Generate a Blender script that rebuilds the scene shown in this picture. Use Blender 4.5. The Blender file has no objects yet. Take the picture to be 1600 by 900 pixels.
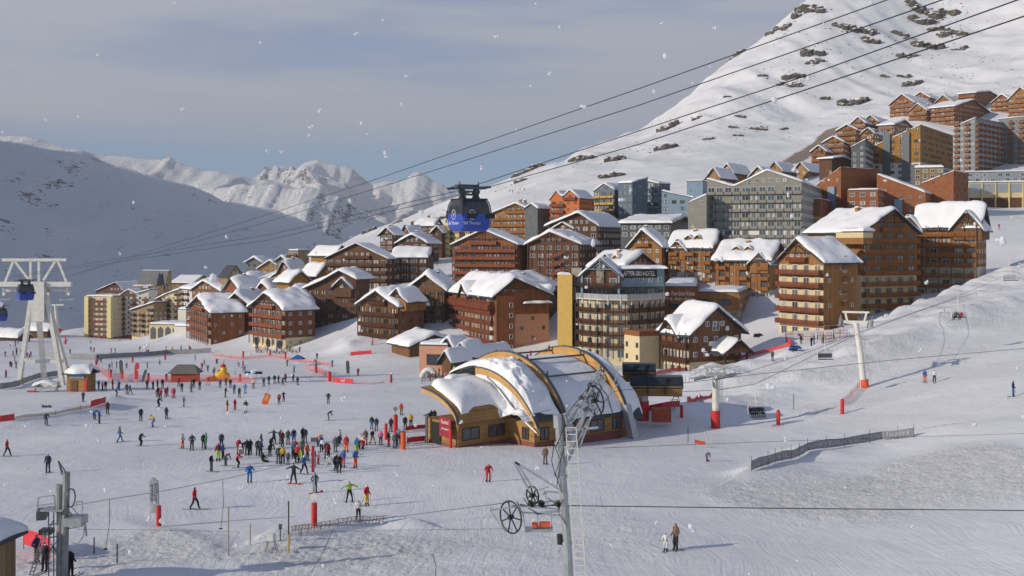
import bpy, math, random
import numpy as np
from mathutils import Vector, Matrix, Euler
R = math.radians
F, CX, HY = 1700.0, 800.0, 380.0      # focal length in photo pixels, centre column, horizon row
sc = bpy.context.scene
col = bpy.data.collections.new('resort'); sc.collection.children.link(col)

# ---------------------------------------------------------------- camera
cam = bpy.data.cameras.new('camera'); co = bpy.data.objects.new('camera', cam)
sc.collection.objects.link(co); sc.camera = co
co.location = (0, 0, 0); co.rotation_euler = (R(90), 0, 0)
cam.sensor_width = 36.0; cam.lens = F / 1600 * 36.0
cam.shift_y = -(450 - HY) / 1600
cam.clip_start = 0.5; cam.clip_end = 60000

# ---------------------------------------------------------------- sky and sun
SUN_EL, SUN_DIR = R(20.5), Vector((-math.cos(R(25)), -math.sin(R(25)), 0))
w = bpy.data.worlds.new('World'); sc.world = w; w.use_nodes = True
nt = w.node_tree; nt.nodes.clear(); L = nt.links.new
def nd(t, **k):
    n = nt.nodes.new(t)
    for a, b in k.items(): setattr(n, a, b)
    return n
out = nd('ShaderNodeOutputWorld'); bg = nd('ShaderNodeBackground'); L(bg.outputs[0], out.inputs[0])
bg.inputs[1].default_value = 0.09
sky = nd('ShaderNodeTexSky', sky_type='NISHITA', sun_disc=False, sun_elevation=SUN_EL,
         sun_rotation=math.atan2(SUN_DIR.x, SUN_DIR.y), altitude=2300, air_density=1.0, dust_density=0.6, ozone_density=2.5)
tc = nd('ShaderNodeTexCoord'); sep = nd('ShaderNodeSeparateXYZ'); L(tc.outputs['Generated'], sep.inputs[0])
def mth(op, a, b=None, clamp=False):
    n = nd('ShaderNodeMath', operation=op, use_clamp=clamp)
    for i, v in enumerate((a, b)):
        if v is None: continue
        if hasattr(v, 'is_output'): L(v, n.inputs[i])
        else: n.inputs[i].default_value = v
    return n.outputs[0]
mp = nd('ShaderNodeMapping'); mp.inputs['Scale'].default_value = (1.2, 1.2, 11.0); mp.inputs['Rotation'].default_value = (0, R(3), 0)
L(tc.outputs['Generated'], mp.inputs[0])
nz = nd('ShaderNodeTexNoise'); nz.inputs['Scale'].default_value = 1.9; nz.inputs['Detail'].default_value = 6; nz.inputs['Roughness'].default_value = 0.52
L(mp.outputs[0], nz.inputs['Vector'])
mr = nd('ShaderNodeMapRange', interpolation_type='SMOOTHSTEP'); mr.inputs[1].default_value = 0.30; mr.inputs[2].default_value = 0.52
L(nz.outputs[0], mr.inputs[0])
me = nd('ShaderNodeMapRange', interpolation_type='SMOOTHSTEP'); me.inputs[1].default_value = 0.072; me.inputs[2].default_value = 0.118
L(mth('ADD', sep.outputs[2], mth('MULTIPLY', mth('SUBTRACT', nz.outputs[0], 0.5), 0.05)), me.inputs[0])
mz = nd('ShaderNodeMapRange', interpolation_type='SMOOTHSTEP'); mz.inputs[1].default_value = 0.30; mz.inputs[2].default_value = 0.75; mz.inputs[3].default_value = 1.0; mz.inputs[4].default_value = 0.12
L(sep.outputs[2], mz.inputs[0])
cb = nd('ShaderNodeMath', operation='MULTIPLY_ADD'); L(mr.outputs[0], cb.inputs[0]); cb.inputs[1].default_value = 0.62; cb.inputs[2].default_value = 0.34
cl = mth('MULTIPLY', mth('MULTIPLY', cb.outputs[0], me.outputs[0]), mz.outputs[0])
tint = nd('ShaderNodeMix', data_type='RGBA', blend_type='MULTIPLY'); tint.inputs[0].default_value = 1
L(sky.outputs[0], tint.inputs[6]); tint.inputs[7].default_value = (0.66, 0.86, 1.14, 1)
mx = nd('ShaderNodeMix', data_type='RGBA'); L(cl, mx.inputs[0]); L(tint.outputs[2], mx.inputs[6])
mx.inputs[7].default_value = (4.5, 4.75, 5.4, 1)
L(mx.outputs[2], bg.inputs[0])
sl = bpy.data.lights.new('sun', 'SUN'); so = bpy.data.objects.new('sun', sl); sc.collection.objects.link(so)
sl.energy = 4.4
HAZE = 0.00009; sl.angle = R(0.55); sl.color = (1.0, 0.89, 0.74)
sd = Vector((SUN_DIR.x * math.cos(SUN_EL), SUN_DIR.y * math.cos(SUN_EL), math.sin(SUN_EL)))
so.rotation_euler = sd.to_track_quat('Z', 'Y').to_euler()
sc.view_settings.view_transform = 'Standard'; sc.view_settings.look = 'None'; sc.view_settings.gamma = 1
sc.view_settings.exposure = 0.22

# ---------------------------------------------------------------- materials
MAT = {}
def new_mat(name):
    m = bpy.data.materials.new(name); m.use_nodes = True; t = m.node_tree
    return m, t, t.nodes['Principled BSDF']
def link(t, a, b): t.links.new(a, b)
def paint(name, c, rough=0.6, metal=0.0, var=0.25, scale=1.5, bump=0.0, spec=0.4):
    if name in MAT: return MAT[name]
    m, t, p = new_mat(name)
    g = t.nodes.new('ShaderNodeNewGeometry')
    n = t.nodes.new('ShaderNodeTexNoise'); n.inputs['Scale'].default_value = scale; n.inputs['Detail'].default_value = 5
    n.inputs['Roughness'].default_value = 0.65
    link(t, g.outputs['Position'], n.inputs['Vector'])
    r = t.nodes.new('ShaderNodeMapRange'); r.inputs[1].default_value = 0.3; r.inputs[2].default_value = 0.7
    r.inputs[3].default_value = 1 - var; r.inputs[4].default_value = 1 + var * 0.6
    link(t, n.outputs[0], r.inputs[0])
    mu = t.nodes.new('ShaderNodeVectorMath'); mu.operation = 'SCALE'; mu.inputs[0].default_value = c
    link(t, r.outputs[0], mu.inputs['Scale']); link(t, mu.outputs[0], p.inputs['Base Color'])
    p.inputs['Roughness'].default_value = rough; p.inputs['Metallic'].default_value = metal
    p.inputs['Specular IOR Level'].default_value = spec
    if bump:
        b = t.nodes.new('ShaderNodeBump'); b.inputs['Strength'].default_value = bump; b.inputs['Distance'].default_value = 0.05
        link(t, n.outputs[0], b.inputs['Height']); link(t, b.outputs[0], p.inputs['Normal'])
    MAT[name] = m; return m
def boards(name, c, pitch=0.32, vertical=True, dark=0.45, var=0.35):
    """cladding of boards: thin dark joints and a tone that differs from board to board and weathers in patches"""
    if name in MAT: return MAT[name]
    m, t, p = new_mat(name)
    tcn = t.nodes.new('ShaderNodeTexCoord'); s = t.nodes.new('ShaderNodeSeparateXYZ'); link(t, tcn.outputs['Object'], s.inputs[0])
    def M(op, a, b=None):
        n = t.nodes.new('ShaderNodeMath'); n.operation = op
        for i, v in enumerate((a, b)):
            if v is None: continue
            if hasattr(v, 'is_output'): link(t, v, n.inputs[i])
            else: n.inputs[i].default_value = v
        return n.outputs[0]
    q = M('ADD', M('MULTIPLY', s.outputs[0], 0.83), M('MULTIPLY', s.outputs[1], 0.71)) if vertical else s.outputs[2]
    q = M('DIVIDE', q, pitch); fr = M('FRACT', q); fl = M('FLOOR', q)
    wn = t.nodes.new('ShaderNodeTexWhiteNoise'); wn.noise_dimensions = '1D'; link(t, fl, wn.inputs['W'])
    joint = M('GREATER_THAN', M('ABSOLUTE', M('SUBTRACT', fr, 0.5)), 0.42)
    n = t.nodes.new('ShaderNodeTexNoise'); n.inputs['Scale'].default_value = 0.6; n.inputs['Detail'].default_value = 6
    link(t, tcn.outputs['Object'], n.inputs['Vector'])
    f = M('ADD', M('MULTIPLY', wn.outputs[0], var), M('MULTIPLY', n.outputs[0], 0.7))
    f = M('MULTIPLY', M('ADD', f, 0.5), M('SUBTRACT', 1.0, M('MULTIPLY', joint, dark)))
    mu = t.nodes.new('ShaderNodeVectorMath'); mu.operation = 'SCALE'; mu.inputs[0].default_value = c
    link(t, f, mu.inputs['Scale']); link(t, mu.outputs[0], p.inputs['Base Color'])
    p.inputs['Roughness'].default_value = 0.75; p.inputs['Specular IOR Level'].default_value = 0.2
    MAT[name] = m; return m
def stone(name, c, scale=1.6):
    if name in MAT: return MAT[name]
    m, t, p = new_mat(name)
    tcn = t.nodes.new('ShaderNodeTexCoord')
    v = t.nodes.new('ShaderNodeTexVoronoi'); v.inputs['Scale'].default_value = scale; link(t, tcn.outputs['Object'], v.inputs['Vector'])
    cr = t.nodes.new('ShaderNodeMapRange'); cr.inputs[1].default_value = 0.0; cr.inputs[2].default_value = 1.0
    cr.inputs[3].default_value = 0.45; cr.inputs[4].default_value = 1.35
    sp = t.nodes.new('ShaderNodeSeparateColor'); link(t, v.outputs['Color'], sp.inputs[0]); link(t, sp.outputs[0], cr.inputs[0])
    mu = t.nodes.new('ShaderNodeVectorMath'); mu.operation = 'SCALE'; mu.inputs[0].default_value = c
    link(t, cr.outputs[0], mu.inputs['Scale']); link(t, mu.outputs[0], p.inputs['Base Color'])
    p.inputs['Roughness'].default_value = 0.85
    MAT[name] = m; return m
def snow_mat(name, kind):
    """kind 'ground': piste with fine tracks; 'roof': soft; 'far': mountain snow with rock on steep or thin places"""
    m, t, p = new_mat(name)
    g = t.nodes.new('ShaderNodeNewGeometry')
    def noise(scale, detail, rough=0.6, mapping=None):
        n = t.nodes.new('ShaderNodeTexNoise'); n.inputs['Scale'].default_value = scale
        n.inputs['Detail'].default_value = detail; n.inputs['Roughness'].default_value = rough
        if mapping:
            mm = t.nodes.new('ShaderNodeMapping'); mm.inputs['Scale'].default_value = mapping[0]; mm.inputs['Rotation'].default_value = (0, 0, mapping[1])
            link(t, g.outputs['Position'], mm.inputs[0]); link(t, mm.outputs[0], n.inputs['Vector'])
        else: link(t, g.outputs['Position'], n.inputs['Vector'])
        return n.outputs[0]
    def M(op, a, b=None, c=None, clamp=False):
        n = t.nodes.new('ShaderNodeMath'); n.operation = op; n.use_clamp = clamp
        for i, v in enumerate((a, b, c)):
            if v is None: continue
            if hasattr(v, 'is_output'): link(t, v, n.inputs[i])
            else: n.inputs[i].default_value = v
        return n.outputs[0]
    p.inputs['Roughness'].default_value = 0.55; p.inputs['Specular IOR Level'].default_value = 0.25
    base = (0.80, 0.815, 0.84, 1)
    if kind == 'ground':
        at = t.nodes.new('ShaderNodeAttribute'); at.attribute_name = 'churn'
        fine = noise(2.2, 8, 0.7); mid = noise(0.45, 4)
        wn = t.nodes.new('ShaderNodeTexNoise'); wn.inputs['Scale'].default_value = 0.05; wn.inputs['Detail'].default_value = 2; link(t, g.outputs['Position'], wn.inputs['Vector'])
        ws = t.nodes.new('ShaderNodeVectorMath'); ws.operation = 'MULTIPLY_ADD'; ws.inputs[1].default_value = (9, 9, 0); link(t, wn.outputs['Color'], ws.inputs[0]); link(t, g.outputs['Position'], ws.inputs[2])
        def track(sc_, rot, det=4):
            mm = t.nodes.new('ShaderNodeMapping'); mm.inputs['Scale'].default_value = sc_; mm.inputs['Rotation'].default_value = (0, 0, rot); link(t, ws.outputs[0], mm.inputs[0])
            n = t.nodes.new('ShaderNodeTexNoise'); n.inputs['Scale'].default_value = 1; n.inputs['Detail'].default_value = det; n.inputs['Roughness'].default_value = .6; link(t, mm.outputs[0], n.inputs['Vector']); return n.outputs[0]
        tr = M('ADD', track((4.5, 0.14, 1), R(58)), track((3.4, 0.12, 1), R(-30))); tr2 = track((0.16, 3.6, 1), R(12))
        h = M('ADD', M('MULTIPLY', fine, M('MULTIPLY_ADD', at.outputs['Fac'], 0.5, 0.05)), M('MULTIPLY', mid, 0.16))
        h = M('ADD', h, M('MULTIPLY', M('ADD', tr, tr2), M('MULTIPLY_ADD', at.outputs['Fac'], 0.03, 0.05)))
        b = t.nodes.new('ShaderNodeBump'); b.inputs['Strength'].default_value = 1.0; b.inputs['Distance'].default_value = 0.7
        link(t, h, b.inputs['Height']); link(t, b.outputs[0], p.inputs['Normal'])
        mx = t.nodes.new('ShaderNodeMix'); mx.data_type = 'RGBA'
        big = noise(0.035, 5, 0.6)
        mrn = t.nodes.new('ShaderNodeMapRange'); mrn.inputs[1].default_value = 0.42; mrn.inputs[2].default_value = 0.62
        link(t, big, mrn.inputs[0]); link(t, mrn.outputs[0], mx.inputs[0])
        mx.inputs[6].default_value = (0.70, 0.71, 0.74, 1); mx.inputs[7].default_value = base
        rk = t.nodes.new('ShaderNodeAttribute'); rk.attribute_name = 'scree'
        mx2 = t.nodes.new('ShaderNodeMix'); mx2.data_type = 'RGBA'
        nn = noise(0.9, 6, 0.75)
        link(t, M('GREATER_THAN', M('MULTIPLY', rk.outputs['Fac'], M('ADD', nn, 0.12)), 0.5), mx2.inputs[0])
        link(t, mx.outputs[2], mx2.inputs[6]); mx2.inputs[7].default_value = (0.24, 0.19, 0.145, 1)
        link(t, mx2.outputs[2], p.inputs['Base Color'])
    elif kind == 'roof':
        p.inputs['Base Color'].default_value = (0.82, 0.83, 0.855, 1)
        b = t.nodes.new('ShaderNodeBump'); b.inputs['Strength'].default_value = 0.6; b.inputs['Distance'].default_value = 0.15
        link(t, noise(1.3, 6, 0.6), b.inputs['Height']); link(t, b.outputs[0], p.inputs['Normal'])
    else:
        at = t.nodes.new('ShaderNodeAttribute'); at.attribute_name = 'rock'
        n1 = noise(0.012, 9, 0.68); n2 = noise(0.07, 7, 0.7, ((1, 1, 2.4), 0))
        s = M('ADD', M('MULTIPLY', n1, 0.45), M('MULTIPLY', n2, 0.55))
        s = M('ADD', s, M('MULTIPLY', at.outputs['Fac'], 0.16))
        mask = t.nodes.new('ShaderNodeMapRange'); mask.inputs[1].default_value = 0.64; mask.inputs[2].default_value = 0.665
        link(t, s, mask.inputs[0])
        mx = t.nodes.new('ShaderNodeMix'); mx.data_type = 'RGBA'; link(t, mask.outputs[0], mx.inputs[0])
        mx.inputs[6].default_value = base; mx.inputs[7].default_value = (0.11, 0.098, 0.09, 1)
        link(t, mx.outputs[2], p.inputs['Base Color'])
        b = t.nodes.new('ShaderNodeBump'); b.inputs['Strength'].default_value = 0.7; b.inputs['Distance'].default_value = 14
        link(t, n2, b.inputs['Height']); link(t, b.outputs[0], p.inputs['Normal'])
    MAT[name] = m; return m
SNOW_G = snow_mat('snow_ground', 'ground'); SNOW_R = snow_mat('snow_roof', 'roof'); SNOW_F = snow_mat('snow_far', 'far')
wood_dark = boards('wood_dark', (0.115, 0.056, 0.034)); wood_red = boards('wood_red', (0.17, 0.066, 0.036))
wood_brown = boards('wood_brown', (0.175, 0.085, 0.042)); wood_orange = boards('wood_orange', (0.29, 0.14, 0.05))
wood_honey = boards('wood_honey', (0.34, 0.19, 0.075)); wood_brick = boards('wood_brick', (0.235, 0.088, 0.035))
wood_glulam = boards('wood_glulam', (0.56, 0.33, 0.12), 0.16, False, 0.15, 0.12)
wood_station = boards('wood_station', (0.33, 0.19, 0.07), 0.22, False, 0.4, 0.3)
rail_dark = boards('rail_dark', (0.085, 0.036, 0.022), 0.25); rail_red = boards('rail_red', (0.20, 0.060, 0.030), 0.25)
rail_orange = boards('rail_orange', (0.27, 0.105, 0.030), 0.25)
beam = paint('beam', (0.045, 0.026, 0.018), 0.8); beam_o = paint('beam_o', (0.16, 0.075, 0.025), 0.8)
cream = paint('cream', (0.60, 0.50, 0.30), 0.85, var=0.12); pale = paint('pale', (0.55, 0.53, 0.48), 0.85, var=0.12)
yellowp = paint('yellowp', (0.52, 0.34, 0.09), 0.85, var=0.12); salmon = paint('salmon', (0.52, 0.27, 0.17), 0.85, var=0.12)
greyp = paint('greyp', (0.25, 0.235, 0.205), 0.8, var=0.12, scale=0.4); blueg = paint('blueg', (0.085, 0.12, 0.17), 0.5, var=0.2, scale=0.4)
bluep = paint('bluep', (0.20, 0.29, 0.37), 0.6, var=0.12); slate = paint('slate', (0.085, 0.095, 0.105), 0.6, var=0.25, scale=0.5)
brickp = boards('brickp', (0.28, 0.105, 0.045), 0.6, False, 0.25, 0.15); ochre = boards('ochre', (0.33, 0.165, 0.035), 0.6, False, 0.25, 0.2)
tan = boards('tan', (0.27, 0.19, 0.10), 0.5, True, 0.3, 0.25); white = paint('white', (0.72, 0.72, 0.70), 0.6, var=0.12)
steel = paint('steel', (0.42, 0.44, 0.46), 0.45, 0.6, 0.25, 2); steel_w = paint('steel_w', (0.66, 0.65, 0.60), 0.5, 0.0, 0.18, 1)
steel_d = paint('steel_d', (0.10, 0.11, 0.12), 0.5, 0.3); black = paint('black', (0.018, 0.018, 0.02), 0.5)
dkroof = paint('dkroof', (0.05, 0.055, 0.065), 0.5, var=0.3, scale=0.8); stone_m = stone('stone_m', (0.26, 0.22, 0.17))
redp = paint('redp', (0.55, 0.03, 0.03), 0.6, var=0.15); redorange = paint('redorange', (0.70, 0.10, 0.03), 0.6, var=0.15)
glass = paint('glass', (0.035, 0.045, 0.055), 0.12, 0.0, 0.5, 0.7, spec=0.7); curtain = paint('curtain', (0.33, 0.32, 0.29), 0.5, var=0.5, scale=2.5)
def per_object(m, lo, hi):
    t = m.node_tree; p = t.nodes['Principled BSDF']; oi = t.nodes.new('ShaderNodeObjectInfo'); r = t.nodes.new('ShaderNodeMapRange'); r.inputs[3].default_value = lo; r.inputs[4].default_value = hi
    link(t, oi.outputs['Random'], r.inputs[0]); src = p.inputs['Base Color'].links[0].from_socket; v = t.nodes.new('ShaderNodeVectorMath'); v.operation = 'SCALE'; link(t, src, v.inputs[0]); link(t, r.outputs[0], v.inputs['Scale']); link(t, v.outputs[0], p.inputs['Base Color'])
per_object(glass, .4, 3.2); per_object(curtain, .35, 1.7)
rockm = paint('rockm', (0.125, 0.105, 0.085), 0.9, var=0.6, scale=0.6, bump=0.8)

# ---------------------------------------------------------------- numeric noise
def _hash(ix, iy, s):
    n = (ix.astype(np.int64) * 374761393 + iy.astype(np.int64) * 668265263 + s * 1442695041) & 0x7fffffff
    n = ((n ^ (n >> 13)) * 1274126177) & 0x7fffffff
    return ((n ^ (n >> 16)) & 0xffff) / 65535.0
def vnoise(x, y, s=0):
    x = np.asarray(x, float); y = np.asarray(y, float)
    ix, iy = np.floor(x), np.floor(y); fx, fy = x - ix, y - iy
    fx = fx * fx * fx * (fx * (6 * fx - 15) + 10); fy = fy * fy * fy * (fy * (6 * fy - 15) + 10)
    a, b, c, d = _hash(ix, iy, s), _hash(ix + 1, iy, s), _hash(ix, iy + 1, s), _hash(ix + 1, iy + 1, s)
    return (a + (b - a) * fx + (c - a) * fy + (a - b - c + d) * fx * fy) * 2 - 1
def fbm(x, y, s=0, o=5, g=0.5, ridged=False):
    t = 0; a = 1; n = 0
    for k in range(o):
        v = vnoise(x + 17.3 * k, y - 9.1 * k, s + k)
        if ridged: v = 1 - 2 * np.abs(v)
        t = t + a * v; n += a; a *= g; x = x * 2.03; y = y * 2.03
    return t / n
def sstep(a, b, x):
    t = np.clip((x - a) / (b - a), 0, 1); return t * t * (3 - 2 * t)
def W(px, py, d): return ((px - CX) / F * d, d, -(py - HY) / F * d)
def PX(p): return (CX + F * p[0] / p[1], HY - F * p[2] / p[1])

# ---------------------------------------------------------------- mesh helper
class MB:
    def __init__(s): s.v = []; s.f = []; s.m = []
    def add(s, vs, fs, mi=0):
        b = len(s.v); s.v += [tuple(v) for v in vs]; s.f += [tuple(i + b for i in f) for f in fs]; s.m += [mi] * len(fs); return s
    def box(s, c, size, rz=0.0, mi=0, M=None):
        x, y, z = size[0] / 2, size[1] / 2, size[2] / 2; ca, sa = math.cos(rz), math.sin(rz); vs = []
        for dz in (-z, z):
            for dx, dy in ((-x, -y), (x, -y), (x, y), (-x, y)):
                vs.append((c[0] + dx * ca - dy * sa, c[1] + dx * sa + dy * ca, c[2] + dz))
        if M: vs = [M @ Vector(v) for v in vs]
        return s.add(vs, [(0, 3, 2, 1), (4, 5, 6, 7), (0, 1, 5, 4), (1, 2, 6, 5), (2, 3, 7, 6), (3, 0, 4, 7)], mi)
    def bar(s, a, b, wx, wz=None, mi=0):
        a, b = Vector(a), Vector(b); d = b - a; l = d.length
        if l < 1e-6: return s
        q = d.to_track_quat('Z', 'Y'); wz = wz or wx
        vs = []
        for t in (0, l):
            for dx, dy in ((-1, -1), (1, -1), (1, 1), (-1, 1)): vs.append(a + q @ Vector((dx * wx / 2, dy * wz / 2, t)))
        return s.add(vs, [(0, 3, 2, 1), (4, 5, 6, 7), (0, 1, 5, 4), (1, 2, 6, 5), (2, 3, 7, 6), (3, 0, 4, 7)], mi)
    def tube(s, pts, r, n=8, mi=0, cap=True):
        pts = [Vector(p) for p in pts]; rs = r if isinstance(r, (list, tuple)) else [r] * len(pts); b = len(s.v)
        up = Vector((0, 0, 1)); prev = None
        for i, p in enumerate(pts):
            d = (pts[min(i + 1, len(pts) - 1)] - pts[max(i - 1, 0)]).normalized()
            if prev is None:
                x = d.cross(up)
                if x.length < 1e-3: x = d.cross(Vector((0, 1, 0)))
            else: x = prev - d * prev.dot(d)
            x.normalize(); y = d.cross(x); prev = x
            for k in range(n):
                a = 2 * math.pi * k / n; s.v.append(tuple(p + (x * math.cos(a) + y * math.sin(a)) * rs[i]))
        for i in range(len(pts) - 1):
            for k in range(n):
                s.f.append((b + i * n + k, b + i * n + (k + 1) % n, b + (i + 1) * n + (k + 1) % n, b + (i + 1) * n + k)); s.m.append(mi)
        if cap:
            s.f.append(tuple(b + k for k in range(n))[::-1]); s.m.append(mi)
            e = b + (len(pts) - 1) * n; s.f.append(tuple(e + k for k in range(n))); s.m.append(mi)
        return s
    def prism(s, poly, z0, z1, mi=0):
        n = len(poly); vs = [(p[0], p[1], z0) for p in poly] + [(p[0], p[1], z1) for p in poly]
        return s.add(vs, [tuple(range(n))[::-1], tuple(range(n, 2 * n))] + [(i, (i + 1) % n, n + (i + 1) % n, n + i) for i in range(n)], mi)
    def ext(s, pts, d, mi=0):
        """extrude a planar 3D polygon along vector d"""
        n = len(pts); d = Vector(d); vs = [Vector(p) for p in pts] + [Vector(p) + d for p in pts]
        return s.add(vs, [tuple(range(n))[::-1], tuple(range(n, 2 * n))] + [(i, (i + 1) % n, n + (i + 1) % n, n + i) for i in range(n)], mi)
    def build(s, name, mats, parent=None, smooth=False, fix=True):
        me = bpy.data.meshes.new(name); me.from_pydata([tuple(v) for v in s.v], [], s.f)
        if not isinstance(mats, (list, tuple)): mats = [mats]
        for m in mats: me.materials.append(m)
        if len(mats) > 1: me.polygons.foreach_set('material_index', s.m)
        if smooth: me.polygons.foreach_set('use_smooth', [True] * len(me.polygons))
        if fix and len(me.polygons) < 60000:
            import bmesh
            bm = bmesh.new(); bm.from_mesh(me); bmesh.ops.recalc_face_normals(bm, faces=bm.faces); bm.to_mesh(me); bm.free()
        me.update(); return obj(name, me, parent)
def obj(name, me, parent=None):
    o = bpy.data.objects.new(name, me); col.objects.link(o)
    if parent: o.parent = parent
    return o
def tag(o, label=None, cat=None, group=None, kind=None):
    if label: o['label'] = label
    if cat: o['category'] = cat
    if group: o['group'] = group
    if kind: o['kind'] = kind
    return o
def empty(name, loc, rz=0.0):
    o = bpy.data.objects.new(name, None); col.objects.link(o); o.location = loc; o.rotation_euler = (0, 0, rz); o.empty_display_size = 0.5; return o
def copy_tree(o, parent=None):
    c = o.copy(); col.objects.link(c); c.parent = parent
    for ch in KIDS.get(o.name, ()) or [x for x in o.children]: copy_tree(ch, c)
    return c
KIDS = {}
AUTO = []
def auto(o, base, px, tail=''):
    AUTO.append((o, base, px, tail)); return o
ORD = ['leftmost', 'second from left', 'third from left', 'fourth from left', 'fifth from left', 'sixth from left', 'seventh from left', 'eighth from left',
       'ninth from left', 'tenth from left', 'eleventh from left', 'twelfth from left', 'thirteenth from left', 'fourteenth from left', 'fifteenth from left',
       'sixteenth from left', 'seventeenth from left', 'eighteenth from left', 'nineteenth from left', 'twentieth from left']
def finish_labels():
    g = {}
    for a in AUTO: g.setdefault(a[1], []).append(a)
    for base, l in g.items():
        l.sort(key=lambda a: a[2]); n = len(l)
        for i, a in enumerate(l):
            if n == 1: t = base
            else:
                if i == n - 1: o = 'rightmost'
                elif i < 20 and i <= n // 2 + 1: o = ORD[i]
                elif n - 1 - i < 20: o = ORD[n - 1 - i].replace('left', 'right')
                else: o = 'number %d from left' % (i + 1)
                t = base + ', ' + o
            a[0]['label'] = t
# ================================================================ TERRAIN
PLANE = lambda py: 29750.0 / (py - 470.0)
ctl = []
for px in (-500, -200, 100, 400, 700, 900):
    for py in (1000, 860, 740, 680, 630): 
        if px == 900 and py < 700: continue
        ctl.append((px, py, PLANE(py)))
ctl += [(-500, 560, 330), (-100, 575, 283), (100, 575, 283), (300, 575, 283), (500, 590, 248), (-400, 540, 430), (0, 540, 425), (200, 545, 396), (0, 522, 560), (130, 500, 660), (-300, 525, 600), (250, 535, 440),
        (600, 590, 248), (660, 600, 229), (1000, 740, 110), (1100, 860, 75), (1200, 1000, 57), (1400, 860, 73), (1000, 690, 137), (1118, 668, 148),
        (1600, 900, 64), (1600, 800, 82), (1600, 700, 107), (1583, 615, 138), (1445, 597, 164), (1350, 605, 168), (1316, 645, 152), (1216, 663, 149), (1400, 690, 128),
        (1240, 545, 236), (965, 593, 215), (1070, 578, 232), (1200, 600, 195), (1450, 520, 215), (1600, 480, 225), (1560, 420, 320), (1600, 400, 335),
        (1561, 359, 372), (1600, 335, 420), (1560, 325, 445), (1800, 300, 420), (1800, 500, 200), (1900, 700, 100), (2300, 300, 380), (2000, 900, 60), (2400, 700, 100)]
# buildings bases: (px, py, d)
ctl += [(1217, 525, 258), (1340, 498, 268), (1440, 470, 285), (1540, 432, 305), (1003, 575, 245), (1076, 583, 235), (1160, 560, 245), (950, 560, 290), (1030, 560, 290), (1200, 500, 300),
        (785, 549, 297), (650, 560, 290), (560, 541, 320), (450, 541, 350), (340, 540, 380), (240, 525, 560), (140, 526, 590), (300, 505, 600),
        (830, 450, 372), (710, 445, 378), (690, 430, 430), (590, 450, 398), (470, 465, 430), (400, 440, 470), (975, 450, 335), (1050, 450, 350), (1200, 455, 330),
        (1100, 415, 360), (1260, 400, 375), (1450, 340, 400), (1380, 290, 485), (1500, 272, 560), (1640, 262, 560), (930, 375, 470), (1045, 350, 480), (860, 390, 450), (780, 380, 500),
        (600, 398, 480), (720, 400, 520), (1300, 250, 620), (1350, 240, 630), (1420, 188, 700), (1560, 185, 700), (1700, 150, 700), (680, 350, 650), (1150, 300, 520)]
crest = [(1600, -230, 1300), (1420, -110, 1200), (1250, 2, 1100), (1180, 62, 1060), (1130, 92, 1040), (1060, 150, 1000), (1000, 190, 980), (915, 216, 940), (880, 243, 880), (860, 247, 850), (800, 263, 870), (760, 278, 900),
         (700, 300, 930), (660, 322, 950), (620, 336, 960), (580, 352, 900), (540, 370, 800), (500, 385, 700), (450, 396, 640)]
ctl += crest + [(1800, -350, 1350), (2200, -400, 1400), (2600, -200, 1300)]
ctl += [(1250, 180, 820), (1100, 215, 760), (1000, 258, 660), (1400, 90, 950), (1600, 0, 1050), (1600, 90, 850), (1900, 0, 900), (2300, 0, 900), (900, 285, 640), (800, 300, 680), (860, 258, 770), (700, 345, 680), (620, 362, 700), (560, 385, 640), (1150, 100, 960), (1300, 60, 980), (1450, 20, 1080), (760, 320, 620)]
pts = [W(*c) for c in ctl]
for x, y, z in ((-1100, 400, -60), (-190, 640, -58), (-330, 760, -85), (-520, 640, -75)):
    pts.append((x, y, z))
P3 = np.array(pts, float)
def _phi(r2): return np.where(r2 > 1e-9, r2 * np.log(np.maximum(r2, 1e-12)) * 0.5, 0)
SC = 200.0
def _lift(x, y):                                       # warp: near ground in detail, far ground coarse
    r = np.log(np.maximum(y, 5) / 60.0); return np.stack([x / np.maximum(y, 5) * 1.9, r * 1.0], -1)
Q = _lift(P3[:, 0], P3[:, 1]); n = NC = len(Q)
G0 = -17.5 - 0.053 * P3[:, 1]
A_ = _phi(((Q[:, None] - Q[None]) ** 2).sum(-1)) + np.eye(n) * 0.0015
Pm = np.c_[np.ones(n), Q]
K = np.block([[A_, Pm], [Pm.T, np.zeros((3, 3))]])
rhs = np.r_[(P3[:, 2] - G0) / P3[:, 1], np.zeros(3)]
COEF = np.linalg.solve(K, rhs)
def zsmooth(x, y):
    x = np.atleast_1d(np.asarray(x, float)); y = np.atleast_1d(np.asarray(y, float)); sh = x.shape
    x, y = x.ravel(), y.ravel(); o = np.empty(len(x))
    for i in range(0, len(x), 20000):
        q = _lift(x[i:i + 20000], y[i:i + 20000])
        o[i:i + 20000] = _phi(((q[:, None] - Q[None]) ** 2).sum(-1)) @ COEF[:NC] + np.c_[np.ones(len(q)), q] @ COEF[NC:]
    return (o * y - 17.5 - 0.053 * y).reshape(sh)
def smooth_ground(px, py, d0=40, d1=1400):
    ds = np.geomspace(d0, d1, 1200); z = zsmooth((px - CX) / F * ds, ds); ray = -(py - HY) / F * ds
    k = np.argmax(z >= ray)
    if z[k] < ray[k]: k = len(ds) - 1
    return ((px - CX) / F * ds[k], ds[k], z[k])
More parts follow.
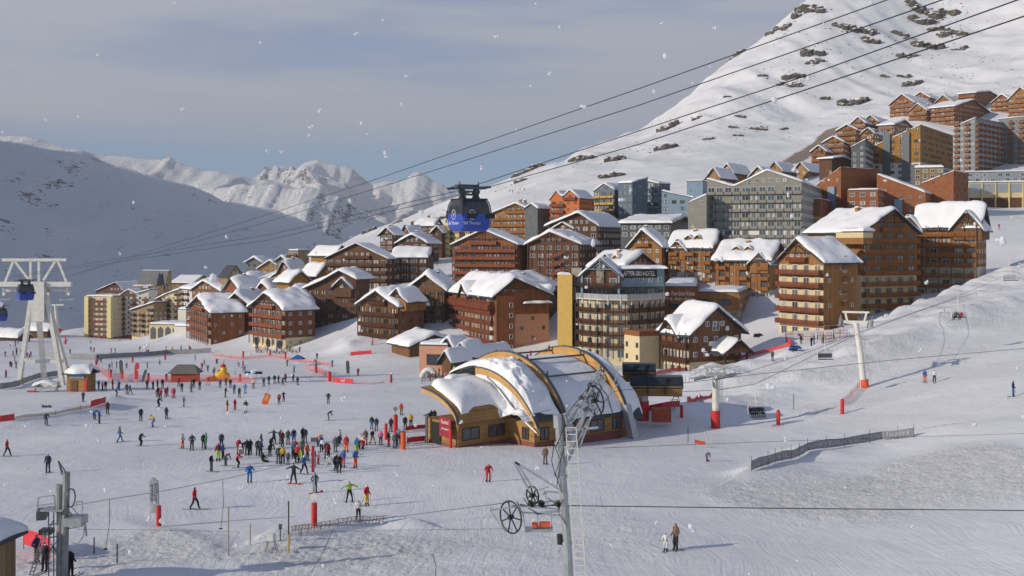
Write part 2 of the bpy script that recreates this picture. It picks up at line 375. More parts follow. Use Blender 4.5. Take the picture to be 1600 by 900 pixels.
# banks and ridges of pushed snow: polyline in photo pixels -> world, height, half-width on both sides
banks = []
_cr = sorted([(-1500, 560, 560), (-300, 540, 580), (0, 527, 600), (60, 512, 640), (100, 505, 680), (130, 498, 700), (250, 470, 690), (400, 425, 650)] + crest + [(1800, -350, 1350), (2200, -400, 1400), (2600, -200, 1300), (3300, -100, 1300)])
_cr = np.array(_cr, float)
def clamp_crest(x, y, z):
    """skyline of the near mountain: nothing rises over the ridge, and behind it the ground drops"""
    px = CX + F * x / y
    pc = np.interp(px, _cr[:, 0], _cr[:, 1]) + 5 * fbm(px * .02, px * 0, 77, 5, 0.6) * sstep(480, 700, px); dc = np.interp(px, _cr[:, 0], _cr[:, 2])
    zr = (HY - pc) / F * np.minimum(y, dc)
    lim = zr - np.maximum(y - dc, 0) * 0.55
    k = 6.0; far = sstep(450, 600, y)
    sm = -np.logaddexp(-z / k, -lim / k) * k
    return z * (1 - far) + np.where(z > lim - 4 * k, sm, z) * far
def bank(pl, h, wl, wr):
    P = [smooth_ground(*p)[:2] for p in pl]
    banks.append((np.array(P), h, wl, wr))
bank([(966, 612), (1070, 598), (1160, 578), (1235, 560)], 1.6, 5, 3)
bank([(1040, 655), (1130, 640), (1220, 615), (1330, 575), (1450, 528), (1600, 470), (1800, 400)], 1.8, 5.5, 6)
bank([(1130, 600), (1250, 575), (1380, 525), (1500, 470), (1600, 430), (1800, 350)], 3.6, 5, 14)
bank([(430, 842), (455, 837), (520, 826), (570, 818), (610, 817), (650, 822)], 0.62, 1.0, 2.2)
bank([(-60, 668), (40, 660), (110, 647), (165, 632)], 1.3, 2.0, 6.5)
bank([(130, 822), (180, 818), (230, 828), (290, 842), (330, 868)], 0.22, 1.3, 2.0)
bank([(1172, 742), (1260, 706), (1340, 690), (1430, 680)], 0.8, 2, 7)
bank([(545, 545), (560, 530), (590, 520)], 2.0, 6, 6)
churns = [(1350, 770, 260, 34, 1), (1500, 735, 180, 45, 1), (560, 860, 190, 30, 1), (240, 860, 130, 30, .8), (620, 905, 300, 25, .6), (1130, 640, 120, 12, .9), (1250, 600, 150, 14, 1), (1350, 560, 120, 14, 1), (1500, 500, 150, 20, 1),
          (480, 590, 60, 8, 1), (700, 690, 150, 8, .6), (980, 660, 90, 12, .7), (590, 548, 50, 8, .9), (1080, 590, 120, 12, .8), (1450, 560, 170, 25, .55), (1300, 640, 150, 10, .5), (100, 880, 200, 20, .7), (850, 840, 200, 60, .35), (1150, 545, 60, 12, .8)]
CH = []
for px, py, rx, ry, a in churns:
    g = smooth_ground(px, py); g2 = smooth_ground(px, py - ry); g3 = smooth_ground(px + rx, py)
    CH.append((g[0], g[1], abs(rx / F * g[1]), max(1.5, g2[1] - g[1]), a))
def segdist(x, y, P):
    best = np.full(x.shape, 1e9); side = np.zeros(x.shape)
    for i in range(len(P) - 1):
        a, b = P[i], P[i + 1]; d = b - a; l2 = (d ** 2).sum()
        t = np.clip(((x - a[0]) * d[0] + (y - a[1]) * d[1]) / l2, 0, 1)
        ex, ey = x - a[0] - t * d[0], y - a[1] - t * d[1]; r = np.hypot(ex, ey)
        endf = np.ones(x.shape)
        m = r < best; best = np.where(m, r, best); side = np.where(m, np.sign(d[0] * ey - d[1] * ex), side)
    return best, side
def churn(x, y):
    c = np.zeros(x.shape)
    for cx, cy, rx, ry, a in CH:
        c = np.maximum(c, a * (1 - sstep(0.55, 1.15, np.hypot((x - cx) / rx, (y - cy) / ry) + 0.25 * vnoise(x * .15, y * .15, 9))))
    return c
PADS = []                                              # level platforms: (x, y, z, r)
def zfull(x, y, fine=True):
    x = np.atleast_1d(np.asarray(x, float)); y = np.atleast_1d(np.asarray(y, float))
    z = zsmooth(x, y)
    for P, h, wl, wr in banks:
        lo = P.min(0) - 25; hi = P.max(0) + 25
        m = (x > lo[0]) & (x < hi[0]) & (y > lo[1]) & (y < hi[1])
        if not m.any(): continue
        r, s = segdist(x[m], y[m], P); wd = np.where(s > 0, wl, wr)
        z[m] += h * np.exp(-(r / wd) ** 2) * (1 + 0.25 * vnoise(x[m] * .25, y[m] * .25, 3))
    if fine:
        c = churn(x, y); near = 1 - sstep(170, 420, y); mt = sstep(520, 800, y) * sstep(-60, 40, z + 60)
        z += near * (0.10 * vnoise(x * .11, y * .11, 1) + 0.025 * vnoise(x * .6, y * .6, 2))
        z += near * c * (0.13 * fbm(x * .75, y * .75, 4, 3, 0.6) + 0.10 * fbm(x * 1.7, y * 1.7, 8, 3, 0.6, True))
        gl_ = mt * np.clip((z + 20) / 120, 0, 1); z += gl_ * (5 * fbm(x * .016 + y * .004, y * .0035, 41, 4, .5, True) - 3)
        z += (1 - near) * 0.35 * fbm(x * .05, y * .05, 5, 4) + mt * (5.5 * fbm(x * .009, y * .009, 6, 4, 0.5) + 0.5 * fbm(x * .05, y * .05, 16, 3, 0.6, True))
    return clamp_crest(x, y, z)
def ground(px, py, d0=40, d1=1400):
    ds = np.geomspace(d0, d1, 700); X = (px - CX) / F * ds; z = zfull(X, ds); ray = -(py - HY) / F * ds
    k = int(np.argmax(z >= ray))
    if z[k] < ray[k]: k = len(ds) - 1
    elif k > 0:                                        # refine
        lo, hi = ds[k - 1], ds[k]
        dd = np.linspace(lo, hi, 12); zz = zfull((px - CX) / F * dd, dd); rr = -(py - HY) / F * dd
        j = int(np.argmax(zz >= rr)); return ((px - CX) / F * dd[j], dd[j], float(zz[j]))
    return (X[k], ds[k], float(z[k]))
def zat(x, y): return float(zfull(np.array([x]), np.array([y]))[0])
def grid_mesh(name, X, Y, Z, mat, attrs=None):
    h, w_ = X.shape; v = np.stack([X, Y, Z], -1).reshape(-1, 3)
    i = np.arange(h * w_).reshape(h, w_)
    f = np.stack([i[:-1, :-1], i[:-1, 1:], i[1:, 1:], i[1:, :-1]], -1).reshape(-1, 4)
    me = bpy.data.meshes.new(name); me.vertices.add(len(v)); me.vertices.foreach_set('co', v.ravel().astype(np.float32))
    me.loops.add(f.size); me.loops.foreach_set('vertex_index', f.ravel().astype(np.int32))
    me.polygons.add(len(f)); me.polygons.foreach_set('loop_start', (np.arange(len(f)) * 4).astype(np.int32)); me.polygons.foreach_set('loop_total', np.full(len(f), 4, np.int32))
    me.polygons.foreach_set('use_smooth', np.ones(len(f), bool)); me.update(calc_edges=True); me.materials.append(mat)
    for k, a in (attrs or {}).items():
        at = me.attributes.new(k, 'FLOAT', 'POINT'); at.data.foreach_set('value', a.ravel().astype(np.float32))
    return tag(obj(name, me), kind='structure')
rows = np.concatenate([np.geomspace(22, 60, 50)[:-1], np.geomspace(60, 420, 560)[:-1], np.geomspace(420, 1900, 300)])
cols = np.concatenate([np.linspace(-1500, -60, 130)[:-1], np.linspace(-60, 1660, 560)[:-1], np.linspace(1660, 3200, 120)])
YY, CC = np.meshgrid(rows, cols, indexing='ij'); XX = (CC - CX) / F * YY
ZZ = zfull(XX, YY)
edge = sstep(1500, 1900, YY); ZZ = ZZ * (1 - edge) + edge * np.minimum(ZZ, -330)
ZZ = np.maximum(ZZ, -420)
gs = W(1268, 235, 640)
s0, s1 = np.array(smooth_ground(1300, 205)[:2]), np.array(smooth_ground(1236, 252)[:2])
rs_, _ = segdist(XX, YY, np.array([s0, s1]))
scree = 1.25 * np.exp(-(rs_ / 9.0) ** 2)
TERRAIN = grid_mesh('snow_ground', XX, YY, ZZ, SNOW_G, {'churn': churn(XX, YY) + 0.5 * sstep(520, 700, YY), 'scree': scree})
vx, vy = np.meshgrid(np.linspace(-30000, 30000, 60), np.concatenate([[-3000, -500, 300, 900], np.linspace(1500, 40000, 60)]))
grid_mesh('valley_ground', vx, vy, np.full(vx.shape, -430.0), SNOW_F, {'rock': np.zeros(vx.shape)})

# ---------------------------------------------------------------- mountains
def mountain(name, crest, dc, df, zf, back, amp, rockb, seed, lo, hi, wob=0.0, extra=None, pw=1.0, oc=6, gain=.44, nx=420, ny=300, fr=1.0):
    cp = np.array(crest, float)
    xs = np.linspace((lo - CX) / F * dc, (hi - CX) / F * dc, nx)
    ys = np.concatenate([np.linspace(df, dc, ny), np.linspace(dc, dc + back, 60)[1:]])
    X, Y = np.meshgrid(xs, ys)
    px = CX + F * X / dc
    zc = -(np.interp(px, cp[:, 0], cp[:, 1]) - HY) / F * dc
    zc = zc + amp * 0.16 * fbm(px * .035, px * 0 + 3.3, seed + 31, 4, 0.6)
    t = np.clip((Y - df) / (dc - df), 0, 1); tb = np.clip((Y - dc) / back, 0, 1)
    prof = t ** pw
    Z = zf + (zc - zf) * prof
    Z = np.where(Y > dc, zc - tb * back * 0.55, Z)
    L0 = dc * 0.16 / fr
    wx = X / L0 + 0.35 * vnoise(X / L0 * .7, Y / L0 * .7, seed + 7)
    rid = fbm(wx, Y / L0 * 0.45, seed, oc, gain, True)
    env = np.sin(np.pi * np.clip(t, 0, 1)) ** 0.6 * (Y <= dc)
    Z = Z + amp * (rid - 0.25) * env
    if extra is not None: Z = Z + extra(X, Y, px)
    gz = np.hypot(np.gradient(Z, axis=1) / np.gradient(X, axis=1), np.gradient(Z, axis=0) / np.gradient(Y, axis=0))
    rk = np.clip((gz - 0.5) * 1.2, 0, 1.2) + rockb
    return grid_mesh(name, X, Y, Z, SNOW_F, {'rock': rk})
mountain('mountain_slope', [(-2600, -420), (-1800, -330), (-1200, -160), (-700, 30), (-400, 130), (-200, 190), (0, 213), (30, 212), (55, 214), (75, 222), (110, 234), (140, 240), (170, 257), (210, 269), (260, 283), (300, 293), (330, 303), (356, 318), (400, 323), (440, 334), (490, 353), (540, 379), (600, 408), (680, 440), (1000, 470)],
         3000, 1300, -400, 1500, 80, 0.28, 11, -2600, 1000, nx=620, ny=360, pw=0.9)
mountain('mountain_ridge', [(-1200, -150), (-400, 130), (-100, 215), (100, 246), (140, 241), (205, 246), (255, 250), (265, 247), (310, 262), (340, 270), (400, 277), (450, 288), (500, 299), (560, 325), (650, 360), (900, 400)], 4400, 3100, -200, 1500, 120, 0.15, 23, -1200, 900, nx=420, ny=200)
mountain('mountain_hill', [(200, 420), (290, 330), (330, 296), (370, 290), (400, 286), (440, 292), (480, 293), (500, 296), (530, 306), (555, 325), (600, 350), (650, 372), (800, 430)], 3500, 2500, -330, 900, 75, 0.28, 35, 100, 900, nx=360, ny=220, fr=1.6)
mountain('mountain_peaks', [(-900, 200), (300, 330), (380, 292), (405, 270), (430, 258), (443, 256), (455, 262), (463, 264), (478, 255), (492, 251), (510, 256), (535, 266), (550, 267), (565, 272), (575, 282), (592, 286), (605, 283), (640, 274), (655, 271), (668, 280), (690, 289), (705, 297), (740, 310), (900, 300), (1500, 280), (2600, 250)],
         8000, 5200, -500, 2500, 360, -0.14, 47, -900, 2600, nx=1100, ny=320, fr=2.4, oc=8, gain=.52)

sx, sy = np.meshgrid(np.linspace(-3600, -1500, 160), np.linspace(560, 3900, 220))
sz = -430 + (1 - .22 * sstep(1900, 3000, sy)) * (1240 + 120 * fbm(sy * .0012, sy * 0, 61, 4)) * np.exp(-((sx + 2350) / 520) ** 2) * sstep(560, 1000, sy) + 40 * fbm(sx * .004, sy * .004, 62, 6, 0.5, True)
grid_mesh('unseen_shade_ridge', sx, sy, sz, SNOW_F, {'rock': np.zeros(sx.shape)})  # unseen ridge added out of frame, shaped so its shadow covers the left slope

def haze():
    m = MB().box((0, 5200, 560), (23000, 14000, 1990)).build('haze', [], None); me = m.data
    hm = bpy.data.materials.new('haze'); hm.use_nodes = True; t = hm.node_tree; t.nodes.remove(t.nodes['Principled BSDF'])
    v = t.nodes.new('ShaderNodeVolumePrincipled'); v.inputs['Density'].default_value = HAZE; v.inputs['Color'].default_value = (.80, .86, .95, 1); v.inputs['Anisotropy'].default_value = 0.1
    link(t, v.outputs[0], t.nodes['Material Output'].inputs['Volume']); me.materials.append(hm); tag(m, kind='stuff')
haze()
# ================================================================ BUILDINGS
rnd = random.Random(5)
def G(rise, at=0.5): return [(0, 0), (at, rise), (1, 0)]
FLAT = [(0, 0), (1, 0)]
SEED = [0]
def snow_blanket(name, x0, x1, y0, y1, hfun, th, parent=None, wob=0.25, step=0.9, mat=None):
    SEED[0] += 1; sd_ = SEED[0] * 13
    def line(a, b):
        r = min(th * 1.35, (b - a) * 0.38); n = max(3, int((b - a - 2 * r) / step) + 1)
        e = np.array([0, .04, .14, .32, .6]) * r
        return np.concatenate([a + e, np.linspace(a + r, b - r, n), (b - e)[::-1]])
    xs, ys = line(x0, x1), line(y0, y1); X, Y = np.meshgrid(xs, ys)
    ed = np.minimum(np.minimum(X - x0, x1 - X), np.minimum(Y - y0, y1 - Y)); r = th * 1.35
    k = np.sqrt(np.clip(1 - (1 - np.clip(ed / r, 0, 1)) ** 2, 0, 1))
    nn = fbm(X * .35 + sd_, Y * .35, sd_, 3); T = th * k * (0.88 + 0.42 * nn)
    H = hfun(X, Y)
    cx_, cy_ = (x0 + x1) / 2, (y0 + y1) / 2; f = np.clip(1 - ed / (2 * r), 0, 1) * wob
    n1 = vnoise(Y * .45 + sd_, X * .1, sd_ + 1); n2 = vnoise(X * .45 + sd_, Y * .1, sd_ + 2)
    bulge = np.sin(np.clip(ed / r, 0, 1) * math.pi) * 0.12 * th
    X2 = X + np.sign(X - cx_) * f * n1 * np.clip(1 - np.minimum(X - x0, x1 - X) / (2 * r), 0, 1) * 2
    Y2 = Y + np.sign(Y - cy_) * f * n2 * np.clip(1 - np.minimum(Y - y0, y1 - Y) / (2 * r), 0, 1) * 2
    Z = H + T
    h_, w_ = X.shape; v = np.stack([X2, Y2, Z], -1).reshape(-1, 3); i = np.arange(h_ * w_).reshape(h_, w_)
    f4 = np.stack([i[:-1, :-1], i[:-1, 1:], i[1:, 1:], i[1:, :-1]], -1).reshape(-1, 4).tolist()
    me = bpy.data.meshes.new(name); me.from_pydata(v.tolist(), [], f4); me.polygons.foreach_set('use_smooth', [True] * len(f4))
    me.materials.append(mat or SNOW_R); me.update(); return obj(name, me, parent)
WIN = {}
def window(parent, c, rz, w_=1.1, h_=1.25, frame=None, curtained=False, name='window'):
    key = (round(w_, 2), round(h_, 2), (frame or white).name, curtained)
    if key not in WIN:
        b = MB(); t = 0.09
        for sx in (-1, 1): b.box((sx * (w_ / 2 - t / 2), -0.05, 0), (t, .1, h_), mi=0)
        for sz in (-1, 1): b.box((0, -0.05, sz * (h_ / 2 - t / 2)), (w_ - 2 * t, .1, t), mi=0)
        if w_ > 1.0: b.box((0, -0.045, 0), (t * .8, .09, h_ - 2 * t), mi=0)
        b.box((0, -0.012, 0), (w_ - 2 * t, .024, h_ - 2 * t), mi=1)
        if curtained:
            q = (w_ - 2 * t) * 0.3
            for s in (-1, 1): b.box((s * ((w_ - 2 * t) / 2 - q / 2), -0.028, 0), (q, .01, h_ - 2 * t), mi=2)
        WIN[key] = b.build(name, [frame or white, glass, curtain]); o = WIN[key]; o.parent = parent
    else: o = WIN[key].copy(); o.name = name; col.objects.link(o); o.parent = parent
    o.location = c; o.rotation_euler = (0, 0, rz); return o
def balcony(parent, p0, p1, z, depth, rail, slats, nrm, hgt=1.0, slabm=None):
    b = MB(); d = Vector((p1[0] - p0[0], p1[1] - p0[1], 0)); l = d.length; u = d / l; n_ = Vector((nrm[0], nrm[1], 0))
    a = Vector((p0[0], p0[1], z)); rz = math.atan2(u.y, u.x)
    b.box(a + u * l / 2 + n_ * (depth / 2 + .02) + Vector((0, 0, -.09)), (l, depth, .16), rz, 1)
    def rail_run(q, v, ln, rzz):
        if slats:
            k = max(2, int(ln / 0.24)); pt = ln / k
            for i in range(k): b.box(q + v * (pt * (i + .5)) + Vector((0, 0, hgt / 2)), (pt * .72, .05, hgt - .12), rzz, 0)
            b.box(q + v * ln / 2 + Vector((0, 0, hgt)), (ln, .10, .08), rzz, 0)
        else: b.box(q + v * ln / 2 + Vector((0, 0, hgt / 2 + .02)), (ln, .07, hgt), rzz, 0)
    rail_run(a + n_ * depth, u, l, rz)
    for q in (a + u * 0.04, a + u * (l - .04)): rail_run(q + n_ * .05, n_, depth - .1, rz + math.pi / 2)
    return b.build('balcony', [rail, slabm or rail], parent)
def facade(parent, p0, p1, zb, n, fh, style, rail=None, frame=None, bay=3.1, near=True, skip=0.06, k0=0, depth=1.3, posts=None, topz=None, cnt=None):
    p0 = Vector((p0[0], p0[1], 0)); p1 = Vector((p1[0], p1[1], 0)); d = p1 - p0; l = d.length
    if l < 1.2 or style == 'n': return
    u = d / l; nr = Vector((u.y, -u.x, 0)); rz = math.atan2(u.y, u.x); nc = max(1, int(round(l / bay))); bw = l / nc
    rail = rail or rail_red
    for k in range(k0, n):
        z = zb + k * fh
        for j in range(nc):
            c = p0 + u * (bw * (j + .5)) + nr * 0.01
            cur = rnd.random() < 0.5; s = style
            if rnd.random() < skip: continue
            if s == 'b' or (s == 'B' and (j // 2) % 2 == 0) or (s == 'P' and j % 2 == 0): ww, wh, zc = min(1.9, bw * .7), min(2.0, fh * .74), fh * .40
            elif s == 'g': ww, wh, zc = min(2.2, bw * .8), fh * .80, fh * .42
            elif s in 'wBP': ww, wh, zc = 1.05, 1.15, fh * .52
            elif s == 'W': ww, wh, zc = min(1.8, bw * .6), 1.35, fh * .5
            elif s == 'f':
                if (j + k) % 2: continue
                ww, wh, zc = .75, .95, fh * .52
            else: continue
            window(parent, (c.x, c.y, z + zc), rz, ww, wh, frame, cur)
        if k == 0 and k0 == 0 and s != 'g': continue
        if style == 'b': balcony(parent, p0 + u * .15, p1 - u * .15, z, depth, rail, near, nr)
        if style == 'B':
            for j in range(0, nc, 4):
                balcony(parent, p0 + u * (bw * j + .15), p0 + u * (min(l, bw * (j + 2)) - .15), z, depth, rail, near, nr)
        if style in 'Pg':
            for j in range(0, nc, 2 if style == 'P' else 1):
                balcony(parent, p0 + u * (bw * j + .12), p0 + u * (bw * (j + 1) - .12), z, depth if style == 'P' else 1.0, rail, False, nr, 0.95 if style == 'P' else .8)
    if posts:
        for j in range(nc + 1):
            c = p0 + u * (min(max(bw * j, .15), l - .15)) + nr * (depth - .12)
            MB().box((c.x, c.y, (zb + (topz or zb + n * fh)) / 2), (.2, .2, (topz or zb + n * fh) - zb), rz).build('post', posts, parent)
def building(name, label, xL, xC, xR, yb, ye, d, th, axis='x', prof=None, wall=None, base=None, baseN=0, f1='b', f2='w', rail=None, ov=1.1, snow=0.8,
             group=None, cat='building', roofm=None, frame=None, chim=0, posts=None, truss=False, dorm=(), fh=2.8, snowcut=None, seedz=0, bay=3.1, deep=5.0, skip=.06, cdepth=1.3, dep=None):
    snow = snow * 1.3
    th = R(th); C = Vector(W(xC, yb, d)); u1 = Vector((-math.cos(th), math.sin(th))); u2 = Vector((math.sin(th), math.cos(th)))
    def solve(u, X):
        q = (X - CX) / F; return (q * C.y - C.x) / (u.x - q * u.y)
    La, Lb = solve(u1, xL), solve(u2, xR); La = min(60, La if La > 1 else 12); Lb = min(60, Lb) if Lb > 7 else (dep or max(7, Lb, .8 * min(La, 16))); H = (yb - ye) / F * d
    if frame is None and rnd.random() < .5: frame = [wood_dark, greyp, wood_brown, pale][int(rnd.random() * 4)]
    prof = prof or FLAT; root = empty(name, C, -th); wall = wall or wood_brown
    flat = all(p[1] == 0 for p in prof)
    n = max(1, int(round(H / fh))); fz = H / n; zb = baseN * fz; near = d < 330
    def P(s, t, z):                                   # s across the profile 0..1, t along the ridge in metres
        return (-La + s * La, t, z) if axis == 'y' else (-t, s * Lb, z)
    S, T = (La, Lb) if axis == 'y' else (Lb, La)
    def h(s): return H + np.interp(s, [p[0] for p in prof], [p[1] for p in prof])
    b = MB(); poly = [P(0, 0, zb)] + [P(s, 0, H + z) for s, z in prof] + [P(1, 0, zb)]
    e = Vector(P(0, T, 0)) - Vector(P(0, 0, 0)); b.ext(poly, e); b.build('wall', wall, root)
    MB().box((-La / 2, Lb / 2, (zb - deep) / 2 - .001), (La - .06, Lb - .06, zb + deep)).build('base_wall', base or wall, root)
    # roof
    r = MB(); o = ov if not flat else 0.12
    ex = [(0 - o / S, prof[0][1] - o / S * (prof[1][1] - prof[0][1]) / max(.01, prof[1][0] - prof[0][0]))] + list(prof[1:-1]) + \
         [(1 + o / S, prof[-1][1] + o / S * (prof[-1][1] - prof[-2][1]) / max(.01, prof[-1][0] - prof[-2][0]))]
    t = 0.28
    for (sa, za), (sb, zb2) in zip(ex[:-1], ex[1:]):
        r.ext([P(sa, -o, H + za + .03), P(sb, -o, H + zb2 + .03), P(sb, -o, H + zb2 + t), P(sa, -o, H + za + t)], Vector(P(0, T + 2 * o, 0)) - Vector(P(0, 0, 0)))
    r.build('roof', roofm or dkroof, root)
    if snow:
        x0, x1, y0, y1 = (-La - o, o, -o, Lb + o) if axis == 'y' else (-La - o, o, -o, Lb + o)
        q = 0.12 if not flat else 0.25
        exs, exz = [p[0] for p in ex], [p[1] for p in ex]
        def hf(X, Y):
            s = (X + La) / La if axis == 'y' else Y / Lb
            hh = 0
            for k_ in (-1, 0, 1): hh = hh + np.interp(s + k_ * 0.5 / S, exs, exz) / 3
            return H + hh + t + .01
        if snowcut: x0, x1, y0, y1 = x0 + (x1 - x0) * snowcut[0], x0 + (x1 - x0) * snowcut[1], y0 + (y1 - y0) * snowcut[2], y0 + (y1 - y0) * snowcut[3]
        snow_blanket('roof_snow', x0 + q, x1 - q, y0 + q, y1 - q, hf, snow, root, wob=0.17 if not flat else .06, step=0.65 if near else 1.1)
    # facades
    tz1 = H; kk = baseN if False else 0
    facade(root, (-La, 0), (0, 0), 0, n, fz, f1, rail, frame, bay, near, skip, posts=posts, topz=H if axis != 'y' else H, depth=cdepth)
    facade(root, (0, 0), (0, Lb), 0, n, fz, f2, rail, frame, bay, near, skip, posts=posts if f2 in 'bB' else None, depth=cdepth)
    # gable storey
    pk = max(p[1] for p in prof)
    if not flat and pk > 2.2:
        sp = [p[0] for p in prof if p[1] == pk][0]
        g0, g1 = max(0, sp - .22), min(1, sp + .22)
        if axis == 'y':
            a_, c_, st = (-La + g0 * La, 0), (-La + g1 * La, 0), f1
        else: a_, c_, st = (0, g0 * Lb), (0, g1 * Lb), f2
        ln = math.dist(a_, c_)
        if ln > 2.2:
            facade(root, a_, c_, H + .05, 1, min(fz, pk * .8), 'w' if st != 'n' else 'n', rail, frame, 2.2, near, 0)
            if st in 'bBP': balcony(root, a_, c_, H + .02, cdepth * .8, rail or rail_red, near, (0, -1) if axis == 'y' else (1, 0))
    if truss and pk > 2:
        tb = MB(); oo = o - .2
        for (sa, za), (sb, zb2) in zip(prof[:-1], prof[1:]): tb.bar(P(sa, -oo, H + za - .1), P(sb, -oo, H + zb2 - .1), .22)
        sp = [p[0] for p in prof if p[1] == pk][0]
        tb.bar(P(sp, -oo, H + pk - .1), P(sp, -oo, H + pk * .35), .2); tb.bar(P(sp * .45, -oo, H + pk * .42), P(1 - (1 - sp) * .45, -oo, H + pk * .42), .2)
        tb.bar(P(sp * .6, -oo, H + pk * .42), P(sp, -oo, H + pk * .8), .16); tb.bar(P(1 - (1 - sp) * .6, -oo, H + pk * .42), P(sp, -oo, H + pk * .8), .16)
        tb.build('gable_truss', posts or beam, root)
    for q in range(chim):
        s = .35 + .3 * rnd.random(); tt = T * (.2 + .6 * (q + .5) / chim)
        c = Vector(P(s, tt, 0)); z0 = float(h(s))
        ch = MB().box((c.x, c.y, z0 + .7), (1.0, .8, 2.4)).box((c.x, c.y, z0 + 2.0), (1.25, 1.05, .15)).build('chimney', slate if q % 2 else wall, root)
        snow_blanket('chimney_snow', c.x - .6, c.x + .6, c.y - .5, c.y + .5, lambda X, Y, z=z0: 0 * X + z + 2.08, .35, ch, wob=.05)
    for (s, tt, dw) in dorm:                            # dormers on the slope towards the viewer
        zr = float(h(s)); c = Vector(P(s, tt, 0)); sg = Vector(P(s - .05, tt, 0)) - c; sg.z = 0; sg.normalize()
        sd2 = Vector((-sg.y, sg.x, 0)); L_ = 3.2; hh = dw * .42; f_ = c + sg * 1.2
        dm = MB(); base_ = Vector((0, 0, zr))
        tri = [f_ + sd2 * dw / 2 + base_ + Vector((0, 0, -.8)), f_ - sd2 * dw / 2 + base_ + Vector((0, 0, -.8)), f_ - sd2 * dw / 2 + base_ + Vector((0, 0, .9)), f_ + base_ + Vector((0, 0, .9 + hh)), f_ + sd2 * dw / 2 + base_ + Vector((0, 0, .9))]
        dm.ext(tri, -sg * L_); do = dm.build('dormer', wall, root)
        rt = math.atan2(sg.y, sg.x)
        # snow cap of the dormer in its own frame (x along the ridge)
        cap = snow_blanket('dormer_snow', -L_ + .2, .55, -dw / 2 - .35, dw / 2 + .35, lambda X, Y, dw=dw, hh=hh: .95 + hh - np.abs(Y) * (hh / (dw / 2)), .55, do, wob=.1, step=.5)
        cap.location = (f_.x, f_.y, zr); cap.rotation_euler = (0, 0, rt)
        MB().bar(f_ + sd2 * (dw / 2 + .4) + sg * .5 + base_ + Vector((0, 0, .72)), f_ + sg * .5 + base_ + Vector((0, 0, .95 + hh)), .14).bar(f_ - sd2 * (dw / 2 + .4) + sg * .5 + base_ + Vector((0, 0, .72)), f_ + sg * .5 + base_ + Vector((0, 0, .95 + hh)), .14).build('dormer_fascia', beam, do)
    tag(root, label, cat, group)
    return root, La, Lb, H
def cross_gable(root, x, y, z, wdt, hh, L_, rz, wall, snow=.8, name='gable', trussm=None, win=True, body=3.0):
    """a gabled wing standing out of a roof: centre of its front wall at x, y; rz = direction it faces (0 = local -y)"""
    g = MB(); g.ext([(-wdt / 2, 0, -body), (wdt / 2, 0, -body), (wdt / 2, 0, 0), (0, 0, hh), (-wdt / 2, 0, 0)], (0, L_, 0))
    o = g.build(name, wall, root); o.location = (x, y, z); o.rotation_euler = (0, 0, rz)
    r = MB(); ov = .9; k = hh / (wdt / 2)
    for s in (-1, 1): r.ext([(0, -ov, hh + .03), (s * (wdt / 2 + ov), -ov, -k * ov + .03), (s * (wdt / 2 + ov), -ov, -k * ov + .28), (0, -ov, hh + .28)], (0, L_ + ov, 0))
    r.build('gable_roof', dkroof, o)
    if snow: snow_blanket('gable_snow', -wdt / 2 - ov + .1, wdt / 2 + ov - .1, -ov + .1, L_, lambda X, Y: hh + .29 - np.sqrt(X * X + .3) * k, snow, o, step=.8)
    if trussm:
        t = MB(); y0 = -ov + .15
        t.bar((-wdt / 2 - .3, y0, -.2), (0, y0, hh - .1), .2).bar((wdt / 2 + .3, y0, -.2), (0, y0, hh - .1), .2).bar((0, y0, hh), (0, y0, hh * .3), .18).bar((-wdt * .28, y0, hh * .38), (wdt * .28, y0, hh * .38), .18)
        t.bar((-wdt * .2, y0, hh * .38), (0, y0, hh * .8), .14).bar((wdt * .2, y0, hh * .38), (0, y0, hh * .8), .14); t.build('gable_truss', trussm, o)
    if win: window(o, (0, -.01, hh * .25), 0, 1.2, 1.2, None, True)
    return o
def text_mesh(s, size, mat, parent, loc, rot, mirror=False, ext=0.02, align='CENTER', name='lettering', sx=1.0):
    cu = bpy.data.curves.new('t', 'FONT'); cu.body = s; cu.size = size; cu.extrude = ext; cu.align_x = align; cu.align_y = 'CENTER'; cu.resolution_u = 2
    t = bpy.data.objects.new('t', cu); sc.collection.objects.link(t); dg = bpy.context.evaluated_depsgraph_get()
    me = bpy.data.meshes.new_from_object(t.evaluated_get(dg)); bpy.data.objects.remove(t)
    me.transform(Matrix.Diagonal((-sx if mirror else sx, 1, 1, 1))); me.transform(Matrix.Rotation(math.pi / 2, 4, 'X'))
    me.materials.clear(); me.materials.append(mat); o = obj(name, me, parent); o.location = loc; o.rotation_euler = rot; return o

CW = wood_orange
# ---- right hand side
b1, La, Lb, H = building('apartment_building', 'tall orange corner building with balconies, a bar at its foot and snowy gable', 1217, 1287, 1340, 528, 409, 255, 58, 'y', G(5.2, .45), wood_orange, cream, 1, 'b', 'f', rail_red, chim=0, posts=None, truss=True, skip=0, cdepth=1.6, bay=3.4)
for k in range(1, 6): MB().box((-La / 2, -.004, 1.2 + 2.95 * k), (La - .2, .06, 2.0)).build('plaster_panel', cream, b1)
for k in range(6): MB().box((.35, Lb * .62, 2 + 2.9 * k), (.7, 2.2, .9)).build('balcony', rail_orange, b1)
for k in range(7): window(b1, (.02, Lb * .62, 2.7 + 2.65 * k), math.pi / 2, 1.2, 1.3)
text_mesh('BAR', 1.5, paint('sign_gold', (.55, .42, .1)), b1, (1.75, Lb * .35, 1.6), (0, 0, math.pi / 2)); MB().box((.85, Lb * .5, 1.6), (1.6, Lb * .95, 2.2)).build('bar_front', rail_dark, b1)
b2, La, Lb, H = building('apartment_building', 'big orange building with full-width curved balconies behind the corner building', 1262, 1345, 1432, 498, 362, 272, 62, 'x', G(5.6, .55), wood_orange, cream, 4, 'f', 'b', rail_orange, chim=1, truss=True, skip=0.02, cdepth=1.5, bay=3.6)
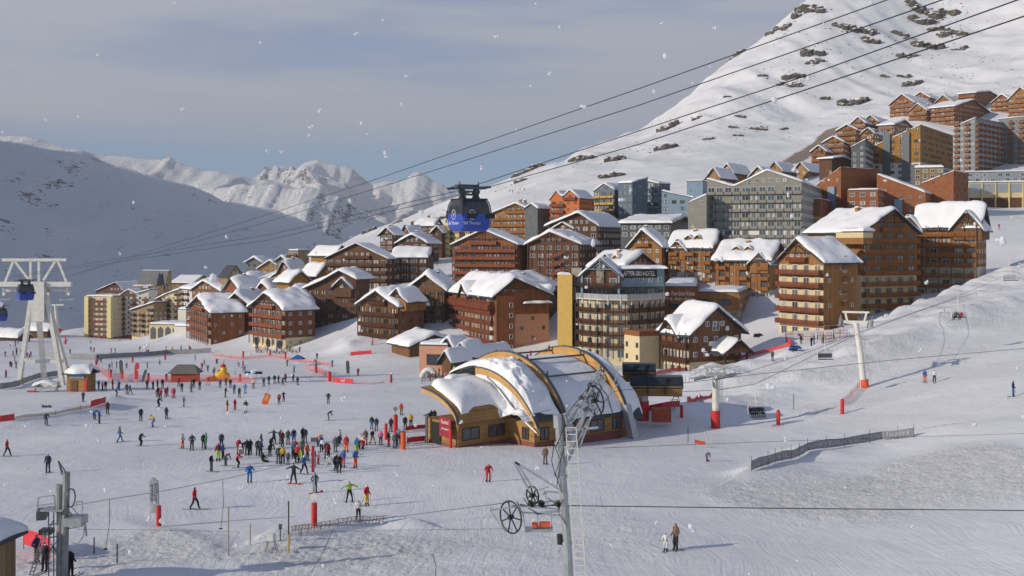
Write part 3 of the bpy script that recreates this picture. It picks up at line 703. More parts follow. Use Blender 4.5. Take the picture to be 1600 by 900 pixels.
MB().box((-.6, -1.6, H - 1.6), (9, 3.2, 3.0)).build('bay', wood_orange, b2); MB().box((-.6, -1.62, H - .9), (9.1, 3.3, 1.3)).build('fascia', cream, b2)
snow_blanket('roof_snow', -5.2, 4, -3.4, .6, lambda X, Y: 0 * X + H + .1, .9, b2)
b3, La, Lb, H = building('apartment_building', 'long orange building under one huge snow slab beside the upper piste', 1430, 1528, 1541, 466, 352, 288, 36, 'x', G(5.5, .5), wood_orange, pale, 3, 'b', 'w', rail_orange, chim=0, posts=beam_o, skip=.03, cdepth=1.5, snow=1.1, deep=9)
cross_gable(b3, -2.6, -1.0, H - .8, 7.5, 4.6, 9, 0, wood_brown, 1.0, trussm=beam)
cross_gable(b3, -La - 1.5, -.8, H - 1.2, 6.5, 4.0, 9, 0, wood_orange, .9, trussm=beam, body=14)
# ---- after ski hotel
def hotel():
    C = Vector(W(965, 562, 283)); r = empty('hotel', C); tag(r, 'curved cream hotel with brown balconies, yellow tower and AFTER-SKI HOTEL sign', 'hotel')
    fp = [(x, dd) for x, dd in ((890, 296), (905, 290), (940, 283), (980, 281), (1008, 284), (1040, 293))]
    P = [Vector(((x - CX) / F * dd - C.x, dd - C.y)) for x, dd in fp]
    zt = 15.6; back = [(P[-1].x + 2, P[-1].y + 16), (P[0].x + 2, P[0].y + 12)]
    MB().prism([tuple(p) for p in P] + back, -4, zt).build('wall', cream, r)
    for i in range(len(P) - 1):
        facade(r, P[i] , P[i + 1], .4, 5, 3.02, 'b', rail_orange if i == 9 else rail_dark, None, 2.9, True, .03, posts=beam, topz=zt - .3, depth=1.5)
    # terrace with posts and glass rail
    off = [Vector(((x - CX) / F * (dd - 2.3) - C.x, dd - 2.3 - C.y)) for x, dd in fp]
    MB().prism([tuple(p) for p in off] + back, zt, zt + .35).build('terrace', pale, r)
    for i in range(len(off) - 1):
        a, b = off[i], off[i + 1]; m = MB(); l = (b - a).length; k = max(2, int(l / 2.4)); u = (b - a) / l
        m.bar((a.x, a.y, zt + 1.5), (b.x, b.y, zt + 1.5), .12)
        gl = MB(); gl.bar((a.x, a.y, zt + .9), (b.x, b.y, zt + .9), .03, 1.1); gl.build('glass_rail', steel, r)
        m.build('rail', steel, r)
        for j in range(k): q = a + u * (l * (j + .5) / k); MB().box((q.x, q.y, zt + .1), (.28, .28, 2.6), math.atan2(u.y, u.x)).build('terrace_post', pale, r)
    # set back upper storeys
    def blk(x0, x1, d0, d1, z0, z1, m, nm='upper_wall', dep=9):
        a = Vector(((x0 - CX) / F * d0 - C.x, d0 - C.y)); b = Vector(((x1 - CX) / F * d1 - C.x, d1 - C.y))
        MB().prism([tuple(a), tuple(b), (b.x + .5, b.y + dep), (a.x + .5, a.y + dep)], z0, z1).build(nm, m, r); return a, b
    a, b = blk(893, 1039, 294, 292, zt + .3, zt + 3.2, greyp, 'window_band', 8); facade(r, a, b, zt + .3, 1, 2.9, 'W', None, None, 2.4, True, 0)
    a, b = blk(966, 1038, 286, 290, zt + 3.2, zt + 8.0, bluep)
    ang = math.atan2(b.y - a.y, b.x - a.x)
    snow_blanket('roof_snow', a.x - .3, b.x + .3, a.y + 1, a.y + 9, lambda X, Y: 0 * X + zt + 8.0, .8, r)
    facade(r, a, b, zt + 3.2, 1, 3.6, 'w', None, None, 2.9, True, 0)
    sg = MB().box(((a.x + b.x) / 2 - .6, (a.y + b.y) / 2 - .2, zt + 6.6), (10.2, .2, 2.1), ang).build('sign', black, r)
    text_mesh('AFTER-SKI HOTEL', 1.75, white, sg, ((a.x + b.x) / 2 - .6, (a.y + b.y) / 2 - .34, zt + 6.6), (0, 0, ang), sx=.66)
    a, b = blk(893, 909, 293, 290, zt + 3.2, zt + 8.0, greyp); window(r, ((a.x + b.x) / 2, (a.y + b.y) / 2 - .02, zt + 5.2), math.atan2(b.y - a.y, b.x - a.x), 1.0, 1.4)
    # gabled house on top
    a, b = blk(908, 968, 287, 284, zt + 3.2, zt + 6.4, wood_dark, 'gable_wall'); m = (a + b) / 2; l = (b - a).length; ang = math.atan2(b.y - a.y, b.x - a.x)
    cross_gable(r, m.x, m.y - .02, zt + 6.2, l, 4.4, 9, ang, wood_dark, .7, trussm=bluep)
    u = (b - a) / l; MB().box((m.x, m.y - .25, zt + 6.3), (2.0, .4, 6.2), ang).build('stone_pier', stone_m, r)
    facade(r, a, b, zt + 3.3, 1, 3, 'b', rail_dark, None, 3, True, 0); balcony(r, a, b, zt + 3.3, 1.3, rail_dark, True, (u.y, -u.x))
    m2 = MB()
    for t_ in (0.02, .98): q = a + (b - a) * t_; m2.box((q.x, q.y - .3, zt + 3.6), (.5, .5, 6.4), ang)
    m2.build('corner_post', bluep, r)
    # yellow tower
    a, b = blk(871, 894, 291, 289, -4, zt + 6.3, yellowp, 'tower', 5)
    snow_blanket('tower_snow', a.x, b.x, a.y + .2, a.y + 5, lambda X, Y: 0 * X + zt + 6.3, .7, r)
    a, b = blk(893, 900, 291, 289.5, -4, zt + 3, steel, 'stair_glazing', 4)
hotel()
b, La, Lb, H = building('restaurant', 'flat-roofed wooden restaurant with Le Rendez-Vous sign beside the blue hotel storey', 1037, 1089, 1096, 505, 449, 296, 10, 'x', FLAT, wood_brick, wood_brick, 0, 'n', 'n', snow=.7, cat='restaurant')
text_mesh('Le Rendez-Vous', 1.7, white, b, (-La / 2, -.1, H - 1.7), (0, 0, 0), sx=.7); text_mesh('Café - Resto - Pizzeria', 1.1, white, b, (-La / 2, -.1, H - 3.2), (0, 0, 0), sx=.72)
for q in (-.7, -.3): window(b, (La * q, -.02, H - 5.3), 0, 2.6, 1.6, wood_dark)
b, La, Lb, H = building('restaurant', 'low log-clad annex with wide windows and stone end wall', 1089, 1155, 1185, 500, 458, 302, 18, 'x', FLAT, wood_orange, stone_m, 1, 'n', 'f', snow=.6, cat='restaurant')
for q in (-.8, -.35): window(b, (La * q, -.02, H - 2.6), 0, 3.6, 1.7, wood_dark)
b, La, Lb, H = building('chalet', 'brown chalet with cream wing and big drooping snow roof by the red fence', 1036, 1078, 1158, 590, 520, 236, 62, 'x', G(5.2, .48), wood_brown, cream, 1, 'b', 'w', rail_dark, snow=1.2, posts=beam, truss=False, cat='chalet', cdepth=1.1, ov=1.3, deep=6, bay=2.8)
cross_gable(b, -La + 3.2, -.6, H - .6, 6.0, 3.6, 8, 0, wood_brown, 1.1, trussm=beam)
window(b, (.03, Lb * .5, H + 1.2), math.pi / 2, 1.9, 1.9)
MB().tube([(0.05, Lb * .72, H + .6), (.12, Lb * .72, H + .6)], .55, 20).build('wall_disc', white, b)
cross_gable(b, 4.4, Lb * .66, 5.6, 6.8, 2.7, 5.5, math.pi / 2, wood_brown, .8, name='porch', trussm=beam, win=False, body=0.3)
for yy in (Lb * .66 - 3, Lb * .66 + 3): MB().box((4.1, yy, 2.2), (.35, .35, 7)).build('porch_post', beam, b)
balcony(b, (0, Lb * .66 - 3.2), (0, Lb * .66 + 3.2), 2.2, 4.2, rail_dark, True, (1, 0))
MB().box((.1, Lb * .42, H - 2.6), (.1, 1.8, 1.0)).build('sign', white, b)
MB().box((-La - 3.0, -2.4, 1.5), (6.0, 8, 17 - 3)).build('wing', cream, b); MB().box((-La - 3.0, -2.4, 9.0), (6.2, 8.2, 1.1)).build('wing_parapet', wood_brick, b)
for k in range(3):
    window(b, (-La - .9, -6.42, 1.0 + 2.7 * k), 0, .8, 1.1, wood_dark); window(b, (-La - 4.9, -6.42, 1.0 + 2.7 * k), 0, .8, 1.1, wood_dark)
for k in range(4): MB().box((-La + 1 + 2.6 * k, -1.9, -.6), (.9, 1.2, 3.6)).build('buttress', greyp, b)
b, La, Lb, H = building('chalet', 'small yellow chalet with twin dormers behind the blue hotel storey', 921, 976, 1024, 462, 417, 333, 42, 'x', G(4.0, .5), wood_honey, wood_honey, 0, 'b', 'w', rail_orange, snow=1.0, truss=True, cat='chalet', chim=1, dorm=((.22, 5, 2.4), (.22, 9, 2.4)))
RW = 'orange chalets in a stepped row'
b, La, Lb, H = building('chalet', 'orange chalet with steep gable at the left end of the stepped row', 983, 1034, 1048, 445, 385, 350, 32, 'y', G(5.2, .42), wood_orange, pale, 1, 'B', 'f', rail_orange, snow=1.0, truss=True, chim=1, group=RW, cat='chalet')
b, La, Lb, H = building('chalet', 'orange chalet with dormers and white lower floors in the middle of the row', 1046, 1112, 1130, 452, 386, 345, 28, 'x', G(4.6, .5), wood_orange, pale, 2, 'P', 'f', rail_orange, snow=1.1, posts=beam_o, chim=1, dorm=((.2, 5, 2.4), (.2, 8, 2.4)), group=RW, cat='chalet')
cross_gable(b, -La * .8, -.5, H - 1.0, 5.5, 3.2, 7, 0, wood_orange, .9, trussm=beam_o)
b, La, Lb, H = building('chalet', 'orange chalet with dormers touching the tall corner building, end of the row', 1119, 1202, 1224, 470, 405, 325, 28, 'x', G(4.8, .5), wood_orange, pale, 1, 'P', 'f', rail_orange, snow=1.2, posts=beam_o, chim=1, dorm=((.2, 7, 2.5), (.2, 10.5, 2.5)), group=RW, cat='chalet', ov=1.4)
cross_gable(b, -La * .18, -.7, H - 1.2, 5.5, 2.8, 7, 0, wood_orange, .9, trussm=beam_o)
# ---- grey block
b, La, Lb, H = building('apartment_building', 'large grey panelled block with zigzag roofline and white lower balconies', 1105, 1253, 1292, 412, 288, 352, 22, 'y', [(0, 2.2), (.28, -.5), (.64, 4.6), (1, .6)], greyp, white, 4, 'g', 'w', greyp, ov=.15, snow=.55, roofm=greyp, skip=.04, bay=2.7)
for k in range(11): window(b, (-La * .55, -.02, 1.2 + 2.55 * k), 0, .5, 1.0, steel_d)
b, La, Lb, H = building('apartment_building', 'low grey wing on the left side of the grey block', 1075, 1104, 1108, 412, 310, 356, 20, 'y', [(0, -1.5), (1, 1)], greyp, greyp, 0, 'f', 'n', pale, ov=.1, snow=.4, roofm=greyp)
b, La, Lb, H = building('pavilion', 'long low dark pavilion with snow roof and open gable end', 970, 1048, 1084, 372, 349, 372, 20, 'x', G(2.6, .5), slate, slate, 0, 'W', 'n', snow=.8, truss=True, cat='pavilion')
# ---- blue group
BG = 'blue metal-clad blocks'
building('apartment_building', 'blue-clad block with gabled snow roof, left of the blue group', 928, 960, 978, 372, 298, 478, 35, 'y', G(3.2), blueg, wood_brown, 4, 'g', 'w', yellowp, ov=.3, snow=.8, group=BG, bay=3)
building('apartment_building', 'tall dark blue block in the middle of the blue group', 966, 988, 1012, 368, 286, 470, 45, 'x', [(0, 0), (1, 2.5)], blueg, blueg, 0, 'w', 'f', ov=.2, snow=.6, group=BG)
building('apartment_building', 'blue block with brown lower floors and sloping roof, right of the group', 1004, 1030, 1047, 366, 284, 485, 40, 'y', [(0, 1), (1, -1)], blueg, wood_dark, 3, 'g', 'w', bluep, ov=.2, snow=.6, group=BG)
building('apartment_building', 'pale grey-blue building with slanted end wall behind the pavilion', 1034, 1085, 1094, 362, 310, 450, 15, 'y', [(0, 3), (1, 0)], bluep, wood_brown, 1, 'W', 'f', ov=.2, snow=.6)
building('apartment_building', 'small grey-blue flat block peeking out left of the grey block', 1073, 1098, 1108, 362, 283, 470, 20, 'x', FLAT, bluep, bluep, 0, 'f', 'n', snow=.4)
b, La, Lb, H = building('apartment_building', 'narrow bright orange building with pointed snowy roofs near the blue blocks', 860, 905, 928, 372, 312, 455, 30, 'y', [(0, .5), (.2, 3.6), (.42, 1), (.68, 4.0), (1, .5)], paint('orange_paint', (.5, .13, .02), .7), paint('orange_paint', (.5, .13, .02)), 0, 'B', 'w', rail_red, snow=.7, ov=.4)
# ---- red brown chalet blocks in the middle
building('apartment_building', 'tan timber hotel with stacked balconies right of the blue gondola cabin', 768, 838, 858, 405, 333, 470, 25, 'y', G(4.2, .55), wood_honey, wood_honey, 0, 'b', 'w', rail_orange, truss=True, chim=2, posts=beam_o, snow=.7)
building('tower_block', 'dark timber stair tower with snow cap beside the tan hotel', 820, 840, 860, 400, 326, 462, 40, 'y', G(2.0), slate, slate, 0, 'n', 'f', snow=.6, ov=.6, cat='tower')
b, La, Lb, H = building('apartment_building', 'cream and brown tower block behind the blue gondola cabin', 697, 742, 775, 402, 330, 505, 20, 'x', FLAT, wood_brown, cream, 5, 'g', 'g', rail_dark, snow=.4, bay=3.5)
for q in (.08, .42, .78): MB().box((-La * (1 - q), -.7, H / 2 - 6), (2.1, 1.5, H + 4)).build('stair_strip', paint('cream_y', (.66, .56, .27), .85), b)
for q in (.08, .42, .78):
    for k in range(8):
        for s in (-.5, .5): window(b, (-La * (1 - q) + s, -1.47, 1.1 + k * 2.6), 0, .45, 1.1, wood_dark)
b, La, Lb, H = building('apartment_building', 'red-brown chalet hotel with carved gable just below the gondola cabin', 709, 808, 826, 452, 382, 378, 24, 'y', G(5.0, .48), wood_brick, wood_brick, 0, 'b', 'w', rail_red, truss=True, posts=beam, chim=1, snow=.6, cdepth=1.6)
b, La, Lb, H = building('apartment_building', 'dark brown chalet block with open stair bay and broad snowy gable', 826, 905, 932, 456, 381, 372, 22, 'y', G(4.0, .45), wood_dark, wood_dark, 0, 'W', 'w', rail_dark, truss=True, posts=wood_red, snow=1.0, ov=1.6)
st = MB()
for k in range(4): st.bar((-La * .55, -1.4, 2.5 + k * 3.1), (-La * .25, -1.4, 4.6 + k * 3.1), .3, .9)
st.build('outside_stair', rail_red, b)
b, La, Lb, H = building('apartment_building', 'dark red chalet block with long sloping snow roof above the stair-bay block', 858, 934, 976, 405, 352, 405, 25, 'y', G(4.6, .62), wood_dark, pale, 1, 'W', 'W', rail_dark, snow=.9, ov=1.6, chim=0)
cross_gable(b, -La * .7, -.6, H - 1.2, 8, 2.2, 10, 0, wood_red, .8)
# ---- salmon building
b, La, Lb, H = building('apartment_building', 'salmon and brown chalet hotel beside the yellow tower, wall poster at its corner', 707, 772, 858, 552, 462, 298, 68, 'x', G(4.6, .35), wood_brick, salmon, 4, 'b', 'f', rail_red, snow=1.1, truss=True, chim=1, cdepth=1.2, bay=3.0)
MB().box((.5, Lb * .18, H / 2 - .5), (1.1, Lb * .33, H + 1)).build('stair_wall', wood_brick, b)
for k in range(5): window(b, (1.07, Lb * .28, 1.6 + 2.9 * k), math.pi / 2, 1.0, 1.2)
MB().box((-2.0, -.12, H * .3), (2.4, .1, 4.6)).build('poster', pale, b)
balcony(b, (-La - .5, -.1), (.5, -.1), H * .76, 2.0, rail_red, True, (0, -1), 1.3)
cross_gable(b, -La * .62, -.9, H - 1.0, 7.5, 4.0, 8, 0, wood_brick, 1.1, trussm=beam)
snow_blanket('canopy_snow', .2, 2.4, Lb * .5, Lb * .98, lambda X, Y: 0 * X + H - 2.2, .8, b); MB().box((1.2, Lb * .74, H - 2.35), (2.4, Lb * .5, .25)).build('canopy', dkroof, b)
b, La, Lb, H = building('apartment_building', 'brown chalet under a jumble of snowy roofs behind the salmon hotel', 716, 790, 872, 470, 452, 330, 30, 'y', G(3.6, .4), wood_brick, wood_brick, 0, 'w', 'w', rail_red, snow=1.1, chim=2, dorm=(), deep=12)
cross_gable(b, -La * .25, -1.0, H - .6, 6.5, 2.6, 8, .2, wood_brick, 1.0)
b, La, Lb, H = building('apartment_building', 'low brown house with smooth snow roof wedged left of the yellow tower', 800, 850, 872, 520, 470, 318, 20, 'x', G(3.0, .6), wood_dark, wood_dark, 0, 'w', 'n', rail_red, snow=1.2, deep=10)
# ---- front brown pair (centre left)
b, La, Lb, H = building('apartment_building', 'brown chalet block with stone ground-floor arches and rounded balcony front', 563, 622, 662, 545, 478, 318, 42, 'y', G(4.0, .5), wood_brown, stone_m, 1, 'b', 'w', rail_dark, posts=beam, truss=True, snow=1.2, ov=1.5)
cross_gable(b, -1, .5, H + 1.5, 7, 3.2, 9, .1, wood_orange, 1.2, trussm=beam)
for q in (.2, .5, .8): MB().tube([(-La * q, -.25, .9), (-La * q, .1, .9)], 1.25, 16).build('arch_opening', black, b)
b, La, Lb, H = building('apartment_building', 'taller brown chalet block with puffy snow cap right of the arched one', 640, 694, 708, 540, 452, 332, 20, 'y', G(4.2, .5), wood_brown, wood_brown, 0, 'W', 'w', rail_dark, posts=beam, snow=1.4, ov=1.4, chim=1)
b, La, Lb, H = building('restaurant', 'low brown restaurant with long snow roof beside the terrace', 612, 640, 712, 566, 541, 292, 60, 'x', G(2.6, .5), wood_brown, wood_brown, 0, 'n', 'n', snow=1.1, truss=True, cat='restaurant')
b, La, Lb, H = building('kiosk', 'small salmon cafe box with flat snow roof at the terrace edge', 655, 700, 712, 575, 541, 262, 15, 'x', FLAT, salmon, salmon, 0, 'n', 'n', snow=.7, cat='kiosk'); window(b, (-La * .45, -.02, 1.9), 0, 4.2, 2.6, wood_dark)
# ---- brown group left of centre
b, La, Lb, H = building('apartment_building', 'chalet block with red balconies standing on pale ground-floor arches', 394, 446, 492, 543, 484, 345, 50, 'y', G(4.8, .48), wood_red, cream, 1, 'b', 'w', rail_red, posts=beam, truss=True, snow=1.2, ov=1.4)
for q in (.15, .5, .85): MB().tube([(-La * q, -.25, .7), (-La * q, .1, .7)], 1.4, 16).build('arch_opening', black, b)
b, La, Lb, H = building('apartment_building', 'large dark brown block with long stepped snow roof, left of the ski path', 478, 556, 577, 538, 452, 362, 20, 'y', [(0, 0), (.35, 2.6), (.7, 6), (1, 3.6)], wood_dark, pale, 1, 'W', 'W', rail_dark, snow=1.2, ov=1.5, bay=2.7)
cross_gable(b, -La * .25, -1.0, H + .4, 7, 3.0, 9, 0, wood_dark, 1.1, trussm=beam)
b, La, Lb, H = building('apartment_building', 'dark brown link building with rounded snow roof beside the arched-base block', 446, 486, 500, 532, 470, 366, 20, 'y', G(4.4, .35), wood_dark, wood_dark, 0, 'W', 'w', rail_red, snow=1.3, ov=1.2)
b, La, Lb, H = building('apartment_building', 'brick-red chalet block with orange side wall and snow roof, at the piste edge', 296, 330, 382, 540, 489, 385, 62, 'y', G(4.8, .5), wood_brick, wood_brick, 0, 'b', 'f', rail_red, posts=beam, truss=True, snow=1.2, ov=1.3)
b, La, Lb, H = building('apartment_building', 'dark chalet block with deep curved snow roof right of the brick-red one', 348, 394, 402, 533, 481, 398, 14, 'y', G(5.0, .45), wood_red, pale, 1, 'b', 'n', rail_red, snow=1.6, ov=1.3)
b, La, Lb, H = building('apartment_building', 'brown chalet with heavy snow roof behind the arched-base block', 398, 430, 462, 480, 462, 430, 30, 'y', G(5.0, .4), wood_brick, wood_brick, 0, 'w', 'w', snow=1.6, ov=1.2, deep=12)
b, La, Lb, H = building('apartment_building', 'ochre house with snow roof above the dark stepped-roof block', 470, 494, 520, 470, 430, 420, 40, 'x', G(4.0, .5), ochre, ochre, 0, 'f', 'f', snow=1.0, deep=10)
b, La, Lb, H = building('apartment_building', 'ochre house with snow-laden gable left of the dark long block', 432, 452, 484, 476, 440, 410, 45, 'x', G(3.6, .5), ochre, ochre, 0, 'f', 'n', snow=1.0, deep=10)
b, La, Lb, H = building('apartment_building', 'long dark brown block with wide low gable and bare dark roof', 511, 606, 622, 452, 404, 398, 24, 'y', G(5.4, .5), wood_dark, wood_dark, 0, 'b', 'w', rail_dark, snow=.35, ov=1.2, bay=3.4)
b, La, Lb, H = building('apartment_building', 'dark brown wing with snow roof at the right of the long block', 612, 668, 672, 452, 402, 402, 8, 'x', G(3.0, .5), wood_dark, wood_dark, 0, 'g', 'n', rail_dark, snow=.9, ov=.8)
b, La, Lb, H = building('apartment_building', 'orange-brown house with slate roof at the left of the long block', 486, 520, 545, 440, 398, 425, 40, 'x', G(3.4, .5), ochre, ochre, 0, 'n', 'f', snow=.5, deep=8)
for a in ((450, 466, 480, 432, 392, 470, 'brown tower house with pale cubic top above the village', 30, FLAT, tan, .5), (432, 450, 466, 440, 408, 480, 'grey house with snow roof at the village edge', 30, G(2), slate, .7),
          (385, 410, 418, 438, 410, 520, 'slate grey chalet with snow roof, outermost above the valley', 20, G(2.2), slate, .8), (404, 440, 452, 445, 420, 500, 'tan chalet with wide snowy gable above the village', 18, G(3.6), wood_honey, .7),
          (420, 446, 470, 460, 438, 460, 'small tan house between snow roofs', 35, G(2.6), ochre, .8)):
    building('chalet', a[6], a[0], a[1], a[2], a[3], a[4], a[5], a[7], 'y', a[8], a[9], a[9], 0, 'b' if a[9] is tan else 'w', 'f', rail_dark, snow=a[10], deep=8, cat='chalet')
b, La, Lb, H = building('house', 'square tan tower house with dark pyramid-like roof', 343, 356, 380, 470, 432, 470, 45, 'x', G(4.6, .5), tan, tan, 0, 'f', 'f', snow=0, deep=10, roofm=dkroof, ov=.6, cat='house')
for a in ((300, 345, 368, 492, 455, 470, 'brown chalet roof heaped with snow behind the brick-red block', 35, wood_brown), (352, 375, 412, 476, 452, 450, 'red-brown chalet peeping between snow roofs', 40, wood_brick),
          (366, 392, 420, 500, 474, 420, 'red chalet with two snowy gables in the dense cluster', 35, wood_red), (376, 400, 432, 462, 444, 490, 'dark chalet with a thin snow cap in the cluster', 38, wood_dark),
          (436, 455, 478, 448, 424, 440, 'brown house with small snow-capped roof above the ochre houses', 30, wood_brown)):
    bb, La, Lb, H = building('chalet', a[6], a[0], a[1], a[2], a[3], a[4], a[5], a[7], 'y', G(4.2, .45), a[8], a[8], 0, 'w', 'f', rail_dark, snow=1.3, deep=9, cat='chalet', chim=1)
# ---- houses up on the snowy spur
for a in ((594, 614, 630, 392, 366, 470, 'dark brown house, lowest at the left of the spur', 20, 'y', G(2.6), wood_dark), (628, 640, 660, 386, 364, 500, 'small chalet with white gable on the spur', 40, 'y', G(3.4), wood_brown),
          (650, 678, 690, 378, 352, 520, 'round-roofed brown chalet, highest on the spur', 20, 'x', G(2.8), wood_brown), (620, 668, 686, 398, 380, 462, 'wide dark chalet with broad snowy gable on the spur', 15, 'y', G(3.6), wood_dark),
          (676, 690, 700, 396, 362, 505, 'narrow dark house squeezed beside the cream tower block', 20, 'y', G(2.4), wood_dark)):
    building('chalet', a[6], a[0], a[1], a[2], a[3], a[4], a[5], a[7], a[8], a[9], a[10], a[10], 0, 'W', 'w', rail_dark, snow=.9, deep=9, cat='chalet', chim=1)
# ---- upper right quarter
UR = 'rust coloured cubic blocks'
b, La, Lb, H = building('apartment_building', 'rust coloured block with steeply sloping roof edge next to the grey block', 1271, 1314, 1376, 350, 262, 400, 52, 'y', [(0, -7), (1, 0)], brickp, brickp, 0, 'f', 'n', ov=.12, snow=.3, roofm=brickp, group=UR)
MB().box((-La * .3, -.5, H * .45), (3, 1.2, 9)).build('glazed_bay', bluep, b)
b, La, Lb, H = building('apartment_building', 'rust coloured block with long snowy roof falling to the right', 1370, 1446, 1462, 345, 302, 392, 28, 'y', [(0, 7), (1, 0)], brickp, brickp, 0, 'w', 'f', ov=.2, snow=.7, roofm=brickp, group=UR)
MB().box((-La * .55, -.5, H * .45), (2.6, 1.2, 7)).build('glazed_bay', bluep, b)
building('apartment_building', 'rust coloured block with roof rising to the right above the cream hall', 1440, 1490, 1513, 345, 268, 402, 38, 'y', [(0, -4.2), (1, 0)], brickp, brickp, 0, 'f', 'f', ov=.15, snow=.3, roofm=brickp, group=UR)
building('apartment_building', 'low rust coloured terrace block with flat snow roof in front', 1324, 1372, 1384, 350, 297, 384, 26, 'x', FLAT, brickp, brickp, 0, 'W', 'f', snow=.5, group=UR)
building('apartment_building', 'small rust and yellow block joining the grey block', 1252, 1282, 1300, 352, 312, 380, 25, 'x', FLAT, brickp, yellowp, 1, 'P', 'f', pale, snow=.4, group=UR)
building('house', 'dark round-shouldered house with snow cap above the rust blocks', 1280, 1300, 1330, 290, 248, 500, 40, 'x', G(1.2), wood_dark, slate, 1, 'n', 'n', snow=.6, cat='house')
b, La, Lb, H = building('apartment_building', 'ochre high block with rising roof edge, largest of the upper village', 1352, 1438, 1494, 292, 196, 482, 35, 'y', [(0, -10), (1, 0)], ochre, pale, 4, 'W', 'W', rail_red, ov=.2, snow=.4, roofm=ochre, bay=3.3, deep=12)
for q in (.25, .6): MB().box((-La * q, -.5, H * .5), (3.2, 1.1, H * .8)).build('glazed_bay', steel_d, b)
building('apartment_building', 'olive grey block with turret at the left foot of the ochre block', 1330, 1352, 1386, 292, 226, 470, 25, 'y', [(0, -1), (1, 2)], slate, pale, 2, 'w', 'w', ov=.2, snow=.4, deep=10)
b, La, Lb, H = building('apartment_building', 'big grey block with rows of orange balconies, far upper right', 1491, 1524, 1572, 280, 186, 560, 45, 'y', [(0, -3.5), (1, .5)], paint('panel_grey', (.17, .18, .20), .6), greyp, 0, 'P', 'P', rail_orange, ov=.15, snow=.4, roofm=slate, bay=2.8, deep=14)
b, La, Lb, H = building('apartment_building', 'tall grey block with orange balconies cut off by the right frame edge', 1560, 1600, 1690, 280, 184, 580, 40, 'y', [(0, 0), (1, 0.5)], paint('panel_grey', (.17, .18, .20), .6), greyp, 0, 'P', 'P', rail_orange, ov=.15, snow=.4, roofm=slate, bay=2.8, deep=14)
b, La, Lb, H = building('hall', 'cream framed hall with grey shutters and arched windows at the right edge', 1513, 1690, 1720, 328, 284, 440, 12, 'x', FLAT, cream, cream, 0, 'n', 'n', dep=14, snow=.5, cat='hall', deep=10)
for k in range(9):
    x = -La + 2.6 + k * 5.2
    MB().box((x, -.1, H - 2.2), (4.4, .2, 3.6)).build('shutter', steel, b); MB().box((x, -.1, 3.0), (4.4, .2, 4.4)).build('dark_window', wood_dark, b)
    MB().box((x + 2.6, -.35, H / 2), (.45, .7, H)).build('mullion', paint('cream_y', (.66, .56, .27)), b)
building('house', 'flat grey pavilion with thick snow on its roof below the ochre block', 1428, 1475, 1492, 290, 262, 430, 20, 'x', FLAT, tan, tan, 0, 'W', 'n', snow=.9, cat='house')
building('house', 'long glass-fronted grey building above the cream hall', 1510, 1640, 1660, 284, 268, 470, 12, 'x', FLAT, steel, steel, 0, 'W', 'n', snow=.5, cat='house', deep=12)
UC = 'timber chalets high on the slope'
for a in ((1497, 1524, 1564, 205, 145, 730, 'tallest chalet of the high cluster, square with wide flat gable', 45, 'x', G(3)), (1391, 1428, 1462, 200, 160, 720, 'chalet at the left end of the high cluster', 45, 'y', G(6)),
          (1447, 1492, 1545, 215, 166, 690, 'long chalet with chimney in the middle of the high cluster', 48, 'x', G(6)), (1425, 1452, 1480, 190, 152, 770, 'chalet peeping over the high cluster roofs', 40, 'y', G(4)),
          (1420, 1448, 1472, 208, 172, 700, 'smaller chalet at the front of the high cluster', 45, 'y', G(4.5)), (1462, 1486, 1520, 196, 158, 750, 'chalet tucked behind the long chalet of the high cluster', 45, 'y', G(4.5)), (1549, 1582, 1625, 208, 158, 715, 'chalet with snow roof near the right frame edge, high up', 45, 'y', G(5)),
          (1576, 1614, 1650, 215, 152, 690, 'chalet cut by the right frame edge, high up', 48, 'y', G(7)), (1308, 1338, 1352, 244, 203, 620, 'square orange chalet at the head of the left side row', 25, 'y', G(3)),
          (1286, 1318, 1330, 262, 222, 600, 'orange chalet second down in the left side row', 25, 'y', G(3)), (1268, 1290, 1306, 268, 236, 590, 'small orange chalet lowest in the left side row', 30, 'y', G(3)),
          (1330, 1352, 1376, 215, 192, 650, 'orange chalet with gable behind the left side row', 35, 'y', G(3.6)), (1348, 1372, 1400, 215, 190, 660, 'orange chalet with gable above the ochre block roof, left', 35, 'y', G(4)),
          (1372, 1396, 1428, 218, 195, 640, 'orange chalet with long snow roof above the ochre block', 40, 'x', G(4)), (1346, 1366, 1384, 232, 208, 600, 'low chalet peeping over the ochre block roof edge', 35, 'y', G(3))):
    building('chalet', a[6], a[0], a[1], a[2], a[3], a[4], a[5], a[7], a[8], a[9], wood_brick if a[0] % 2 else wood_orange, wood_brick, 0, 'b', 'w', rail_orange, snow=.7, deep=12, group=UC, cat='chalet', chim=1 if a[0] > 1400 else 0, ov=1.0)
for a in ((1105, 1125, 1150, 295, 276, 500, 'tan chalet behind the grey block, leftmost', 35), (1128, 1145, 1172, 290, 268, 520, 'tan chalet behind the grey block, second', 35), (1172, 1198, 1215, 292, 274, 500, 'tan chalet behind the grey block with pointed gable', 40), (1200, 1222, 1245, 285, 266, 520, 'tan chalet behind the grey block, right with bright gable', 40), (1240, 1262, 1290, 280, 266, 540, 'snow-roofed house behind the grey block peak', 35)):
    building('chalet', a[6], a[0], a[1], a[2], a[3], a[4], a[5], a[7], 'y', G(4), wood_honey, wood_brown, 0, 'w', 'w', rail_dark, snow=.8, deep=14, cat='chalet', group='chalets behind the grey block')
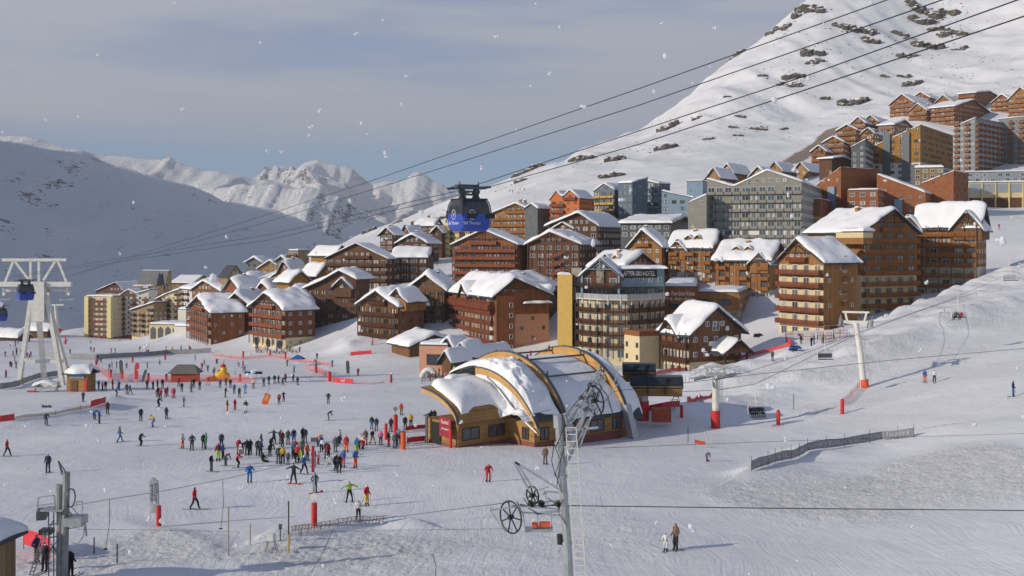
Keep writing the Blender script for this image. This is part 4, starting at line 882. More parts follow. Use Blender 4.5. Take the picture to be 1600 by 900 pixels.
# ---- far left complex
FL = 'pale tower blocks at the far left of the village'
b, La, Lb, H = building('apartment_building', 'cream and brown tower block at the far left of the village, above the snowfield edge', 134, 176, 206, 527, 464, 590, 18, 'x', FLAT, cream, wood_brick, 0, 'g', 'w', rail_red, snow=.5, group=FL, bay=3.2)
for q in (.06, .9): MB().box((-La * q, -.9, H / 2), (2.6, 1.9, H + .4)).build('stair_strip', paint('cream_y', (.66, .56, .27)), b)
building('apartment_building', 'pale block with maroon balconies and slate roof, second from the village edge', 188, 232, 246, 524, 462, 595, 12, 'y', [(0, 0), (.3, 3), (.6, 1), (1, 3)], pale, wood_brick, 0, 'P', 'w', rail_red, snow=.5, group=FL, roofm=slate)
building('apartment_building', 'slate-roofed tall building with pointed turrets in the pale group', 218, 256, 268, 512, 446, 610, 18, 'x', [(0, 0), (.4, 8), (1, 8)], tan, tan, 0, 'P', 'w', rail_dark, snow=.2, group=FL, roofm=slate, snowcut=(0, 1, .5, 1))
building('apartment_building', 'tan stepped block with blue bay roofs below the turrets', 206, 240, 262, 528, 486, 540, 30, 'y', [(0, 0), (.5, 2), (1, 4)], tan, cream, 0, 'P', 'w', rail_dark, snow=.6, group=FL)
building('apartment_building', 'cream stepped block with bays right of the turrets', 246, 282, 300, 515, 462, 545, 25, 'y', [(0, -2), (.5, 1), (1, 3)], cream, tan, 0, 'P', 'f', rail_dark, snow=.8, group=FL)
building('apartment_building', 'blank beige end wall building with snow roof beyond the bays', 284, 300, 352, 500, 452, 520, 50, 'x', G(2.2), pale, pale, 0, 'P', 'n', rail_dark, snow=.9, group=FL)
building('apartment_building', 'long slate-roofed block at the back of the pale group', 268, 300, 332, 470, 442, 640, 20, 'x', G(4), tan, tan, 0, 'f', 'f', snow=.3, roofm=slate, group=FL, deep=14)
building('apartment_building', 'brown-roofed block with snow streaks behind the pale block', 150, 196, 226, 500, 456, 640, 20, 'y', G(5.5, .7), wood_dark, wood_dark, 0, 'f', 'f', snow=.4, group=FL, roofm=slate)
for i, a in enumerate(((248, 262, 290, 478, 'lowest'), (262, 274, 300, 492, 'middle'), (242, 266, 300, 505, 'broad'))):
    building('house', '%s beige flat annex stepping down to the arched hall' % a[4], a[0] + 30, a[1] + 30, a[2] + 30, 530, a[3] + 6, 470 - i * 15, 30, 'x', FLAT, pale, pale, 0, 'n', 'n', snow=.9, cat='annex', deep=6)
b, La, Lb, H = building('hall', 'low cream hall with pointed grey bays below the pale blocks', 233, 292, 300, 533, 508, 455, 8, 'x', FLAT, cream, cream, 0, 'n', 'n', snow=.7, cat='hall')
for k in range(5):
    x = -La + 1.8 + k * (La - 3.6) / 4
    MB().ext([(x - 1.2, -.06, .8), (x + 1.2, -.06, .8), (x + 1.2, -.06, H - 1.8), (x, -.06, H - .7), (x - 1.2, -.06, H - 1.8)], (0, .05, 0)).build('arched_window', slate, b)
for c_, hgt in (((320, 451), 10), ((303, 450), 8), ((290, 452), 8)):
    pass
tr = empty('turret', W(249, 448, 612)); MB().box((0, 0, -6), (7, 7, 14)).build('turret_wall', tan, tr); MB().tube([(0, 0, 1), (0, 0, 8)], [5, .1], 4).build('turret_roof', slate, tr); tag(tr, 'square tan turret with pointed slate spire', 'turret')
tr = empty('turret', W(230, 446, 615)); MB().tube([(0, 0, -12), (0, 0, 0)], 7.5, 20).build('drum', tan, tr); snow_blanket('roof_snow', -6, 6, -6, 6, lambda X, Y: 0 * X, .6, tr); tag(tr, 'round tan drum tower with snow on its flat top', 'turret')
for i, (x, lab) in enumerate(((5, 'brown snowy hut roof at the left frame edge below the white mast'), (52, 'low snow-roofed hut just beyond the snowfield edge'))):
    building('hut', lab, x - 16, x + 22, x + 42, 545 - i * 12, 527 - i * 10, 520 + 60 * i, 20, 'x', G(2.5), wood_dark, wood_dark, 0, 'n', 'n', snow=1.3, cat='hut', deep=6)
# small huts at the terrace
for a in ((708, 735, 752, 582, 556, 252, 'dark hut with two pitched snow roofs at the terrace', G(2.6)), (690, 704, 716, 578, 562, 245, 'tiny snow-capped hut on the terrace', G(1.6)), (740, 762, 800, 580, 560, 256, 'hut with grey snow roof reaching behind the arched station', G(2.4)), (688, 712, 730, 566, 546, 262, 'hut with tan eaves behind the terrace', G(2.4))):
    building('hut', a[6], a[0], a[1], a[2], a[3], a[4], a[5], 30, 'y', a[7], wood_brown, wood_brown, 0, 'n', 'n', snow=.9, cat='hut', ov=1.0)
# ================================================================ ARCHED LIFT STATION
def arc_profile(x, xp, zp, R_, zmin=0):
    return np.maximum(zp - (R_ - np.sqrt(np.maximum(R_ * R_ - (x - xp) ** 2, 0))), zmin)
def station():
    C = Vector(W(723, 697, 130)); th = R(50); r = empty('lift_station', C, -th)
    tag(r, 'arched timber lift station with curved snow-covered vault roofs and golden arches', 'lift station')
    wb = MB()
    wb.box((-3.35, 3.3, .9), (6.7, 8.0, 3.6)); wb.build('wall', wood_station, r)
    MB().box((-2.6, 14.4, .7), (15.2, 14.8, 4.0)).build('hall_wall', wood_station, r)
    MB().box((-3.35, 3.3, -.55), (6.8, 8.1, 1.3)).build('plinth', paint('plinth', (.22, .07, .06), .8), r); MB().box((-2.6, 14.4, -.55), (15.35, 14.9, 1.5)).build('plinth', MAT['plinth'], r)
    for y, w_ in ((1.2, 2.6), (5.2, 2.6)): window(r, (.02, y, 1.35), math.pi / 2, w_, 1.5, wood_dark)
    for y, w_ in ((8.6, 1.4), (12.5, 2.6), (17.5, 2.4), (21, 1.6)): window(r, (5.02, y, 1.2), math.pi / 2, w_, 1.5, wood_dark)
    window(r, (3.4, 6.98, 1.2), 0, 1.2, 1.5, wood_dark)
    MB().box((-4.2, -.72, .9), (1.8, .2, 3.0)).build('entrance', black, r)
    def vault(nm, prof, x0, x1, y0, y1, th_, snow, dx=0):
        xs = np.linspace(x0, x1, 26); m = MB(); pts = [(x, y0, float(prof(x)) + th_) for x in xs] + [(x, y0, float(prof(x))) for x in xs[::-1]]
        k = len(xs)
        for i in range(k - 1):
            m.ext([(xs[i], y0, float(prof(xs[i]))), (xs[i + 1], y0, float(prof(xs[i + 1]))), (xs[i + 1], y0, float(prof(xs[i + 1])) + th_), (xs[i], y0, float(prof(xs[i])) + th_)], (0, y1 - y0, 0))
        v = m.build(nm, wood_station if prof is left else dkroof, r)
        if snow: snow_blanket('roof_snow', x0 + .1, x1 - .15 - dx, y0 + .1, y1 - .1, lambda X, Y: prof(X) + th_ + .01, snow, v, wob=.35, step=.55)
        return v
    def arch(prof, x0, x1, y, wd, dp, m, cap=True, nm='arch'):
        xs = np.linspace(x0, x1, 34); a = MB(); b = MB()
        for i in range(len(xs) - 1):
            p = [(xs[i], y, float(prof(xs[i])) - dp), (xs[i + 1], y, float(prof(xs[i + 1])) - dp), (xs[i + 1], y, float(prof(xs[i + 1]))), (xs[i], y, float(prof(xs[i])))]
            a.ext(p, (0, wd, 0)); b.ext([(q[0], q[1] - .06, q[2] + (dp if j < 2 else .16)) for j, q in enumerate(p)], (0, wd + .14, 0))
        o = a.build(nm, m, r)
        if cap: b.build('arch_cap', steel_d, o)
        return o
    big = lambda x: arc_profile(np.asarray(x, float), -5.6, 10.1, 12.6)
    mid = lambda x: arc_profile(np.asarray(x, float), -5.2, 8.4, 13.2)
    def left(x):
        t = np.clip((np.asarray(x, float) + 6.8) / 7.3, 0, 1); return 2.75 + 3.6 * np.sqrt(np.clip(1 - t ** 2.0, 0, 1)) * (1 - .12 * t)
    vault('vault_roof', left, -6.8, .5, -.9, 7.6, .22, 1.0)
    arch(lambda x: left(x) - .02, -6.8, .5, -1.22, .3, .5, wood_glulam)
    vault('vault_roof', lambda x: 6.35 - 0.10 * (np.asarray(x, float) + 6.8) ** 2, -9.0, -6.8, 3.0, 7.6, .22, 1.0)
    vault('vault_roof', mid, -14.5, 5.6, 7.0, 11.3, .25, .9)
    arch(mid, -6, 6.1, 6.6, .35, .8, wood_glulam, True)
    vault('vault_roof', lambda x: big(x) - 1.5, -16, 5.4, 11.8, 22.0, .2, .45, 0)
    vault('vault_roof', lambda x: big(x) - 1.2, -16, 5.9, 22.5, 25.0, .2, 1.0, 0)
    for y in (11.3, 22.0):
        arch(big, -17.0, 5.75, y, .34, 1.5, wood_glulam)
        MB().bar((5.4, y + .3, 3.4), (7.0, y + .3, -1.5), .95).build('arch_foot', steel, r)
    for xx in (-8.5, -2.2, 1.6):
        z = float(big(xx)) - .35; MB().bar((xx, 11.6, z), (xx, 22.3, z), .22).bar((xx, 21.5, z), (xx, 21.5, z + .7), .2).bar((xx, 12.1, z), (xx, 12.1, z + .7), .2).build('tie_beam', steel_d, r)
    # tumbled snow heap between the vaults
    rg = np.random.RandomState(3); hp = MB()
    u, v = np.meshgrid(np.linspace(0, 1, 60), np.linspace(0, 1, 44))
    X = -6 + u * 11.2; Y = 5.2 + v * 6.0
    cx = .5 + .12 * np.sin(u * 5); d_ = 1 - np.clip(np.abs(v - cx) * 2, 0, 1) ** 2
    Z = np.where(v > .25, mid(X) + .2, left(X) + .2) + (np.sqrt(np.clip(d_, 0, 1)) * (1.25 + .8 * fbm(X * .55, Y * .55, 91, 4, .55, True))) * np.sin(np.pi * np.clip(u * 1.02, 0, 1)) ** .45
    i = np.arange(X.size).reshape(X.shape); f4 = np.stack([i[:-1, :-1], i[:-1, 1:], i[1:, 1:], i[1:, :-1]], -1).reshape(-1, 4).tolist()
    me = bpy.data.meshes.new('snow_heap'); me.from_pydata(np.stack([X, Y, Z], -1).reshape(-1, 3).tolist(), [], f4); me.polygons.foreach_set('use_smooth', [True] * len(f4)); me.materials.append(SNOW_R); obj('snow_heap', me, r)
    MB().tube([(-3.5, 6.5, 7.4), (-1, 6.3, 6.2), (1.8, 6.2, 4.2), (4.6, 6.2, 2.6), (6.4, 6.2, 1.7)], .13, 8).build('gutter', steel, r)
    # banner at the left end
    bn = MB().box((-1.6, -1.4, 2.2), (2.3, .08, 2.3)).build('banner', paint('banner_dull', (.30, .02, .035)), r); text_mesh('Funitel', .7, white, bn, (-1.6, -1.47, 2.8), (0, 0, 0), sx=.8); text_mesh('la Moutière', .4, white, bn, (-1.6, -1.47, 2.0), (0, 0, 0), sx=.8)
    MB().box((-5.6, -1.3, 1.0), (.4, .1, 4.6)).build('tall_panel', slate, r)
    MB().box((-2.6, 22.6, .7), (15, 3, 4)).build('rear_wall', wood_station, r)
station()
def chair_station():
    C = Vector(W(1018, 640, 150)); r = empty('chairlift_terminal', C, R(-4)); tag(r, 'dark roofed chairlift terminal with tan underside on a grey leg, right of the arches', 'lift terminal')
    for (x, y, z, l, w_, h_) in ((.6, 0, 3.1, 7.2, 3.4, 1.6), (-1.6, 3, 4.6, 4.6, 3, 1.5)):
        t = MB(); prof = [(-w_ / 2, 0), (-w_ / 2 - .2, h_ * .5), (-w_ / 2 + .5, h_), (w_ / 2 - .5, h_), (w_ / 2 + .2, h_ * .5), (w_ / 2, 0)]
        t.ext([(x - l / 2, y + p[0], z + p[1]) for p in prof], (l, 0, 0)); o = t.build('housing', paint('housing', (.025, .035, .045), .35), r)
        u = MB(); u.ext([(x - l / 2 + .1, y - w_ / 2 - .12, z + .35), (x - l / 2 + .1, y - w_ / 2 + .5, z - 1.1), (x - l / 2 + .1, y + w_ / 2 - .5, z - 1.1), (x - l / 2 + .1, y + w_ / 2, z + .35)], (l - .2, 0, 0)); u.build('underside', wood_station, r)
        for k in range(1, 3): MB().box((x - l / 2 + k * l / 3, y - w_ / 2 - .12, z + .4), (.1, .5, 2.4)).build('seam', black, o)
    MB().tube([(-1.2, 0, -1.5), (-1.2, 0, 2.6)], .75, 14).build('leg', steel, r)
    MB().tube([(-1.2, 0, -1.5), (-1.2, 0, 1.2)], .86, 14).build('safety_pad', redp, r)
    MB().box((1.3, -.6, -.6), (2.6, 1.6, 1.8)).build('pad_box', paint('rustbox', (.40, .08, .03)), r)
    l = MB(); l.bar((2.2, -.8, 0), (3.6, -.8, 3.4), .08).bar((2.9, -.8, 0), (4.3, -.8, 3.4), .08)
    for k in range(9): l.bar((2.2 + .155 * k, -.8, .38 * k), (2.9 + .155 * k, -.8, .38 * k), .06)
    l.build('ladder', steel_d, r)
    for k in range(5): MB().bar((3.2 + .5 * k, .8, 3.6), (3.2 + .5 * k, .8, 4.6), .06).build('rail_post', steel, r)
chair_station()

# ================================================================ LIFT TOWERS
def sheaves(b, c, u, n, r=.28, sp=.62, mi=0, mi2=1):
    """a row of rope wheels on a beam, centred at c and running along u"""
    c, u = Vector(c), Vector(u).normalized(); s = u.cross(Vector((0, 0, 1))).normalized()
    b.bar(c - u * n * sp / 2, c + u * n * sp / 2, .12, .3, mi)
    for k in range(n):
        q = c + u * ((k - (n - 1) / 2) * sp) + Vector((0, 0, .1)); b.tube([q - s * .09 - Vector((0, 0, 0)), q + s * .09], r, 10, mi2)
def chair_tower(px, py, d, top, tilt, label, red, yaw, T=4.2, big=False):
    g = W(px, py, d); C = Vector(g); H = (py - top) / F * d; r = empty('lift_tower', C, yaw); tag(r, label, 'lift tower', 'chairlift towers')
    lean = Vector((tilt, 0, 0))
    MB().tube([(0, 0, -2), tuple(lean * .5 + Vector((0, 0, H * .45))), tuple(lean + Vector((0, 0, H * .86)))], [.55, .45, .40], 14).build('column', steel_w, r)
    t = Vector((lean.x, 0, H * .84)); cr = MB(); cr.bar(t + Vector((-T / 2, 0, .3)), t + Vector((T / 2, 0, .3)), .35, .5); cr.build('crossarm', steel_w, r)
    for s in (-1, 1):
        f = MB(); f.bar(t + Vector((s * T * .34, 0, .3)), t + Vector((s * T * .44, 0, H * .16)), .3, .3); f.build('lifting_arm', steel_w, r)
        sh = MB(); u = Vector((0, 1, .12)) if not big else Vector((.9, .5, .05))
        sheaves(sh, t + Vector((s * T / 2, 0, -.1)), u, 8 if big else 6, .26, .58); sh.build('sheave_train', [steel_d, steel], r)
        wk = MB(); o = Vector((s * (T / 2 + .55), 0, .1)); ud = u.normalized() * 2.4
        wk.bar(t + o - ud, t + o + ud, .5, .06)
        for k in range(5): wk.bar(t + o + ud * (k / 2 - 1), t + o + ud * (k / 2 - 1) + Vector((0, 0, 1)), .04)
        wk.bar(t + o - ud + Vector((0, 0, 1)), t + o + ud + Vector((0, 0, 1)), .04); wk.build('catwalk', steel, r)
    tb = MB(); tb.bar(t + Vector((-T * .55, 0, H * .16)), t + Vector((T * .55, 0, H * .16)), .32, .3)
    if big:
        for s in (-1, 1):
            for q in (-1, 1): tb.bar(t + Vector((s * T * .35, 0, H * .16)), t + Vector((s * T * .5 + q * 2.6, q * 1.3, .4)), .09)
    tb.build('top_beam', steel_w, r)
    MB().tube([(0, -.02, -.6), tuple(lean * .12 + Vector((0, 0, red)))], .62, 14).build('safety_pad', redp if big else redorange, r)
    l = MB(); a0, a1 = Vector((.62, -.1, 1.0)), t + Vector((.55, -.1, 0)); l.bar(a0, a1, .05).bar(a0 + Vector((.35, 0, 0)), a1 + Vector((.35, 0, 0)), .05)
    for k in range(int(H / .4)): q = a0 + (a1 - a0) * (k / (H / .4)); l.bar(q, q + Vector((.35, 0, 0)), .04)
    l.build('ladder', steel, r); return r
chair_tower(1352, 606, 168, 488, -1.4, 'white chairlift tower with orange pad on the right slope', 1.3, R(-20), 3.6)
chair_tower(1118, 669, 148, 573, 0, 'white chairlift tower with wide sheave trains and red pad by the station', 2.4, R(15), 3.2, True)

def gondola_tower():
    d = 226; C = Vector(W(64, 606, d)); k = d / F; r = empty('gondola_tower', C, 0); tag(r, 'tall white A-frame gondola tower at the left with wide double crossbeam', 'lift tower')
    for (bx, by, tx) in ((-37, 0, -12), (-22, 9, -8), (22, 9, 2), (38, 0, 6)):
        MB().bar((bx * k, by, -2), (tx * k, 0, 160 * k), 1.0, .8).build('leg', steel_w, r)
    MB().box((-2 * k, 0, 135 * k), (20 * k, 2.0, 62 * k)).build('head', steel_w, r)
    MB().bar((-30 * k, 2, 40 * k), (28 * k, 2, 40 * k), .9, .7).bar((-30 * k, 2, 40 * k), (-22 * k, 9, 0), .01).build('cross_tie', steel_w, r)
    MB().bar((-66 * k, 0, 162 * k), (48 * k, 0, 162 * k), 1.0, 1.0).build('crossbeam', steel_w, r)
    MB().bar((-58 * k, 1, 152 * k), (44 * k, 1, 152 * k), .5, .6).build('crossbeam', steel_w, r)
    MB().bar((-60 * k, 0, 200 * k), (40 * k, 0, 200 * k), .7, .6).build('top_beam', steel_w, r)
    for a, b in (((-16, 162), (-16, 200)), ((-3, 162), (-3, 200)), ((-42, 200), (-56, 164)), ((-42, 200), (-18, 168)), ((24, 200), (4, 168)), ((26, 200), (40, 166))):
        MB().bar((a[0] * k, 0, a[1] * k), (b[0] * k, 0, b[1] * k), .45).build('strut', steel_w, r)
    for x in (-58, 10, 42):
        sh = MB(); sheaves(sh, (x * k, 0, 146 * k), (-.5, .85, -.03), 7, .32, .75); sh.bar((x * k, 0, 146 * k), (x * k, 0, 160 * k), .4)
        sh.build('sheave_train', [steel, steel_w], r)
        if x != 10: MB().box((x * k, -.5, 138 * k), (2.6, 1.6, .12), .5).build('work_platform', white, r)
    l = MB()
    for s in (0, .6): l.bar((-25 * k + s, -.8, 10), (-9 * k + s, -.8, 150 * k), .06)
    for q in range(40): f = q / 40; x = -25 * k + (16 * k) * f; l.bar((x, -.8, 10 + (150 * k - 10) * f), (x + .6, -.8, 10 + (150 * k - 10) * f), .05)
    l.build('ladder', steel_w, r)
gondola_tower()
gt = empty('gondola_tower', W(91, 516, 430)); MB().tube([(0, 0, -2), (-1.2, 0, 10)], [.7, .5], 10).build('column', steel_w, gt); MB().bar((-4.2, 0, 10), (2.2, 0, 10), .7, .6).build('crossbeam', steel_w, gt)
MB().box((0, 0, -.2), (1.8, 1.8, 1.6)).build('safety_pad', redp, gt); tag(gt, 'small distant white lift tower on the snowfield edge behind the tall A-frame', 'lift tower')

def gondola(px, py, d, yaw, label, w_=2.9, l_=2.6, h_=2.25, letters=True, towers=True):
    """px, py: centre of the cabin"""
    C = Vector(W(px, py, d)); r = empty('gondola', C, yaw); tag(r, label, 'gondola')
    lv = [(-.5, .80), (-.40, .94), (-.2, .99), (.04, 1.0)], [(.04, .995), (.15, .98), (.3, .94), (.42, .87), (.5, .78)]
    def ring(s, z):
        a, b_, c = w_ / 2 * s, l_ / 2 * s, .38; o = []
        for sx, sy, st in ((1, -1, -90), (1, 1, 0), (-1, 1, 90), (-1, -1, 180)):
            for k in range(5): t = R(st + k * 22.5); o.append((sx * (a - c) + c * math.cos(t), sy * (b_ - c) + c * math.sin(t), z * h_))
        return o
    for nm, L_, m in (('cabin_body', lv[0], paint('cabin_blue', (.035, .075, .40), .3, var=.1)), ('cabin_windows', lv[1], paint('cabin_glass', (.028, .033, .042), .08, var=.3, spec=.8))):
        b = MB(); rs = [ring(s, z) for z, s in L_]; n = len(rs[0])
        for q in rs: b.v += q
        for i in range(len(rs) - 1):
            for k in range(n): b.f.append((i * n + k, i * n + (k + 1) % n, (i + 1) * n + (k + 1) % n, (i + 1) * n + k)); b.m.append(0)
        b.f.append(tuple(range(n))[::-1]); b.m.append(0); b.f.append(tuple((len(rs) - 1) * n + k for k in range(n))); b.m.append(0)
        b.build(nm, m, r)
    fr = MB()
    for sx in (-1, 1):
        for sy in (-1, 1):
            a = [(sx * w_ / 2 * s * .955, sy * l_ / 2 * s * .955, z * h_) for z, s in ((-.02, 1.0), (.15, .985), (.3, .945), (.42, .875), (.5, .785))]
            fr.tube(a, .05, 6)
    fr.bar((0, -l_ / 2 - .01, -.02 * h_), (0, -l_ / 2 * .84, .46 * h_), .07); fr.build('cabin_frame', black, r)
    MB().box((0, 0, .51 * h_), (w_ * .8, l_ * .8, .12)).build('cabin_roof', black, r)
    for sx in (-1, 1): MB().box((sx * .9 + .35, -l_ / 2 * 1.0, -.02 * h_), (.8, .16, .34)).build('bumper', black, r)
    hg = MB(); t0 = .5 * h_
    for s in (-1, 1):
        hg.bar((s * .75, 0, t0), (s * .55, 0, t0 + .35), .26, .5).bar((s * .55, 0, t0 + .35), (s * .8, 0, t0 + .75), .3, .5)
    hg.bar((-.75, 0, t0 + .38), (.75, 0, t0 + .38), .14).bar((-.75, 0, t0 + .58), (.75, 0, t0 + .58), .12); hg.build('hanger', steel_d, r)
    MB().box((0, 0, t0 + .86), (2.9, .9, .18)).box((-.2, 0, t0 + 1.0), (2.0, .6, .16)).bar((-2.1, 0, t0 + .75), (2.1, 0, t0 + .95), .16).bar((-.9, 0, t0 + .9), (-.9, 0, t0 + 1.3), .07).bar((.9, 0, t0 + .9), (.9, 0, t0 + 1.3), .07).build('grip_carriage', steel_d, r)
    if letters:
        for (cx, cy, rz) in ((0, -l_ / 2 - .02, 0), (-w_ / 2 - .02, 0, -math.pi / 2)):
            q = Vector((cx, cy, 0)); u = Vector((math.cos(rz), math.sin(rz), 0)); o = -.5 if rz == 0 else 0
            text_mesh('Val Thorens', .33, white, r, tuple(q + u * o + Vector((0, 0, -.24 * h_))), (0, 0, rz), ext=.008)
            text_mesh('V', .42, white, r, tuple(q + u * o + Vector((0, 0, .02 * h_))), (0, 0, rz), ext=.008, name='logo_letter')
            ring_ = MB(); ring_.tube([tuple(q + u * (o + .30 * math.cos(t)) + Vector((0, 0, .02 * h_ + .34 * math.sin(t)))) for t in np.linspace(0, 2 * math.pi, 25)], .022, 5, cap=False); ring_.build('logo_ring', white, r)
    return r
gn = gondola(733, 337, 72, R(33), 'blue gondola cabin with white lettering hanging in the middle of the photo'); gn.scale = (.8, .8, .93)
gondola(40, 457, 213, R(33), 'dark gondola cabin beside the head of the white A-frame tower', 2.9, 2.8, 3.0, False)
gondola(1, 492, 300, R(33), 'dark gondola cabin half cut by the left frame edge', 3.2, 2.8, 3.4, False)

def cable(pts, rad, label, group=None, mat=None, name='cable', n=5, sag=0.0):
    rad = rad * .72
    P = [Vector(W(*p)) for p in pts]; out_ = []
    for a, b in zip(P[:-1], P[1:]):
        k = 24
        for i in range(k):
            t = i / k; q = a.lerp(b, t); q.z -= sag * 4 * t * (1 - t); out_.append(tuple(q))
    out_.append(tuple(P[-1])); o = MB().tube(out_, rad, n).build(name, mat or black, None, fix=False); tag(o, label, 'cable', group); return o
GC = 'gondola cables sweeping up to the right'
cable([(12, 434, 226), (420, 375, 120), (733, 301, 72), (1000, 225, 52), (1260, 140, 42), (1640, 12, 32)], .035, 'lowest of the four gondola cables, ending below the upper right corner', GC)
cable([(18, 431, 229), (425, 366, 122), (720, 297, 74), (1000, 204, 54), (1270, 115, 44), (1640, -18, 34)], .035, 'second lowest gondola cable, just above the hanging cabin', GC)
cable([(100, 433, 226), (400, 352, 140), (660, 272, 95), (1000, 164, 64), (1472, 0, 44), (1600, -45, 40)], .04, 'second highest gondola cable, crossing the upper snow slope', GC)
cable([(108, 431, 229), (400, 341, 142), (585, 281, 104), (800, 207, 80), (1000, 138, 66), (1386, 0, 50), (1600, -80, 42)], .04, 'highest gondola cable, leaving the top of the frame first', GC)
KC = 'thin ropes of the chairlifts'
cable([(1060, 612, 152), (1118, 610, 148), (1180, 600, 150), (1340, 522, 168), (1430, 488, 205), (1600, 432, 300)], .05, 'chairlift rope rising from the station past the orange-padded tower', KC)
cable([(1140, 590, 155), (1250, 555, 165), (1372, 508, 172), (1480, 470, 215), (1600, 418, 300)], .05, 'upper chairlift rope running beside the rising one', KC)
cable([(955, 612, 60), (1180, 585, 62), (1400, 562, 66), (1640, 541, 70)], .02, 'long near rope crossing in front of the chairlift tower', KC)
cable([(940, 700, 48), (1200, 690, 60), (1640, 676, 80)], .014, 'faint thin rope crossing the right slope above the advertising fence', KC)
cable([(800, 790, 45), (885, 790, 45), (1200, 794, 46), (1640, 798, 47)], .028, 'dark horizontal rope crossing the lower right snow', KC)
cable([(797, 785, 45), (700, 797, 60), (600, 810, 75), (485, 822, 84)], .02, 'tow rope running left from the big wheel to the rope fence', KC)
cable([(798, 826, 45), (650, 828, 60), (480, 832, 80)], .012, 'thin lower tow rope left of the big wheel', KC)
cable([(115, 790, 66), (171, 780, 68.5), (250, 768, 72), (348, 749, 77), (491, 716, 85)], .022, 'upper tow rope leaving the grey drive tower towards the crowd', KC)
cable([(120, 827, 66), (250, 828, 75), (420, 832, 85)], .014, 'thin lower tow rope leaving the grey drive tower', KC)
cable([(860, 640, 45), (780, 660, 70), (700, 685, 105)], .018, 'thin rope from the grey tow tower over the small vault', KC)

def chair(px, py, d, label, yaw=0.0, n=4, occupied=False):
    C = Vector(W(px, py, d)); r = empty('lift_chair', C, yaw); tag(r, label, 'lift chair', 'chairs hanging from the chairlift')
    w_ = 2.3 if n == 4 else 1.3
    MB().tube([(0, 0, 0), (0, .35, .9), (0, .2, 2.2), (0, 0, 3.0)], .05, 6).build('hanger', steel_w, r)
    f = MB()
    f.tube([(-w_ / 2, .1, -1.3), (-w_ / 2, .3, -.2), (-w_ / 2 + .3, .3, .05), (0, .3, .12), (w_ / 2 - .3, .3, .05), (w_ / 2, .3, -.2), (w_ / 2, .1, -1.3)], .055, 6); f.build('frame', steel_w, r)
    MB().box((0, .22, -.75), (w_ * .95, .09, .65)).build('backrest', steel_w if px > 1400 else slate, r)
    MB().box((0, -.05, -1.25), (w_ * .95, .55, .10)).build('seat', black, r)
    MB().tube([(-w_ / 2, -.6, -.9), (w_ / 2, -.6, -.9)], .03, 5).build('safety_bar', steel, r); return C
CHAIRS = [chair(1182, 632, 148, 'occupied lift chair low over the snow near the station', R(15)), chair(1290, 548, 160, 'empty grey lift chair between the two chairlift towers', R(10)), chair(1498, 484, 178, 'white lift chair with skiers over the upper piste', R(10)), chair(1579, 425, 165, 'white lift chair near the right frame edge', R(10)), ]

